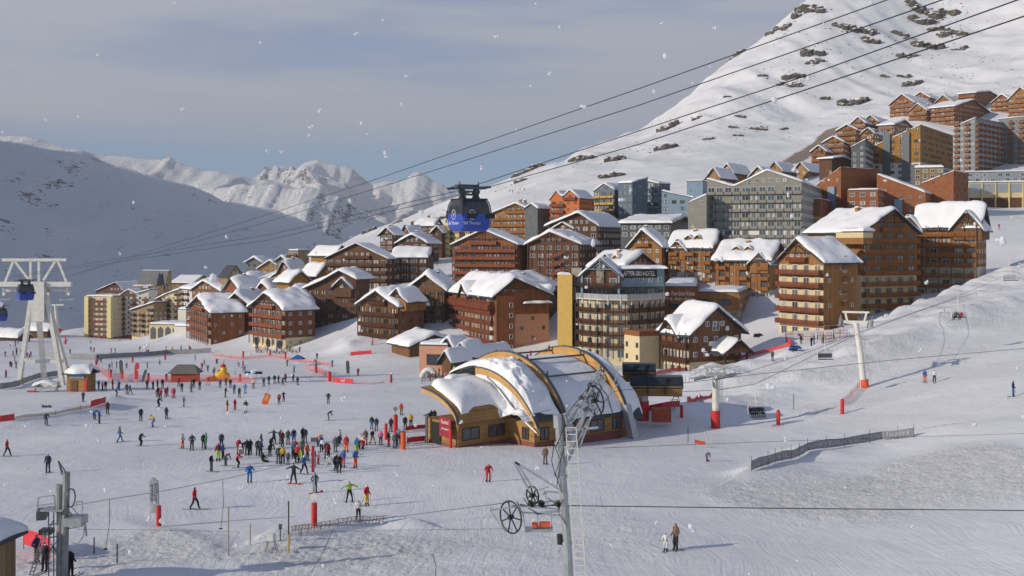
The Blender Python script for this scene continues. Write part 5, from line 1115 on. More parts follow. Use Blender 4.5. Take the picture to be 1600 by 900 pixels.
# ---- grey tow tower in the foreground
def tow_tower():
    d = 45.0; k = d / F
    def q(px, py, dy=0.0): return Vector(((px - CX) / F * (d + dy), d + dy, -(py - HY) / F * (d + dy)))
    gz = zat(2.4, 45); base = Vector((2.62, 45, gz)); r = empty('tow_lift_tower', base); tag(r, 'grey foreground tow-lift tower with ladder, lattice head and big rope wheels', 'lift tower')
    o = -base
    def tub(pts, rad, nm, m=steel, n=10): MB().tube([tuple(Vector(p) + o) for p in pts], rad, n).build(nm, m, r)
    def bars(nm, lst, wd, m=steel):
        b = MB()
        for a, c in lst: b.bar(Vector(a) + o, Vector(c) + o, wd)
        b.build(nm, m, r)
    tub([base - Vector((0, 0, 1)), q(886, 850), q(872, 652)], [.27, .2, .155], 'column')
    tub([q(871, 648), q(872, 668)], .19, 'column_cap')
    for y in (690, 742, 790, 846): 
        x = 872 + (y - 652) * .07; tub([q(x, y), q(x, y + 4)], .22, 'flange')
    # ladder
    l0, l1 = q(884, 668, -.3), q(899, 905, -.3); lad = []
    s = Vector((.42, 0, 0)); lad += [(l0, l1 + (l1 - l0) * .6), (l0 + s, l1 + (l1 - l0) * .6 + s)]
    for i in range(38): t = i / 22; p = l0 + (l1 - l0) * t; lad.append((p, p + s))
    bars('ladder', lad, .035, steel_w)
    # leaning head frame with return wheel
    for a, b_ in (((880, 652, 0), (940, 580, .6)), ((888, 655, -.4), (946, 583, .2)), ((905, 700, 0), (945, 592, 0)), ((890, 660, .4), (938, 575, 1.0))):
        bars('head_strut', [(q(*a), q(*b_))], .075)
    bars('head_lattice', [(q(890, 645), q(925, 625)), (q(905, 625), q(935, 612)), (q(912, 612), q(938, 640)), (q(920, 600), q(936, 597)), (q(890, 662), q(915, 640)), (q(900, 668), q(920, 636)), (q(925, 590), q(918, 632)), (q(932, 580), q(925, 640))], .05)
    bars('head_clutter', [(q(x, y, .1 * (x % 3)), q(x + dx, y + dy, .1)) for x, y, dx, dy in ((908, 640, 14, -22), (914, 645, 20, -6), (902, 650, 8, -30), (918, 612, 10, 26), (926, 604, 14, 8), (910, 628, 24, 10), (896, 676, 26, -8), (900, 640, 6, 22), (934, 588, 6, 20), (922, 655, 14, -14), (898, 692, 12, -30), (886, 700, 20, -4), (884, 720, 16, -24), (944, 628, 14, -18), (948, 622, 8, 22))], .035)
    for (x, y) in ((906, 622), (920, 602), (914, 640), (926, 618), (902, 636)): tub([q(x, y), q(x + 3, y - 2, -.25)], .09, 'fitting', steel_d, 8)
    bars('arm_clutter', [(q(x, y), q(x + dx, y + dy)) for x, y, dx, dy in ((812, 788, 24, 4), (838, 778, 12, 14), (848, 792, 20, -4), (856, 778, 18, 14), (826, 794, 14, 8), (866, 786, 12, 12), (818, 778, 8, 12), (808, 784, 10, 22))], .04, steel_d)
    bars('head_brace', [(q(885, 672), q(935, 668)), (q(880, 735), q(920, 655))], .09)
    bars('head_mast', [(q(874, 745), q(905, 668)), (q(905, 668), q(922, 630))], .13)
    def wheel(c, rad, ax, nm):
        c, ax = Vector(c), Vector(ax).normalized(); x = ax.cross(Vector((0, 0, 1))).normalized(); y = ax.cross(x); b = MB()
        b.tube([tuple(c + o + (x * math.cos(t) + y * math.sin(t)) * rad) for t in np.linspace(0, 2 * math.pi, 29)], .035, 6, cap=False)
        for i in range(7): t = i * 2 * math.pi / 7; b.bar(c + o, c + o + (x * math.cos(t) + y * math.sin(t)) * rad, .035, .05)
        b.tube([tuple(c + o - ax * .12), tuple(c + o + ax * .12)], .09, 8); b.build(nm, black, r)
    wheel(q(930, 626), .62, (.9, .5, .1), 'rope_wheel'); wheel(q(798, 808), .66, (.75, .66, 0), 'rope_wheel'); wheel(q(832, 774), .37, (.75, .66, 0), 'rope_wheel')
    bars('arm_triangle', [(q(805, 722), q(876, 766)), (q(803, 722), q(826, 765)), (q(808, 724), q(832, 762)), (q(805, 722), q(812, 726))], .075)
    bars('side_arm', [(q(767, 797), q(806, 792)), (q(806, 790), q(878, 796)), (q(838, 803), q(880, 798)), (q(828, 786), q(880, 782)), (q(848, 773), q(856, 768)), (q(856, 768), q(876, 770)), (q(812, 800), q(880, 806))], .06)
    bars('arm_rod', [(q(766, 797), q(790, 832)), (q(766, 788), q(767, 798)), (q(850, 765), q(856, 790)), (q(842, 766), q(858, 760)), (q(818, 806), q(821, 828)), (q(862, 800), q(862, 828)), (q(840, 800), q(841, 830))], .035)
    for p in (830, 846, 872): wheel(q(p, 787), .13, (.7, .7, 0), 'guide_wheel')
    MB().box(tuple(q(842, 827) + o), (1.15, .5, .12), 0).build('work_seat', steel, r); MB().box(tuple(q(836, 820) + o), (.25, .3, .16)).box(tuple(q(851, 819) + o), (.45, .3, .16)).build('red_pad', redorange, r)
    tub([q(875, 835), q(876, 850)], .14, 'rubber_drum', black); 
    for cpts in ([(884, 662), (868, 700), (876, 720), (870, 760)], [(882, 700), (868, 740), (878, 770)], [(866, 690), (862, 720), (868, 745)], [(935, 600), (950, 620), (957, 645)], [(880, 780), (872, 800), (886, 822)]):
        tub([q(x, y, -.22) for x, y in cpts], .018, 'hanging_wire', black, 5)
    bars('rope_guide', [(q(938, 640), q(965, 600)), (q(960, 598), q(966, 575))], .04)
tow_tower()
steel_o = paint('steel_o', (.27, .275, .27), .6, .2, .4, 1.2)
def drive_tower():
    d = 66.0
    def q(px, py, dy=0.0): return Vector(((px - CX) / F * (d + dy), d + dy, -(py - HY) / F * (d + dy)))
    x0 = (98 - CX) / F * d; gz = zat(x0, d); base = Vector((x0, d, gz)); r = empty('drive_tower', base); tag(r, 'grey tow-lift drive tower with railed platforms at the lower left', 'lift tower'); o = -base
    def tub(pts, rad, nm, m=steel, n=10): MB().tube([tuple(Vector(p) + o) for p in pts], rad, n).build(nm, m, r)
    def bars(nm, lst, wd, m=steel):
        b = MB()
        for a, c in lst: b.bar(Vector(a) + o, Vector(c) + o, wd)
        b.build(nm, m, r)
    tub([base - Vector((0, 0, 1)), q(104, 738)], [.26, .21], 'column', steel_o); tub([q(93, 910), q(94, 800)], .2, 'column', steel_o); tub([q(93, 800), q(93, 757)], .22, 'motor_housing', steel_o)
    bars('top_bracket', [(q(103, 738), q(91, 720)), (q(103, 745), q(99, 742)), (q(91, 720), q(97, 742)), (q(94, 728), q(98, 738))], .06, steel_d)
    bars('left_railing', [(q(60, 777), q(85, 774)), (q(60, 777), q(58, 798)), (q(58, 798), q(64, 810)), (q(59, 790), q(84, 787)), (q(85, 774), q(86, 800)), (q(63, 797), q(92, 792))], .07)
    MB().box(tuple(q(66, 803) + o), (.55, 1.2, .5), .3).build('control_box', steel_d, r); MB().box(tuple(q(86, 795) + o), (1.3, 1.1, .08)).build('platform', steel, r)
    MB().box(tuple(q(118, 813) + o), (1.1, 1.2, .5)).build('platform', steel, r)
    bars('right_railing', [(q(119, 784), q(130, 784)), (q(129, 784), q(128, 820)), (q(119, 784), q(120, 790)), (q(112, 792), q(133, 818)), (q(108, 800), q(132, 820)), (q(108, 826), q(130, 822)), (q(133, 818), q(134, 838))], .06)
    for (x, y, rad) in ((111, 778, .55), (106, 812, .5)):
        b = MB(); c = q(x, y) + o; b.tube([tuple(c + Vector((.12 * math.cos(t), rad * .6 * math.cos(t), rad * math.sin(t)))) for t in np.linspace(0, 2 * math.pi, 25)], .04, 6, cap=False); b.build('rope_wheel', steel_d, r)
    lad = [(q(46, 898, -1), q(68, 832, -1)), (q(52, 898, -1), q(74, 832, -1))]
    for i in range(12): t = i / 12; lad.append((q(46 + 22 * t, 898 - 66 * t, -1), q(52 + 22 * t, 898 - 66 * t, -1)))
    bars('ladder', lad, .05); MB().box(tuple(q(73, 830) + o), (.7, .7, .3)).build('ladder_top', steel_d, r)
    bars('inner_frame', [(q(76, 795), q(76, 905)), (q(84, 800), q(84, 905)), (q(76, 820), q(92, 818)), (q(76, 840), q(92, 838)), (q(80, 850), q(100, 880)), (q(76, 862), q(90, 845)), (q(84, 812), q(70, 840))], .05, steel_d)
    for cp in ([(134, 820), (136, 838)], [(132, 822), (130, 838), (122, 850), (112, 848)], [(104, 745), (98, 770), (106, 800)]): tub([q(x, y) for x, y in cp], .02, 'hanging_wire', black, 5)
drive_tower()
# ================================================================ ROCKS
def rock_mat():
    m, t, p = new_mat('rock_snowy'); g = t.nodes.new('ShaderNodeNewGeometry'); s = t.nodes.new('ShaderNodeSeparateXYZ'); link(t, g.outputs['Normal'], s.inputs[0])
    n = t.nodes.new('ShaderNodeTexNoise'); n.inputs['Scale'].default_value = .35; n.inputs['Detail'].default_value = 8; n.inputs['Roughness'].default_value = .7; link(t, g.outputs['Position'], n.inputs['Vector'])
    a = t.nodes.new('ShaderNodeMath'); a.operation = 'ADD'; link(t, s.outputs[2], a.inputs[0]); link(t, n.outputs[0], a.inputs[1])
    r = t.nodes.new('ShaderNodeMapRange'); r.inputs[1].default_value = 1.18; r.inputs[2].default_value = 1.28; link(t, a.outputs[0], r.inputs[0])
    mr_ = t.nodes.new('ShaderNodeMapRange'); mr_.inputs[1].default_value = .35; mr_.inputs[2].default_value = .65; mr_.inputs[3].default_value = .5; mr_.inputs[4].default_value = 1.5; link(t, n.outputs[0], mr_.inputs[0])
    v = t.nodes.new('ShaderNodeVectorMath'); v.operation = 'SCALE'; v.inputs[0].default_value = (.085, .072, .06); link(t, mr_.outputs[0], v.inputs['Scale'])
    x = t.nodes.new('ShaderNodeMix'); x.data_type = 'RGBA'; link(t, r.outputs[0], x.inputs[0]); link(t, v.outputs[0], x.inputs[6]); x.inputs[7].default_value = (.8, .81, .84, 1); link(t, x.outputs[2], p.inputs['Base Color'])
    p.inputs['Roughness'].default_value = .9; b = t.nodes.new('ShaderNodeBump'); b.inputs['Distance'].default_value = 1.0; b.inputs['Strength'].default_value = .8; link(t, n.outputs[0], b.inputs['Height']); link(t, b.outputs[0], p.inputs['Normal']); return m
ROCK = rock_mat(); rg = np.random.RandomState(7)
import bmesh
_bm = bmesh.new(); bmesh.ops.create_icosphere(_bm, subdivisions=2, radius=1); ICO_V = np.array([v.co[:] for v in _bm.verts]); ICO_F = [tuple(v.index for v in f.verts) for f in _bm.faces]; _bm.free()
_bm = bmesh.new(); bmesh.ops.create_icosphere(_bm, subdivisions=1, radius=1); IC1_V = np.array([v.co[:] for v in _bm.verts]); IC1_F = [tuple(v.index for v in f.verts) for f in _bm.faces]; _bm.free()
def boulder(mb, c, sx, sy, sz, seed, lo=False):
    V = (IC1_V if lo else ICO_V).copy(); f = IC1_F if lo else ICO_F
    n = fbm(V[:, 0] * 1.7 + seed, V[:, 1] * 1.7 + V[:, 2] * 2.3, seed % 1000, 3, .6); V = V * (1 + .55 * n)[:, None]
    V = np.sign(V) * np.abs(V) ** .8 * np.array([sx, sy, sz]); a = rg.uniform(0, 6.28); ca, sa = math.cos(a), math.sin(a)
    V = np.stack([V[:, 0] * ca - V[:, 1] * sa, V[:, 0] * sa + V[:, 1] * ca, V[:, 2]], -1) + np.array(c); mb.add(V.tolist(), f)
SAT = []
OUT = [(1262, 11, 18, 14), (1322, 40, 15, 8), (1358, 47, 9, 8), (1362, 62, 10, 6), (1270, 81, 14, 6), (1268, 97, 8, 4), (1281, 92, 5, 4), (1407, 50, 8, 8), (1462, 17, 32, 12), (1440, 30, 14, 8), (1461, 44, 8, 6), (1486, 49, 16, 9), (1448, 69, 18, 10), (1418, 86, 10, 6), (1500, 75, 8, 5),
       (1240, 118, 13, 5), (1242, 133, 9, 5), (1223, 130, 6, 4), (1191, 116, 5, 4), (1334, 158, 17, 6), (1322, 162, 8, 4), (1226, 38, 9, 12), (1152, 82, 8, 9), (1096, 120, 15, 5), (1080, 130, 8, 5), (1382, 118, 6, 3), (1412, 120, 8, 2), (1427, 131, 10, 2), (1157, 180, 5, 5), (1146, 196, 5, 7), (1154, 210, 5, 4), (1187, 199, 9, 6),
       (1107, 217, 7, 2), (1041, 230, 12, 3), (1045, 198, 12, 4), (1225, 201, 5, 2), (1289, 154, 6, 2), (1137, 150, 4, 3), (1090, 184, 6, 2), (906, 247, 13, 5), (960, 249, 10, 3), (955, 273, 15, 6), (920, 222, 9, 6), (1044, 230, 8, 3), (825, 267, 22, 3), (815, 282, 8, 3), (795, 263, 12, 3),
       (722, 289, 14, 5), (696, 306, 16, 5), (622, 343, 7, 9), (685, 341, 9, 5), (597, 317, 4, 3), (535, 357, 22, 7), (506, 377, 15, 7), (577, 360, 8, 4), (550, 366, 12, 4), (650, 326, 10, 3), (1175, 66, 7, 6), (1205, 48, 6, 7), (1060, 142, 6, 4)]
for i, (px, py, rx, ry) in enumerate(OUT):
    g = ground(px, py + ry * .5, 500, 1600); k = g[1] / F; m = MB()
    for j in range(int(9 + rx * 1.1)):
        if j % 3 < 2: tt = -1 + 2 * (j + .5) / int(9 + rx * 1.1); x = g[0] + tt * rx * k * 1.1; up = ry * (.55 * tt + .35 * math.sin(tt * 4 + i) + rg.normal(0, .42))
        else: x = g[0] + rg.normal(0, 1.2) * rx * k; up = rg.normal(0, 1.1) * ry
        y = g[1] - up * k * 1.2; z = zat(x, max(450, y)); s = k * min(rx, 12) * (rg.uniform(.2, .62) if j % 3 < 2 else rg.uniform(.06, .16))
        ar = ((x, y, z + s * .1), s * rg.uniform(.8, 1.6), s, s * rg.uniform(.6, 1.2), i * 37 + j)
        if j % 3 == 2: SAT.append(ar)
        else: boulder(m, *ar)
    o = m.build('rock_outcrop', ROCK, None, False, False)
    z_ = 'along the skyline of the snow slope' if px < 760 or (px, py) in ((1262, 11), (1226, 38), (1152, 82), (1096, 120), (1205, 48), (1175, 66)) else ('on the steep upper snow slope' if py < 140 else 'on the lower snow slope above the village')
    tag(o, None, 'rocks', 'rock outcrops in the snow'); auto(o, ('broad' if rx > 12 else 'small') + ' dark rock outcrop ' + z_, px)
m = MB(); n_ = 0
for ar in SAT: boulder(m, *ar, True)
while n_ < 620:
    px, py = rg.uniform(480, 1600), rg.uniform(10, 380)
    if py < np.interp(px, _cr[:, 0], _cr[:, 1]) + 6 or py > np.interp(px, [480, 700, 900, 1240, 1330, 1600], [378, 345, 300, 262, 190, 150]): continue
    if vnoise(np.array([px * .02]), np.array([py * .035]), 55)[0] < rg.uniform(-.5, .6): continue
    n_ += 1; d = 0
    X = ground(px, py, 500, 1600) if n_ % 3 == 1 else X; kk = X[1] / F
    x, y = X[0] + rg.uniform(-14, 14) * kk, X[1] + rg.uniform(-14, 14); s = kk * rg.uniform(.4, 1.5)
    if y < 460: continue
    boulder(m, (x, y, zat(x, y)), s * rg.uniform(.8, 2.2), s, s * .5, n_, True)
tag(m.build('scattered_rocks', ROCK, None, False, False), 'many small dark stones strewn over the snow slope above the village', 'stones', kind='stuff')

# ================================================================ PEOPLE
def skin_person(pose):
    J = {'pel': (0, 0, .95), 'sp': (0, 0, 1.18), 'ch': (0, 0, 1.38), 'nk': (0, 0, 1.52), 'hd': (0, -.02, 1.64), 'tp': (0, 0, 1.74), 'no': (0, -.12, 1.625)}
    L_ = {}
    for s, n in ((-1, 'l'), (1, 'r')):
        J['sh' + n] = (s * .175, 0, 1.42); J['el' + n] = (s * .25, .04, 1.16); J['wr' + n] = (s * .25, -.14, .97); J['ha' + n] = (s * .24, -.21, .91)
        J['hi' + n] = (s * .10, 0, .90); J['kn' + n] = (s * .12, -.03, .50); J['an' + n] = (s * .13, 0, .12); J['to' + n] = (s * .14, -.15, .05)
    for k, v in pose.items(): J[k] = v
    R_ = {'pel': .165, 'sp': .165, 'ch': .185, 'nk': .075, 'hd': .115, 'tp': .085, 'no': .03, 'sh': .095, 'el': .068, 'wr': .05, 'ha': .062, 'hi': .115, 'kn': .085, 'an': .07, 'to': .06}
    names = list(J); E = [('pel', 'sp'), ('sp', 'ch'), ('ch', 'nk'), ('nk', 'hd'), ('hd', 'tp'), ('hd', 'no')]
    for n in 'lr': E += [('ch', 'sh' + n), ('sh' + n, 'el' + n), ('el' + n, 'wr' + n), ('wr' + n, 'ha' + n), ('pel', 'hi' + n), ('hi' + n, 'kn' + n), ('kn' + n, 'an' + n), ('an' + n, 'to' + n)]
    me = bpy.data.meshes.new('skel'); me.from_pydata([J[n] for n in names], [(names.index(a), names.index(b)) for a, b in E], [])
    o = bpy.data.objects.new('skel', me); sc.collection.objects.link(o); o.modifiers.new('s', 'SKIN')
    for i, n in enumerate(names):
        r = R_.get(n, R_.get(n[:2], .08)); me.skin_vertices[0].data[i].radius = (r, r * .82 if n in ('ch', 'sp', 'pel') else r)
        me.skin_vertices[0].data[i].use_root = (n == 'pel')
    sb = o.modifiers.new('b', 'SUBSURF'); sb.levels = 1
    dg = bpy.context.evaluated_depsgraph_get(); out_ = bpy.data.meshes.new_from_object(o.evaluated_get(dg)); bpy.data.objects.remove(o)
    grp = {'hd': 0, 'tp': 0, 'nk': 2, 'no': 1, 'pel': 3, 'sp': 2, 'ch': 2, 'sh': 2, 'el': 2, 'wr': 2, 'ha': 5, 'hi': 3, 'kn': 3, 'an': 4, 'to': 4}
    JP = np.array([J[n] for n in names]); hd = np.array(J['hd'])
    for m in range(6): out_.materials.append(black)
    for p in out_.polygons:
        c = np.array(p.center[:]); i = int(((JP - c) ** 2).sum(1).argmin()); n = names[i]; g = grp.get(n, grp.get(n[:2], 2))
        if g in (0, 1): g = 1 if (c[1] < hd[1] - .045 and c[2] < hd[2] + .03) else 0
        p.material_index = g; p.use_smooth = True
    out_.name = 'person'; return out_, J
def lr(**k):
    d = {}
    for a, v in k.items():
        if a.endswith('_'): d[a[:-1] + 'l'] = (-v[0], v[1], v[2]); d[a[:-1] + 'r'] = v
        else: d[a] = v
    return d
POSES = {
 'stand': lr(),
 'hip': lr(el_=(.36, .06, 1.18), wr_=(.24, -.08, 1.02), ha_=(.20, -.14, 1.0)),
 'ski': lr(pel=(0, .14, .86), sp=(0, .08, 1.08), ch=(0, -.06, 1.25), nk=(0, -.16, 1.37), hd=(0, -.22, 1.48), tp=(0, -.22, 1.58), no=(0, -.34, 1.46), sh_=(.2, -.08, 1.29), el_=(.32, -.14, 1.05), wr_=(.33, -.38, 1.02), ha_=(.32, -.46, 1.02), hi_=(.11, .13, .82), kn_=(.13, -.12, .48), an_=(.13, .04, .12), to_=(.13, -.12, .05)),
 'walk': dict(lr(), hir=(.1, 0, .9), knr=(.12, -.22, .55), anr=(.12, -.30, .14), tor=(.12, -.45, .07), knl=(-.12, .08, .5), anl=(-.12, .34, .14), tol=(-.12, .2, .05), wrl=(-.28, -.24, .98), hal=(-.27, -.32, .94), wrr=(.3, .16, .95), har=(.3, .16, .86)),
 'arms': lr(el_=(.45, 0, 1.32), wr_=(.68, -.02, 1.22), ha_=(.77, -.02, 1.18), kn_=(.2, -.05, .5), an_=(.26, 0, .12), to_=(.28, -.14, .05)),
 'lean': dict(lr(), ch=(.14, 0, 1.36), nk=(.2, 0, 1.5), hd=(.23, -.02, 1.62), tp=(.25, 0, 1.72), no=(.23, -.13, 1.6), shl=(-.05, 0, 1.42), shr=(.34, 0, 1.36), ell=(-.2, -.1, 1.18), wrl=(-.28, -.3, 1.05), hal=(-.3, -.36, 1.02), elr=(.46, .0, 1.12), wrr=(.5, -.2, .95), har=(.5, -.28, .92), sp=(.08, 0, 1.17), anl=(-.16, .02, .12), anr=(.04, 0, .12), tol=(-.17, -.15, .05), tor=(.03, -.15, .05), knl=(-.08, -.05, .5), knr=(.1, -.05, .5)),
 'bend': lr(pel=(0, .18, .88), sp=(0, .02, 1.05), ch=(0, -.18, 1.15), nk=(0, -.32, 1.20), hd=(0, -.42, 1.25), tp=(0, -.48, 1.33), no=(0, -.52, 1.20), sh_=(.2, -.2, 1.16), el_=(.28, -.3, .9), wr_=(.22, -.42, .7), ha_=(.2, -.45, .62), hi_=(.1, .16, .85), kn_=(.12, .02, .48), an_=(.13, .05, .12), to_=(.13, -.1, .05)),
 'sit': lr(pel=(0, 0, .12), sp=(0, .06, .34), ch=(0, .05, .54), nk=(0, .02, .68), hd=(0, -.02, .80), tp=(0, 0, .90), no=(0, -.13, .785), sh_=(.2, .03, .58), el_=(.28, -.1, .36), wr_=(.22, -.3, .3), ha_=(.2, -.37, .3), hi_=(.1, -.06, .1), kn_=(.13, -.48, .10), an_=(.13, -.55, -.32), to_=(.14, -.7, -.36)),
 'lie': lr(pel=(0, 0, .16), sp=(0, .2, .18), ch=(0, .42, .22), nk=(0, .56, .26), hd=(0, .66, .34), tp=(0, .74, .42), no=(0, .58, .40), sh_=(.2, .44, .22), el_=(.4, .36, .12), wr_=(.5, .14, .1), ha_=(.52, .06, .1), hi_=(.1, -.06, .14), kn_=(.16, -.42, .3), an_=(.18, -.78, .1), to_=(.2, -.86, .2)),
}
PM = {k: skin_person(v) for k, v in POSES.items()}
CLC = {'k': ('black', (.012, .013, .016)), 'n': ('navy', (.018, .028, .075)), 'r': ('red', (.50, .02, .03)), 'b': ('blue', (.03, .13, .42)), 'g': ('green', (.04, .22, .09)), 'y': ('yellow', (.62, .42, .03)), 'w': ('white', (.62, .62, .62)),
       'o': ('orange', (.80, .12, .02)), 'p': ('pink', (.62, .10, .25)), 't': ('brown', (.15, .10, .06)), 'e': ('grey', (.09, .095, .11)), 'c': ('light blue', (.08, .30, .50)), 'l': ('lime green', (.34, .55, .05)), 'u': ('maroon', (.14, .02, .04))}
CM = {k: paint('cloth_' + v[0].replace(' ', '_'), v[1], .8, var=.25, scale=6) for k, v in CLC.items()}
SKINM = paint('skin', (.45, .25, .17), .6, var=.1)
def _ski():
    b = MB(); b.box((0, 0, .015), (.09, 1.45, .02)); b.add([(-.045, -.725, .005), (.045, -.725, .005), (.03, -.88, .09), (-.03, -.88, .09), (-.045, -.725, .025), (.045, -.725, .025), (.03, -.88, .105), (-.03, -.88, .105)], [(0, 3, 2, 1), (4, 5, 6, 7), (0, 1, 5, 4), (1, 2, 6, 5), (2, 3, 7, 6), (3, 0, 4, 7)])
    o = b.build('ski', steel_d); me = o.data; bpy.data.objects.remove(o); return me
SKI = _ski()
b = MB(); b.box((0, 0, .02), (.27, 1.2, .02)); b.tube([(0, -.6, .02), (0, -.72, .07)], [.13, .08], 8); o = b.build('snowboard', CM['r']); BOARD = o.data; bpy.data.objects.remove(o)
ZONES = [((-30, 0, 660, 0), '')]
def zone(px, py):
    if py > 800: return 'near the bottom of the photo'
    if px < 100 and py > 640: return 'at the far left of the snowfield'
    if 480 <= px <= 500 and py > 745: return 'by the red-based signpost'
    if py < 300: return 'on the mountainside piste'
    if px > 1180: return 'on the right-hand slope'
    if px > 690 and py > 640: return 'near the arched station'
    if 575 < px < 690 and py > 600: return 'by the station entrance'
    if 400 <= px <= 575 and 670 < py < 745: return 'in the central crowd'
    if 315 < px < 400 and 690 < py < 745: return 'left edge of the crowd'
    if py >= 745: return 'below the crowd'
    if py > 645: return 'on the open left snowfield'
    if px > 640 and py > 560: return 'on the cafe terrace'
    if 150 < px < 480 and py > 586: return 'by the fenced kids area'
    if px >= 480 and py > 586: return 'above the crowd'
    if py < 562 and px < 300: return 'near the far-left blocks'
    if px < 150: return 'around the white A-frame tower'
    return 'in front of the arched-base block'
prnd = random.Random(11); FOLK = []
def person(px, py, ja, tr, pose='stand', face=None, scale=1.0, skis=True, board=False, at=None, d0=60, d1=1000, hat=None, zn=None, sc3=None):
    P = at or ground(px, py, d0, d1); me, J = PM[pose]
    o = bpy.data.objects.new('person', me); col.objects.link(o); f = prnd.uniform(0, 6.28) if face is None else R(face)
    o.location = (P[0], P[1], P[2] - (.0 if pose == 'sit' else .01) + (.03 if skis else 0)); o.rotation_euler = (0, 0, f); s = 1.1 * scale * prnd.uniform(.94, 1.04); o.scale = (s, s, s)
    for i, m in enumerate((CM[hat or prnd.choice('kkkwenrb')], SKINM, CM[ja], CM[tr], CM['k'], CM['k'])): o.material_slots[i].link = 'OBJECT'; o.material_slots[i].material = m
    if board:
        b_ = obj('snowboard', BOARD, o); b_.location = (0, -.05, -.02); b_.rotation_euler = (0, 0, math.pi / 2)
    elif skis and P[1] < 420:
        for n in 'lr':
            k = obj('ski', SKI, o); a = J['an' + n]; k.location = (a[0], a[1] - .1, -.03 + a[2] - .12)
            if pose == 'sit': k.rotation_euler = (.15, 0, 0)
            if pose == 'lie': k.rotation_euler = (.2, 0, .3 if n == 'l' else -.4)
    verb = {'stand': 'standing', 'hip': 'standing', 'ski': 'skiing', 'walk': 'striding', 'arms': 'arms out', 'lean': 'leaning', 'bend': 'bending', 'sit': 'sitting', 'lie': 'fallen'}[pose]
    if scale < .8: verb = 'child ' + verb
    a, b2_ = CLC[ja][0], CLC[tr][0]; wear = a + ' ski suit' if a == b2_ else '%s jacket, %s trousers' % (a, b2_)
    tag(o, None, 'person', 'people on the snow'); auto(o, 'person %s in %s %s' % (verb, wear, zn or zone(px, py)), px); FOLK.append(o); return o, P
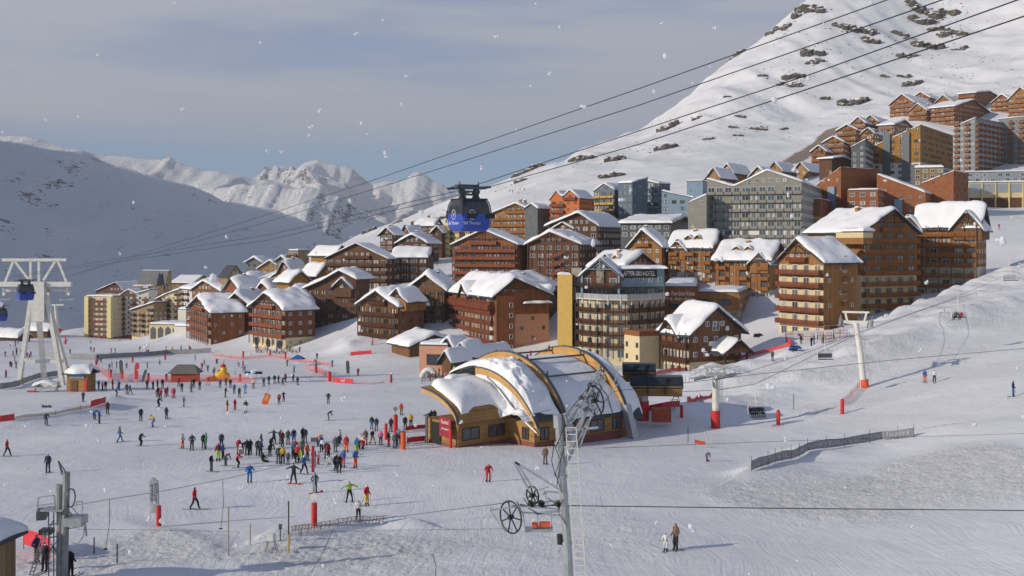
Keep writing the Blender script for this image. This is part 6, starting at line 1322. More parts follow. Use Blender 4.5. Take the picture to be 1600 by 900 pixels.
PEOPLE = """11,713,r,k,walk,90 75,739,n,n,stand,10 72,664,e,e,ski,60 130,628,n,k,hip,0 148,656,b,k,bend,60 155,662,b,e,stand,80 168,647,u,k,stand,200 187,691,t,b,walk,120 220,697,k,k,ski,100 239,668,y,b,ski,300 220,658,n,k,stand,40 248,637,k,k,ski,60 260,655,n,k,stand,170 287,636,e,e,lean,90
285,701,w,o,stand,60 300,704,n,k,hip,0 318,701,k,k,stand,40 322,702,g,g,stand,300 341,721,u,l,stand,200 346,701,n,k,stand,20 348,718,b,k,stand,60 353,728,e,e,bend,80 330,737,k,e,stand,60 372,731,r,k,ski,80 373,710,r,t,stand,10 379,709,n,t,bend,60 386,712,k,k,stand,200 391,711,k,k,hip,60 390,754,b,b,ski,0 284,612,k,k,stand,0
355,644,t,o,stand,90 367,641,r,r,stand,80 384,645,k,w,hip,0 352,621,k,t,lean,60 366,615,b,k,stand,20 374,621,e,k,stand,60 383,615,c,c,stand,200 344,606,b,n,stand,0 325,602,o,o,walk,60 353,603,t,k,stand,10 360,606,k,k,stand,20 396,607,w,e,stand,0 412,604,e,e,stand,60 420,601,n,k,stand,200 429,600,k,t,stand,10 435,599,e,k,stand,80 442,601,k,k,bend,60 446,597,p,k,stand,60 458,596,k,k,stand,0 465,602,k,k,stand,180
230,608,k,k,stand,0 239,609,k,k,stand,90 246,608,n,k,stand,60 254,607,k,n,stand,20 279,604,r,e,stand,10 299,613,e,u,stand,0 303,605,k,k,stand,60 312,609,n,k,stand,180 299,606,g,k,stand,60 182,619,c,e,ski,80 186,610,b,k,stand,0 165,610,k,e,stand,0 176,608,r,p,stand,60 160,611,o,k,stand,80 154,609,b,b,stand,90 198,615,e,e,stand,10 203,617,e,e,walk,60 247,621,k,k,stand,60 251,624,r,k,stand,0 259,621,r,k,stand,30 262,619,k,k,stand,90 270,622,r,p,stand,10 272,622,p,r,stand,60 245,619,w,k,stand,0
436,632,r,k,stand,10 443,628,k,k,arms,60 513,631,k,e,hip,0 514,657,k,e,bend,80 428,694,n,k,arms,0 424,702,k,k,bend,60 439,694,e,k,stand,0 441,698,u,e,stand,60 450,695,e,e,stand,10 459,694,n,b,stand,0 473,692,k,k,stand,60 477,692,n,e,stand,0 408,702,n,k,stand,90 403,712,k,k,stand,10 407,714,n,k,stand,180 411,722,k,k,sit,60 422,713,k,n,bend,60 435,725,e,e,stand,0 442,725,y,k,stand,180 450,726,e,n,stand,0 458,717,c,k,stand,60 461,714,r,k,stand,0 464,724,r,k,stand,180 470,720,e,l,stand,0 472,712,g,k,stand,40 480,720,o,e,stand,60 475,741,b,k,walk,60 459,756,k,k,arms,0
502,707,b,k,stand,60 497,698,o,k,bend,60 510,717,k,u,stand,0 513,717,r,k,stand,60 524,707,e,e,stand,0 528,698,n,k,bend,60 531,694,w,k,stand,80 541,707,r,o,stand,0 557,709,c,l,stand,60 561,700,k,n,bend,60 564,702,w,k,stand,0 567,702,w,r,ski,60 571,696,t,r,stand,0 582,695,n,y,walk,60 595,696,p,k,stand,0 607,698,k,r,stand,60 617,701,e,e,stand,0 620,698,t,k,stand,60 623,695,c,k,stand,0 524,736,k,k,ski,60 530,739,k,k,stand,0 536,731,b,r,stand,0 555,732,b,o,stand,60 514,726,w,w,bend,0 497,726,w,r,stand,60 490,730,r,k,stand,40 581,671,k,b,stand,0 588,674,n,e,stand,10 611,675,k,k,stand,0 633,672,k,k,stand,0 642,669,y,k,stand,0 627,649,r,t,stand,180 671,665,k,k,arms,0 674,662,k,k,stand,60 679,661,k,k,stand,10
492,770,e,e,hip,20 546,785,l,k,arms,10 573,791,r,y,stand,40 763,753,r,r,ski,30 304,796,r,k,walk,70 852,726,t,t,stand,10 1105,721,e,e,bend,60 1445,598,b,o,stand,10 1460,598,w,n,stand,0 1583,620,n,b,stand,30 1207,564,t,k,stand,0 1561,358,r,r,stand,0 57,880,n,t,hip,60 70,893,k,k,stand,10 110,903,k,k,stand,180"""
for ln in PEOPLE.split():
    a = ln.split(','); px, py = float(a[0]), float(a[1]); nb = px in (1105.0, 459.0, 492.0)
    person(px, py, a[2], a[3], a[4], float(a[5]) + prnd.uniform(-25, 25), scale=.72 if a[0] in ('514', '497', '1105', '450') and py > 700 else 1.0, board=nb, hat='w' if a[0] == '573' else ('k' if a[0] in ('546', '304', '1055') else None))
pm, PP = person(1056, 861, 't', 'k', 'stand', -60, 1.05, hat='t'); pk_, PK = person(1040, 861, 'w', 'w', 'hip', -20, .68, hat='e'); person(560, 813, 'w', 'k', 'stand', 10, .85, hat='o')
person(72, 637, 'n', 'k', 'lie', 80, zn='beside the slope fence')
def poles(P, f, label):
    f = R(f); ca, sa = math.cos(f), math.sin(f); b = MB()
    for s in (-1, 1):
        w3 = lambda v: (P[0] + v[0] * ca - v[1] * sa, P[1] + v[0] * sa + v[1] * ca, P[2] + v[2])
        b.bar(w3((s * .31, -.14, .95)), w3((s * .5, .25, .02)), .022)
    tag(b.build('ski_poles', steel_d), label, 'ski poles', 'pairs of ski poles')
for (px, py, f, lab) in ((763, 753, 30, 'thin ski poles held by the skier in red below the small vault'), (546, 785, 10, 'ski poles held by the skier in the lime green jacket'), (573, 791, 40, 'ski poles of the red-jacketed skier with white hat'), (1056, 861, -60, 'ski poles of the man beside the child at the bottom'), (1583, 620, 30, 'ski poles of the lone navy skier at the right edge'), (1445, 598, 10, 'ski poles of the skier in orange trousers on the right slope')):
    poles(ground(px, py), f, lab)
# looser crowds farther away
def scatter(n, x0, x1, y0, y1, skis=True, zn=None, sc_=1.0, d1=1000):
    for _ in range(n):
        px, py = prnd.uniform(x0, x1), prnd.uniform(y0, y1)
        person(px, py, prnd.choice('kknnebrrtogcpwyu'), prnd.choice('kkkenbrtu'), prnd.choice(['stand', 'stand', 'ski', 'hip', 'walk', 'bend']), skis=skis, zn=zn, scale=sc_, d1=d1)
scatter(13, 0, 60, 538, 566); scatter(9, 60, 240, 548, 556); scatter(8, 90, 230, 520, 546); scatter(7, 130, 200, 556, 586); scatter(11, 325, 385, 563, 588, sc_=.8); scatter(7, 230, 330, 546, 582, sc_=.9)
scatter(7, 255, 300, 548, 553, zn='near the low arched hall'); scatter(5, 420, 540, 556, 584); scatter(4, 0, 30, 570, 600); scatter(6, 540, 620, 520, 600, zn='above the crowd')
scatter(22, 664, 748, 584, 599, False, 'on the cafe terrace', 1.0); scatter(10, 400, 470, 545, 553, False, 'at the tables under the arches'); scatter(6, 1238, 1330, 528, 545, False, 'at the bar of the corner building')
for (px, py) in ((797, 300), (801, 301), (810, 303), (819, 298), (690, 432), (684, 436), (699, 440), (683, 415)):
    person(px, py, prnd.choice('kknr'), 'k', 'stand', d0=380, d1=1300, skis=False, zn='on the slope behind the village')
# riders on the chairs
for q, dx in enumerate((-.85, -.3, .3, .85)):
    c = CHAIRS[0]; y = R(15); person(1182, 632, 'knkn'[q], 'kkek'[q], 'sit', 15, at=(c.x + dx * math.cos(y) , c.y + dx * math.sin(y), c.z - 1.25), zn='on the occupied low lift chair')
for q, dx in enumerate((-.5, .4)):
    c = CHAIRS[2]; y = R(10); person(1498, 484, 'er'[q], 'k', 'sit', 190, at=(c.x + dx, c.y - .1, c.z - 1.25), zn='on the white lift chair')

# ================================================================ FENCES, POSTS, FLAGS, HUTS
def net_mat(name, c, a):
    m, t, p = new_mat(name); g = t.nodes.new('ShaderNodeTexCoord'); w_ = t.nodes.new('ShaderNodeTexNoise'); w_.inputs['Scale'].default_value = 6; link(t, g.outputs['Object'], w_.inputs['Vector'])
    r = t.nodes.new('ShaderNodeMapRange'); r.inputs[1].default_value = .3; r.inputs[2].default_value = .7; r.inputs[3].default_value = max(0, a - .15); r.inputs[4].default_value = a + .15; link(t, w_.outputs[0], r.inputs[0]); link(t, r.outputs[0], p.inputs['Alpha'])
    p.inputs['Base Color'].default_value = (*c, 1); p.inputs['Roughness'].default_value = .8; return m
NETR = net_mat('net_red', (.62, .08, .06), .38); NETG = net_mat('net_grey', (.16, .17, .2), .9); NETB = net_mat('net_rope', (.45, .38, .28), .75)
def fence(pl, h, label, mat, posts=None, step=4.0, lift=.05, cat='fence', name='net_fence', jit=.05, d1=600, ph=.25, pr=.035):
    P = [Vector(ground(px, py, 50, d1)) for px, py in pl]; pts = []
    for a, b_ in zip(P[:-1], P[1:]):
        n = max(1, int((b_ - a).length / 1.5))
        for i in range(n): q = a.lerp(b_, i / n); pts.append(q)
    pts.append(P[-1]); pts = [Vector((q.x, q.y, zat(q.x, q.y))) for q in pts]; r = empty(name, pts[0]); o = -pts[0]; m = MB(); V = []; Fc = []
    for i, q in enumerate(pts):
        hh = h * (1 + jit * math.sin(i * 1.7)); V += [tuple(q + o + Vector((0, 0, lift))), tuple(q + o + Vector((0, 0, lift + hh)))]
        if i: Fc.append((2 * i - 2, 2 * i, 2 * i + 1, 2 * i - 1))
    m.add(V, Fc); nb = m.build('net', mat, r, False, False)
    md = None
    if posts:
        L0 = 0; last = -1e9
        for i, q in enumerate(pts):
            if i: L0 += (q - pts[i - 1]).length
            if L0 - last >= step or i == len(pts) - 1: MB().tube([tuple(q + o + Vector((0, 0, -.3))), tuple(q + o + Vector((0, 0, h + lift + ph)))], pr, 6).build('post', posts, r); last = L0
    tag(r, label, cat); return r, pts
RED_B = paint('red_banner', (.62, .035, .05), .6, var=.2)
fence([(966, 594), (1020, 588), (1075, 579), (1130, 566), (1190, 553), (1236, 541)], .75, 'long red net fence winding from the arched station up to the tall corner building', net_mat('net_solid_red', (.68, .05, .04), .88), redp, 6)
fence([(1236, 541), (1228, 534)], 1.1, 'short bright red net at the upper end of the long red fence', MAT.get('net_s') or RED_B, redp, 2)
r, pts = fence([(636, 693), (690, 687)], .62, 'red sponsor banner lying low before the station entrance', RED_B, redp, 4, .1, 'banner', 'banner')
r, pts = fence([(634, 674), (688, 668)], .55, 'upper red sponsor banner beside the station queue', RED_B, redp, 4, .1, 'banner', 'banner')
fence([(1006, 645), (1035, 640), (1062, 636)], .9, 'red banner fence running behind the chairlift terminal', RED_B, redp, 4); fence([(1074, 630), (1114, 621)], .8, 'red banner fence left of the chairlift tower', RED_B, redp, 4)
r, pts = fence([(521, 598), (551, 600)], 1.0, 'red ski school banner with white lettering above the crowd', RED_B, redp, 5, .1, 'banner', 'banner', 0)
a, b_ = pts[0], pts[-1]; ang = math.atan2(b_.y - a.y, b_.x - a.x); mm = (a + b_) / 2 - pts[0]; text_mesh('esf', 1.0, white, r, (mm.x, mm.y - .12, .62 + mm.z), (0, 0, ang))
fence([(478, 578), (500, 583), (521, 597)], 1.3, 'pink-red netting joining the ski school banner', NETR, redp, 8)
fence([(552, 600), (580, 601), (600, 599)], .35, 'low sagging red rope net right of the ski school banner', NETR, redp, 9)
fence([(152, 578), (170, 594), (215, 597), (262, 598), (306, 597), (345, 597), (400, 600)], 1.5, 'pale red safety netting round the kids area in front of the red-walled tent', NETR, redp, 9)
fence([(333, 556), (380, 562), (425, 558), (470, 566), (520, 572)], .9, 'pale red safety netting below the arched-base block', NETR, redp, 9)
fence([(0, 660), (22, 657)], .85, 'orange-red banner at the left frame edge', RED_B, redp, 4, cat='banner', name='banner'); fence([(22, 657), (60, 652), (100, 646), (142, 638)], .45, 'thin rope netting along the left snow bank', NETB, beam, 6)
fence([(142, 637), (165, 630)], 1.0, 'red and white striped net at the right end of the left snow bank', RED_B, redp, 3)
fence([(548, 556), (580, 553)], 1.0, 'short red barrier at the foot of the ski path', RED_B, redp, 4); fence([(1318, 634), (1330, 622), (1343, 607)], 1.0, 'pale red net climbing to the orange-padded tower', NETR, redp, 4)
fence([(37, 858), (58, 866), (78, 876)], 1.1, 'red banner beside the hut at the lower left', RED_B, redp, 3, .35, 'banner', 'banner'); fence([(1040, 520), (1290, 520)], .01, 'x', NETR)[0].name
for o_ in [x for x in bpy.data.objects if x.get('label') == 'x']:
    for c_ in list(o_.children): bpy.data.objects.remove(c_)
    bpy.data.objects.remove(o_)
fence([(70, 556), (110, 561), (150, 562), (200, 559), (260, 554), (330, 551)], 1.5, 'long grey covered conveyor fence across the beginners area', paint('grey_tunnel', (.30, .31, .32), .6, var=.5, scale=3), steel, 6, .1, 'conveyor', 'conveyor_tunnel', .03)
fence([(0, 609), (30, 604), (60, 592), (90, 588)], 1.2, 'grey conveyor fence at the feet of the A-frame tower', MAT['grey_tunnel'], steel, 5, .1, 'conveyor', 'conveyor_tunnel', .03)
# advertising fence seen from behind
r, pts = fence([(1174, 737), (1200, 728), (1222, 721), (1262, 706), (1320, 698), (1378, 688), (1428, 683)], .95, 'grey advertising fence with white reversed lettering on the lower right slope', NETG, beam, 2.2, .12, 'fence', 'banner_fence', .06, ph=.5, pr=.025)
cum = [0]
LETM, lt_, lp_ = new_mat('letter_white'); lp_.inputs['Base Color'].default_value = (.8, .8, .8, 1); l1 = lt_.nodes.new('ShaderNodeBsdfTranslucent'); l1.inputs[0].default_value = (.85, .85, .82, 1); l2 = lt_.nodes.new('ShaderNodeMixShader'); l2.inputs[0].default_value = .6
link(lt_, lp_.outputs[0], l2.inputs[1]); link(lt_, l1.outputs[0], l2.inputs[2]); link(lt_, l2.outputs[0], lt_.nodes['Material Output'].inputs[0])
for i in range(1, len(pts)): cum.append(cum[-1] + (pts[i] - pts[i - 1]).length)
words = ['EVOLUTION 2', "Ecole de Ski & d'Aventures", 'EVOLUTION 2', "Ecole de Ski & d'Aventures"]; pos = 1 - np.array([.10, .36, .60, .85])
for w_, f in zip(words, pos):
    # one piece per letter so that the writing follows the net
    n = len(w_); sp = .47 if w_[0] == 'E' and w_[1] == 'V' else .36
    grp = empty('lettering', (0, 0, 0)); grp.parent = r
    c0 = f * cum[-1]
    for k, chh in enumerate(w_):
        if chh == ' ': continue
        s_ = c0 + (n / 2 - k) * sp; s_ = min(max(s_, .05), cum[-1] - .05); i = max(j for j in range(len(cum) - 1) if cum[j] <= s_); t = (s_ - cum[i]) / (cum[i + 1] - cum[i]); q = pts[i].lerp(pts[i + 1], t) - pts[0]; dd = pts[i + 1] - pts[i]; an = math.atan2(dd.y, dd.x)
        text_mesh(chh, .62, white, grp, (q.x + .03 * math.sin(an), q.y - .03 * math.cos(an), q.z + .6), (0, 0, an), mirror=True, ext=.005, name='letter', sx=1.0).data.materials[0] = LETM
def rope_fence():
    P = [Vector(ground(x, y)) for x, y in ((455, 836), (500, 828), (560, 818), (608, 815))]; r = empty('rope_fence', P[0]); o = -P[0]; tag(r, 'braided rope fence with short stakes on the low bank below the crowd', 'fence')
    pts = []
    for a, b_ in zip(P[:-1], P[1:]):
        for i in range(9): q = a.lerp(b_, i / 9); pts.append(Vector((q.x, q.y, zat(q.x, q.y))))
    for z in (.25, .55): MB().tube([tuple(p + o + Vector((0, 0, z + .05 * math.sin(i * 2)))) for i, p in enumerate(pts)], .022, 5).build('rope', paint('rope', (.35, .28, .2)), r)
    for i, p in enumerate(pts):
        MB().bar(p + o + Vector((0, 0, -.1)), p + o + Vector((.12, 0, .62)), .035).build('stake', beam if i % 2 else MAT['rope'], r)
        if i: m_ = MB(); m_.bar(pts[i - 1] + o + Vector((0, 0, .25)), p + o + Vector((0, 0, .55)), .02).bar(pts[i - 1] + o + Vector((0, 0, .55)), p + o + Vector((0, 0, .25)), .02); m_.build('rope_cross', MAT['rope'], r)
rope_fence()
for (px, py, hpx, w_) in ((1216, 664, 22, 6), (1316, 647, 22, 6), (603, 687, 24, 5), (618, 677, 28, 7), (630, 702, 27, 8), (704, 700, 30, 5), (1065, 652, 18, 5), (173, 590, 12, 4), (191, 592, 13, 4), (232, 595, 11, 4), (260, 595, 10, 4), (305, 594, 11, 4), (339, 595, 10, 4), (375, 596, 11, 4), (494, 583, 12, 4), (515, 596, 15, 5), (207, 566, 8, 3), (258, 562, 8, 3), (380, 559, 10, 3), (422, 555, 8, 3), (446, 561, 11, 3), (611, 598, 11, 4), (286, 583, 6, 3), (150, 570, 8, 3), (102, 538, 6, 3)):
    g = Vector(ground(px, py)); k = g.y / F; r = empty('padded_post', g); MB().tube([(0, 0, -.4), (0, 0, hpx * k)], w_ / 2 * k, 12).build('pad', redp if hpx > 20 and px > 1000 else redorange if px == 630 else redp, r)
    MB().tube([(0, 0, hpx * k), (0, 0, hpx * k + .12)], w_ / 2 * k * .6, 10).build('cap', steel_d, r)
    tag(r, None, 'padded post', 'red padded safety posts'); big_ = hpx > 20
    auto(r, ('tall' if big_ else 'short') + ' red padded post ' + ('on the right-hand slope' if px > 1000 else 'at the station entrance' if px > 600 and py > 650 else 'in the middle distance of the snowfield'), px)
# big red-based signpost
g = Vector(ground(491, 821)); r = empty('signpost', g); k = g.y / F; MB().tube([(0, 0, -.3), (0, 0, 35 * k)], .22, 14).build('pad', redp, r); MB().tube([(0, 0, 0), (0, 0, 136 * k)], .045, 8).build('pole', steel, r)
MB().tube([(0, -.08, 45 * k), (0, -.04, 45 * k)], .26, 18).build('round_sign', white, r); MB().box((-.1, -.02, 104 * k), (.2, .05, 2.0)).build('banner', paint('banner_dull', (.30, .02, .035)), r); MB().box((0, 0, 134 * k), (.5, .1, .3)).build('loudspeaker', steel_d, r); tag(r, 'grey pole with red padded base, round sign and narrow red banner', 'signpost')
g = Vector(ground(618, 677)); MB_ = empty('round_sign', g); MB().tube([(0, 0, 1.9), (0, 0, 3.0)], .04, 6).build('pole', steel, MB_); MB().tube([(0, -.1, 3.2), (0, -.05, 3.2)], .3, 18).build('disc', greyp, MB_); tag(MB_, 'grey round disc sign above the widest post at the station queue', 'sign')
def feather(px, py, hpx, label, m=white, txt=None, base=True, lean=0.0):
    g = Vector(ground(px, py)); k = g.y / F; H = hpx * k; r = empty('feather_flag', g); tag(r, label, 'flag', 'feather flags')
    MB().tube([(0, 0, 0), (lean * .3, 0, H * .6), (lean * .8 - H * .02, 0, H * .93), (lean - H * .12, 0, H)], .03, 6).build('pole', steel_d, r)
    w_ = H * .2; pr = [(0, .25), (-w_ * .75, .27), (-w_ * .95, .6), (-w_ * 1.0, .9), (-H * .14, .995), (-H * .05, .96), (0, .85)]
    s = MB(); s.ext([(x + lean * z, -.01, z * H) for x, z in pr], (0, .02, 0)); s.build('sail', m, r)
    if base: MB().tube([(0, 0, -.3), (0, 0, H * .42)], .2 if hpx > 50 else .12, 10).build('pad', redp, r)
    if txt:
        for q, tt in enumerate(txt): text_mesh(tt, .30, CM['n'], r, (-w_ * (.28 + .42 * q), -.03, H * .68), (0, -math.pi / 2, 0), mirror=True, ext=.004, sx=.9)
    return r
feather(248, 822, 76, 'tall white feather flag with reversed dark lettering on a red padded base', paint('flag_white', (.36, .38, .43)), ['EVOLUTION', 'Ecole de Ski'])
feather(214, 602, 36, 'red feather flag beside the kids area netting', RED_B, None, False, .6); feather(222, 603, 26, 'thin grey leaning feather flag right of the red one', slate, None, False, 1.2); feather(546, 591, 28, 'dark and white feather flag at the ski school banner', slate, None, False)
feather(192, 592, 30, 'dark feather flag left of the red one', slate, None, False); feather(176, 578, 14, 'small white and blue flag left of the conveyor', bluep, None, False); feather(306, 566, 12, 'small blue flag in the middle of the beginners area', bluep, None, False); feather(103, 535, 10, 'small red flag near the snowfield edge', RED_B, None, False)
for (px, py, hp, m_, lab, lb) in ((357, 868, 74, MAT['rope'], 'thin wooden pole left of the rope fence, wholly bare', 0), (451, 863, 80, beam, 'tall pole with yellow lower half at the start of the rope fence', 1), (391, 853, 35, MAT['rope'], 'short wooden stake between two tall poles', 0), (438, 845, 22, steel_d, 'short dark post with a small box near the rope fence', 2), (147, 865, 25, beam, 'short brown stake near the drive tower', 0), (183, 880, 30, beam, 'thin brown stake in the churned snow, lower left', 0), (1240, 640, 24, beam, 'thin brown stake on the right-hand slope', 0), (1075, 692, 25, beam, 'thin stake on the snow right of the station', 0), (659, 600, 18, beam, 'thin pole with crosspiece at the terrace foot', 0), (464, 566, 2, beam, '', 9)):
    if lb == 9: continue
    g = Vector(ground(px, py)); k = g.y / F; r = empty('marker_pole', g); MB().tube([(0, 0, -.3), (0, 0, hp * k)], .045, 6).build('pole', m_, r); tag(r, lab, 'pole')
    if lb == 1: MB().tube([(0, 0, -.1), (0, 0, hp * k * .35)], .065, 8).build('sleeve', yellowp, r)
    if lb == 2: MB().box((0, 0, hp * k), (.2, .2, .35)).build('box', steel_d, r)
g = Vector(ground(424, 861)); r = empty('white_stand', g); MB().box((0, 0, 1.0), (.55, .4, .5)).build('box', white, r)
for sx in (-1, 1):
    for sy in (-1, 1): MB().bar((sx * .4, sy * .25, -.1), (sx * .22, sy * .15, .8), .05).build('leg', MAT['rope'], r)
tag(r, 'white box on four splayed wooden legs by the rope fence', 'stand')
# tow bars hanging from the rope
for (x0, y0, x1, y1, d, lab) in ((171, 780, 165, 858, 68.5, 'thin bent tow bar hanging nearest the drive tower'), (348, 749, 345, 826, 77, 'thin straight tow bar hanging left of the red-jacketed walker'), (320, 830, 312, 868, 84, 'short leaning tow bar in the churned snow'), (522, 824, 480, 905, 70, 'long slack tow cord running down to the bottom edge'), (676, 865, 680, 905, 60, 'short thin tow cord at the bottom edge')):
    a, b_ = Vector(W(x0, y0, d)), Vector(W(x1, y1, d)); mdl = a.lerp(b_, .5) + Vector((.12, 0, 0)); r = empty('tow_bar', a); MB().tube([(0, 0, 0), tuple(mdl - a), tuple(b_ - a)], .022, 5).build('bar', steel_d, r); MB().tube([tuple(b_ - a + Vector((-.12, 0, 0))), tuple(b_ - a + Vector((.12, 0, 0)))], .05, 8).build('seat_disc', black, r); tag(r, lab, 'tow bar', 'hanging tow bars')
# kiosk, tents, inflatable, board
def kiosk():
    g = Vector(ground(127, 611)); k = g.y / F; r = empty('kiosk', g, R(-6)); tag(r, 'small wooden ticket kiosk with thick snow roof by the A-frame tower', 'kiosk')
    MB().box((0, 0, 1.5), (34 * k, 3.2, 3.6)).build('wall', wood_station, r); MB().box((-5 * k, -1.66, 1.2), (11 * k, .12, 2.2)).build('door', wood_brown, r)
    MB().box((0, -1.7, 3.0), (24 * k, .16, .7)).build('sign', bluep, r); MB().box((15 * k, -1.8, 1.2), (4 * k, .3, 2.6)).build('red_panel', redp, r)
    MB().box((0, 0, 3.5), (44 * k, 4.8, .2)).build('roof', dkroof, r); snow_blanket('roof_snow', -21 * k, 23 * k, -2.3, 2.3, lambda X, Y: 3.6 + .9 * (1 - np.abs(Y) / 2.3), 1.0, r)
    MB().ext([(-22.5 * k, -2.4, 3.4), (-22.5 * k, 2.4, 3.4), (-22.5 * k, 0, 4.7)], (.3, 0, 0)).build('gable_board', wood_honey, r)
kiosk()
g = Vector(ground(72, 612)); r = empty('lift_return', g); m_ = MB(); m_.box((0, 0, .9), (5, 2.4, .3)).bar((-2.4, 0, 0), (0, 0, 2.8), .3).bar((2.4, 0, 0), (0, 0, 2.8), .3).bar((-1.5, -1, 0), (2.8, -1, 2.0), .25); m_.build('frame', steel, r); MB().box((1.2, -.3, 1.4), (2.6, 1.6, 1.0)).build('motor', steel_w, r); MB().box((-2.2, -1.4, .2), (1.6, .5, .4)).build('red_mat', redp, r); tag(r, 'grey conveyor drive frame heaped with snow between A-frame legs and kiosk', 'machinery')
snow_blanket('snow_cap', -2.4, 2.4, -1.2, 1.2, lambda X, Y: 1.9 - .3 * np.abs(X), .7, r)
g = Vector(ground(290, 596)); k = g.y / F; r = empty('tent', g); MB().box((0, 0, 1.0), (38 * k, 3.4, 2.2)).build('wall', paint('rustbox', (.40, .08, .03)), r); MB().ext([(-24 * k, -2.2, 1.9), (24 * k, -2.2, 1.9), (12 * k, 0, 3.6), (-14 * k, 0, 3.6)], (0, .1, 0)).build('gable_trim', slate, r)
m_ = MB(); m_.add([(-24 * k, -2.3, 1.9), (24 * k, -2.3, 1.9), (24 * k, 2.3, 1.9), (-24 * k, 2.3, 1.9), (-12 * k, 0, 3.7), (14 * k, 0, 3.7)], [(0, 1, 5, 4), (1, 2, 5), (2, 3, 4, 5), (3, 0, 4), (0, 3, 2, 1)]); m_.build('roof', paint('tent_grey', (.16, .15, .13)), r); tag(r, 'red-walled tent with flat grey pitched roof in the kids area', 'tent')
g = Vector(ground(465, 572)); k = g.y / F; r = empty('tent', g); m_ = MB(); m_.add([(-11 * k, -1.6, 1.9), (11 * k, -1.6, 1.9), (11 * k, 1.6, 1.9), (-11 * k, 1.6, 1.9), (0, 0, 3.1)], [(0, 1, 4), (1, 2, 4), (2, 3, 4), (3, 0, 4), (0, 3, 2, 1)]); m_.build('canopy', paint('tent_blue', (.03, .12, .38)), r)
for sx in (-1, 1):
    for sy in (-1, 1): MB().bar((sx * 10 * k, sy * 1.5, 0), (sx * 10 * k, sy * 1.5, 1.9), .06).build('leg', steel, r)
tag(r, 'small blue pop-up tent on four thin legs', 'tent')
def blob(mb, c, s, n=12, mi=0):
    V = ICO_V * np.array(s) + np.array(c); mb.add(V.tolist(), ICO_F, mi)
g = Vector(ground(345, 595)); r = empty('inflatable_duck', g); YD = paint('duck_yellow', (.75, .48, .02), .45, var=.1); m_ = MB(); blob(m_, (.2, 0, 1.0), (1.9, 1.3, 1.2)); blob(m_, (-1.9, 0, .5), (1.4, .7, .5)); blob(m_, (.6, 0, 2.3), (.75, .7, 1.1)); m_.build('body', YD, r, True)
m_ = MB(); blob(m_, (.5, 0, 3.2), (.65, .6, .5)); m_.bar((.6, 0, 3.4), (.7, 0, 4.6), .12); m_.build('red_top', redp, r, True); tag(r, 'big yellow inflatable figure with red top in the kids area', 'inflatable')
g = Vector(ground(396, 590)); r = empty('barrier', g); MB().box((0, 0, 1.1), (4, .25, .55)).build('beam', CM['n'], r)
for x in (-1.9, -.6, .7, 1.9): MB().box((x, 0, .5), (.15, .2, 1.1)).build('leg', white, r)
tag(r, 'dark blue and white low barrier right of the yellow inflatable', 'barrier')
g = Vector(ground(413, 632)); r = empty('board', g); m_ = MB(); Mx = Matrix.Rotation(R(20), 4, 'Y'); m_.box((0, 0, .95), (1.05, .12, 1.9), 0, 0, Mx); m_.build('panel', redorange, r); m_ = MB(); m_.box((0, -.08, 1.2), (.6, .04, .9), 0, 0, Mx); m_.build('picture', yellowp, r); MB().bar((.5, 0, 1.6), (.9, .1, 3.2), .04).build('rod', steel_d, r); tag(r, 'tilted orange-red padded board with yellow picture on the open snow', 'board')
g = Vector(ground(1092, 700)); r = empty('warning_flag', g); MB().bar((-.45, 0, 0), (-.45, 0, 1.1), .04).build('pole', steel_d, r); MB().ext([(-.45, 0, 1.0), (.8, 0, .75), (.7, 0, .35), (-.45, 0, .55)], (0, .03, 0)).build('cloth', redorange, r); tag(r, 'small orange warning flag left of the crouching snowboarder', 'flag')
g = Vector(ground(670, 590)); r = empty('inflatable_arch', g); MB().tube([(1.5 * math.cos(t), 0, .1 + 1.7 * math.sin(t)) for t in np.linspace(0, math.pi, 18)], .6, 12).build('arch', white, r, True); tag(r, 'white inflatable arch on the cafe terrace', 'inflatable')
for (px, py, m_, hp, lab) in ((710, 592, CM['l'], 20, 'tall lime green inflatable tube at the terrace, left'), (732, 597, CM['l'], 18, 'lime green inflatable tube at the terrace, right'), (759, 588, steel, 20, 'upright grey pipe standing at the terrace end')):
    g = Vector(ground(px, py)); k = g.y / F; tag(MB().tube([tuple(g + Vector((0, 0, -.2))), tuple(g + Vector((0, 0, hp * k * .9))), tuple(g + Vector((.02, 0, hp * k)))], [3.0 * k, 2.6 * k, .5 * k], 10).build('tube', m_), lab, 'tube')
g = Vector(ground(724, 592)); tag(MB().tube([tuple(g + Vector((-1.6, 0, 1.6))), tuple(g + Vector((1.8, 0, .9)))], [.5, .3], 10).build('kite', CM['l']), 'yellow-green inflatable lying between the two tubes', 'inflatable')
def parasol(px, py, hp, m_, lab):
    g = Vector(ground(px, py)); k = g.y / F; r = empty('parasol', g); H = hp * k; MB().tube([(0, 0, -1), (0, 0, H)], .05, 6).build('pole', steel_d, r); MB().tube([(0, 0, H * .25), (0, 0, H * .45), (0, 0, H * .85), (0, 0, H)], [.22, .36, .2, .02], 10).build('canopy', m_, r)
    tag(r, None, 'parasol', 'closed parasols'); auto(r, lab, px)
for x, y in ((868, 562), (876, 566), (880, 560), (892, 570), (902, 572), (906, 574)): parasol(x, y, 22, black, 'closed black parasol at the foot of the yellow tower')
for x, y in ((774, 566), (829, 566), (845, 566)): parasol(x, y, 20, CM['g'] if x != 829 else RED_B, 'closed parasol behind the arched roofs')
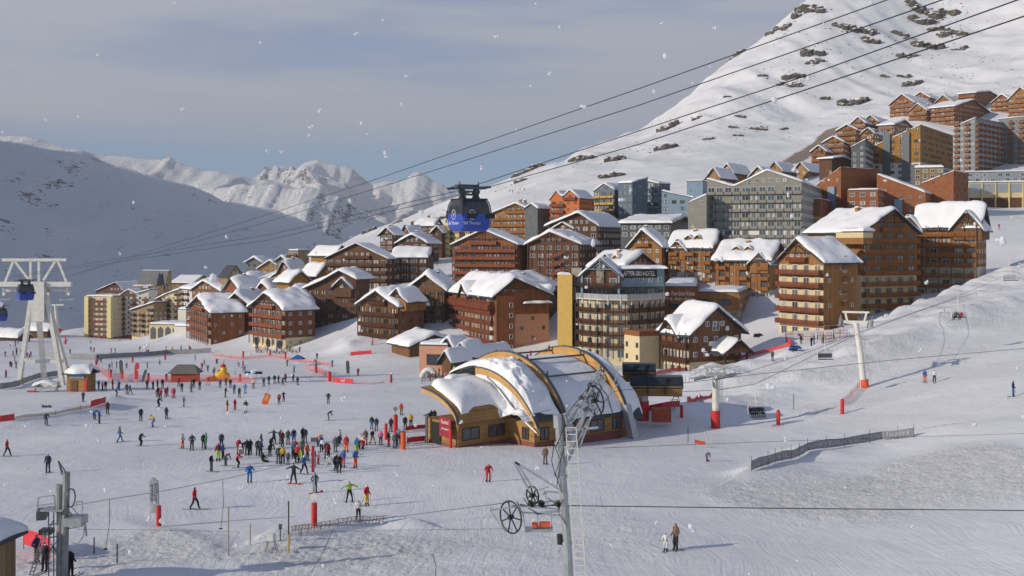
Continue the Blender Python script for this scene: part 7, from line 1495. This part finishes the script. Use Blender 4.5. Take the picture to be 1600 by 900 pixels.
for i, (px, py) in enumerate(((672, 596), (690, 594), (700, 598), (716, 598), (742, 596), (752, 592), (1238, 528), (1262, 532), (1290, 532), (1315, 528), (412, 548), (450, 550))):
    g = Vector(ground(px, py)); r = empty('ski_rack', g); MB().bar((-1.6, 0, .9), (1.6, 0, .9), .07).bar((-1.6, 0, 0), (-1.6, 0, .95), .07).bar((1.6, 0, 0), (1.6, 0, .95), .07).build('frame', beam, r)
    for q in range(12): MB().box((-1.5 + q * .27, .1, .8), (.09, .04, 1.6), prnd.uniform(-.4, .4)).build('ski', CM[prnd.choice('krbwoeyn')], r)
    tag(r, None, 'ski rack', 'ski racks full of skis'); auto(r, 'wooden rack crowded with skis ' + ('on the cafe terrace' if 600 < px < 800 else 'below the tall corner building' if px > 800 else 'beside the arched-base block'), px)
for i, (px, py) in enumerate(((680, 588), (697, 588), (708, 587), (722, 600), (738, 602), (405, 551), (425, 552), (440, 553), (460, 552))):
    g = Vector(ground(px, py)); r = empty('table', g); MB().box((0, 0, .74), (1.8, .8, .07)).build('tabletop', wood_honey, r)
    for s in (-1, 1): MB().box((s * .7, 0, .35), (.08, .7, .75)).build('leg', beam, r); MB().box((0, s * .75, .44), (1.8, .3, .06)).build('bench', wood_honey, r)
    tag(r, None, 'table', 'outdoor picnic tables'); auto(r, 'wooden picnic table ' + ('on the cafe terrace' if px > 600 else 'before the arches of the red chalet block'), px)
# snow-domed hut in the lower left corner
C_ = Vector(W(-40, 905, 62)); C_.z = zat(C_.x, C_.y); r = empty('hut', C_, R(-8)); hz = -(856 - HY) / F * 62 - C_.z
MB().box((-1.6, 1.6, hz / 2 - .6), (4.2, 3.2, hz + .8)).build('wall', tan, r); MB().box((-.3, -.06, hz * .35), (1.0, .1, 1.9)).build('door', wood_dark, r); MB().box((-2.0, -.06, hz * .4), (1.1, .1, 1.4)).build('window', glass, r); MB().box((-1.6, 1.6, hz), (5.2, 4.2, .22)).build('roof', dkroof, r); MB().box((-1.6, -.42, hz - .3), (5.0, .12, .4)).build('fascia', tan, r)
snow_blanket('roof_snow', -4.2, 1.0, -.5, 3.7, lambda X, Y: 0 * X + hz + .12, 1.5, r, wob=.1, step=.5); tag(r, 'small wooden hut under a deep dome of snow in the lower left corner', 'hut')
g = Vector(W(45, 880, 61)); g.z = zat(g.x, g.y); tag(MB().box((g.x, g.y, g.z + .9), (1.0, .5, 1.6)).build('cabinet', steel_d), 'dark cabinet between the snow-domed hut and the ladder', 'cabinet')
# snowmobiles
for (px, py, lab) in ((1243, 548, 'blue parked snowmobile at the upper end of the red fence'), (1185, 527, 'dark parked snowmobile near the porch chalet')):
    g = Vector(ground(px, py)); r = empty('snowmobile', g, R(20)); m_ = MB(); m_.ext([(-1.3, -.3, .35), (1.2, -.3, .35), (1.0, -.3, .7), (.5, -.3, 1.0), (.1, -.3, .75), (-1.2, -.3, .8)], (0, .6, 0)); m_.build('body', CM['b'] if px > 1200 else CM['k'], r)
    MB().box((-.5, 0, .2), (1.7, .4, .3)).build('track', black, r); MB().box((-.5, 0, .88), (1.1, .35, .15)).build('seat', black, r); MB().bar((.4, 0, .9), (.2, 0, 1.2), .05).bar((.2, -.35, 1.2), (.2, .35, 1.2), .05).build('handlebar', steel_d, r)
    for s in (-1, 1): MB().box((1.0, s * .4, .05), (1.1, .12, .06)).build('ski', steel_d, r)
    tag(r, lab, 'snowmobile')
# ================================================================ FALLING SNOW
m_, t_, p_ = new_mat('snowflake'); p_.inputs['Base Color'].default_value = (.9, .9, .95, 1); p_.inputs['Alpha'].default_value = .62; p_.inputs['Roughness'].default_value = .9; p_.inputs['Subsurface Weight'].default_value = 0
tl = t_.nodes.new('ShaderNodeBsdfTranslucent'); tl.inputs[0].default_value = (.9, .9, .95, 1); ms = t_.nodes.new('ShaderNodeMixShader'); ms.inputs[0].default_value = .4
tp_ = t_.nodes.new('ShaderNodeBsdfTransparent'); ms2 = t_.nodes.new('ShaderNodeMixShader'); ms2.inputs[0].default_value = .75; p_.inputs['Alpha'].default_value = 1
link(t_, p_.outputs[0], ms.inputs[1]); link(t_, tl.outputs[0], ms.inputs[2]); link(t_, tp_.outputs[0], ms2.inputs[1]); link(t_, ms.outputs[0], ms2.inputs[2]); link(t_, ms2.outputs[0], t_.nodes['Material Output'].inputs[0])
fl = MB(); rg = np.random.RandomState(21)
for i in range(280):
    d = rg.uniform(5, 42); x = rg.uniform(-.62, .62) * d; z = rg.uniform(-.36, .27) * d; s = d * rg.uniform(.0007, .0021) * (1 + .9 * (rg.rand() > .88))
    for q in range(rg.randint(1, 4)): boulder(fl, (x + rg.uniform(-1, 1) * s, d + rg.uniform(-1, 1) * s, z + rg.uniform(-1, 1) * s), s * rg.uniform(.5, 1.1), s * .8, s * rg.uniform(.5, 1.2), i * 3 + q, True)
tag(fl.build('falling_snow', m_, None, True, False), 'loose snowflakes drifting in the air in front of the resort', 'snowflakes', kind='stuff')
finish_labels()
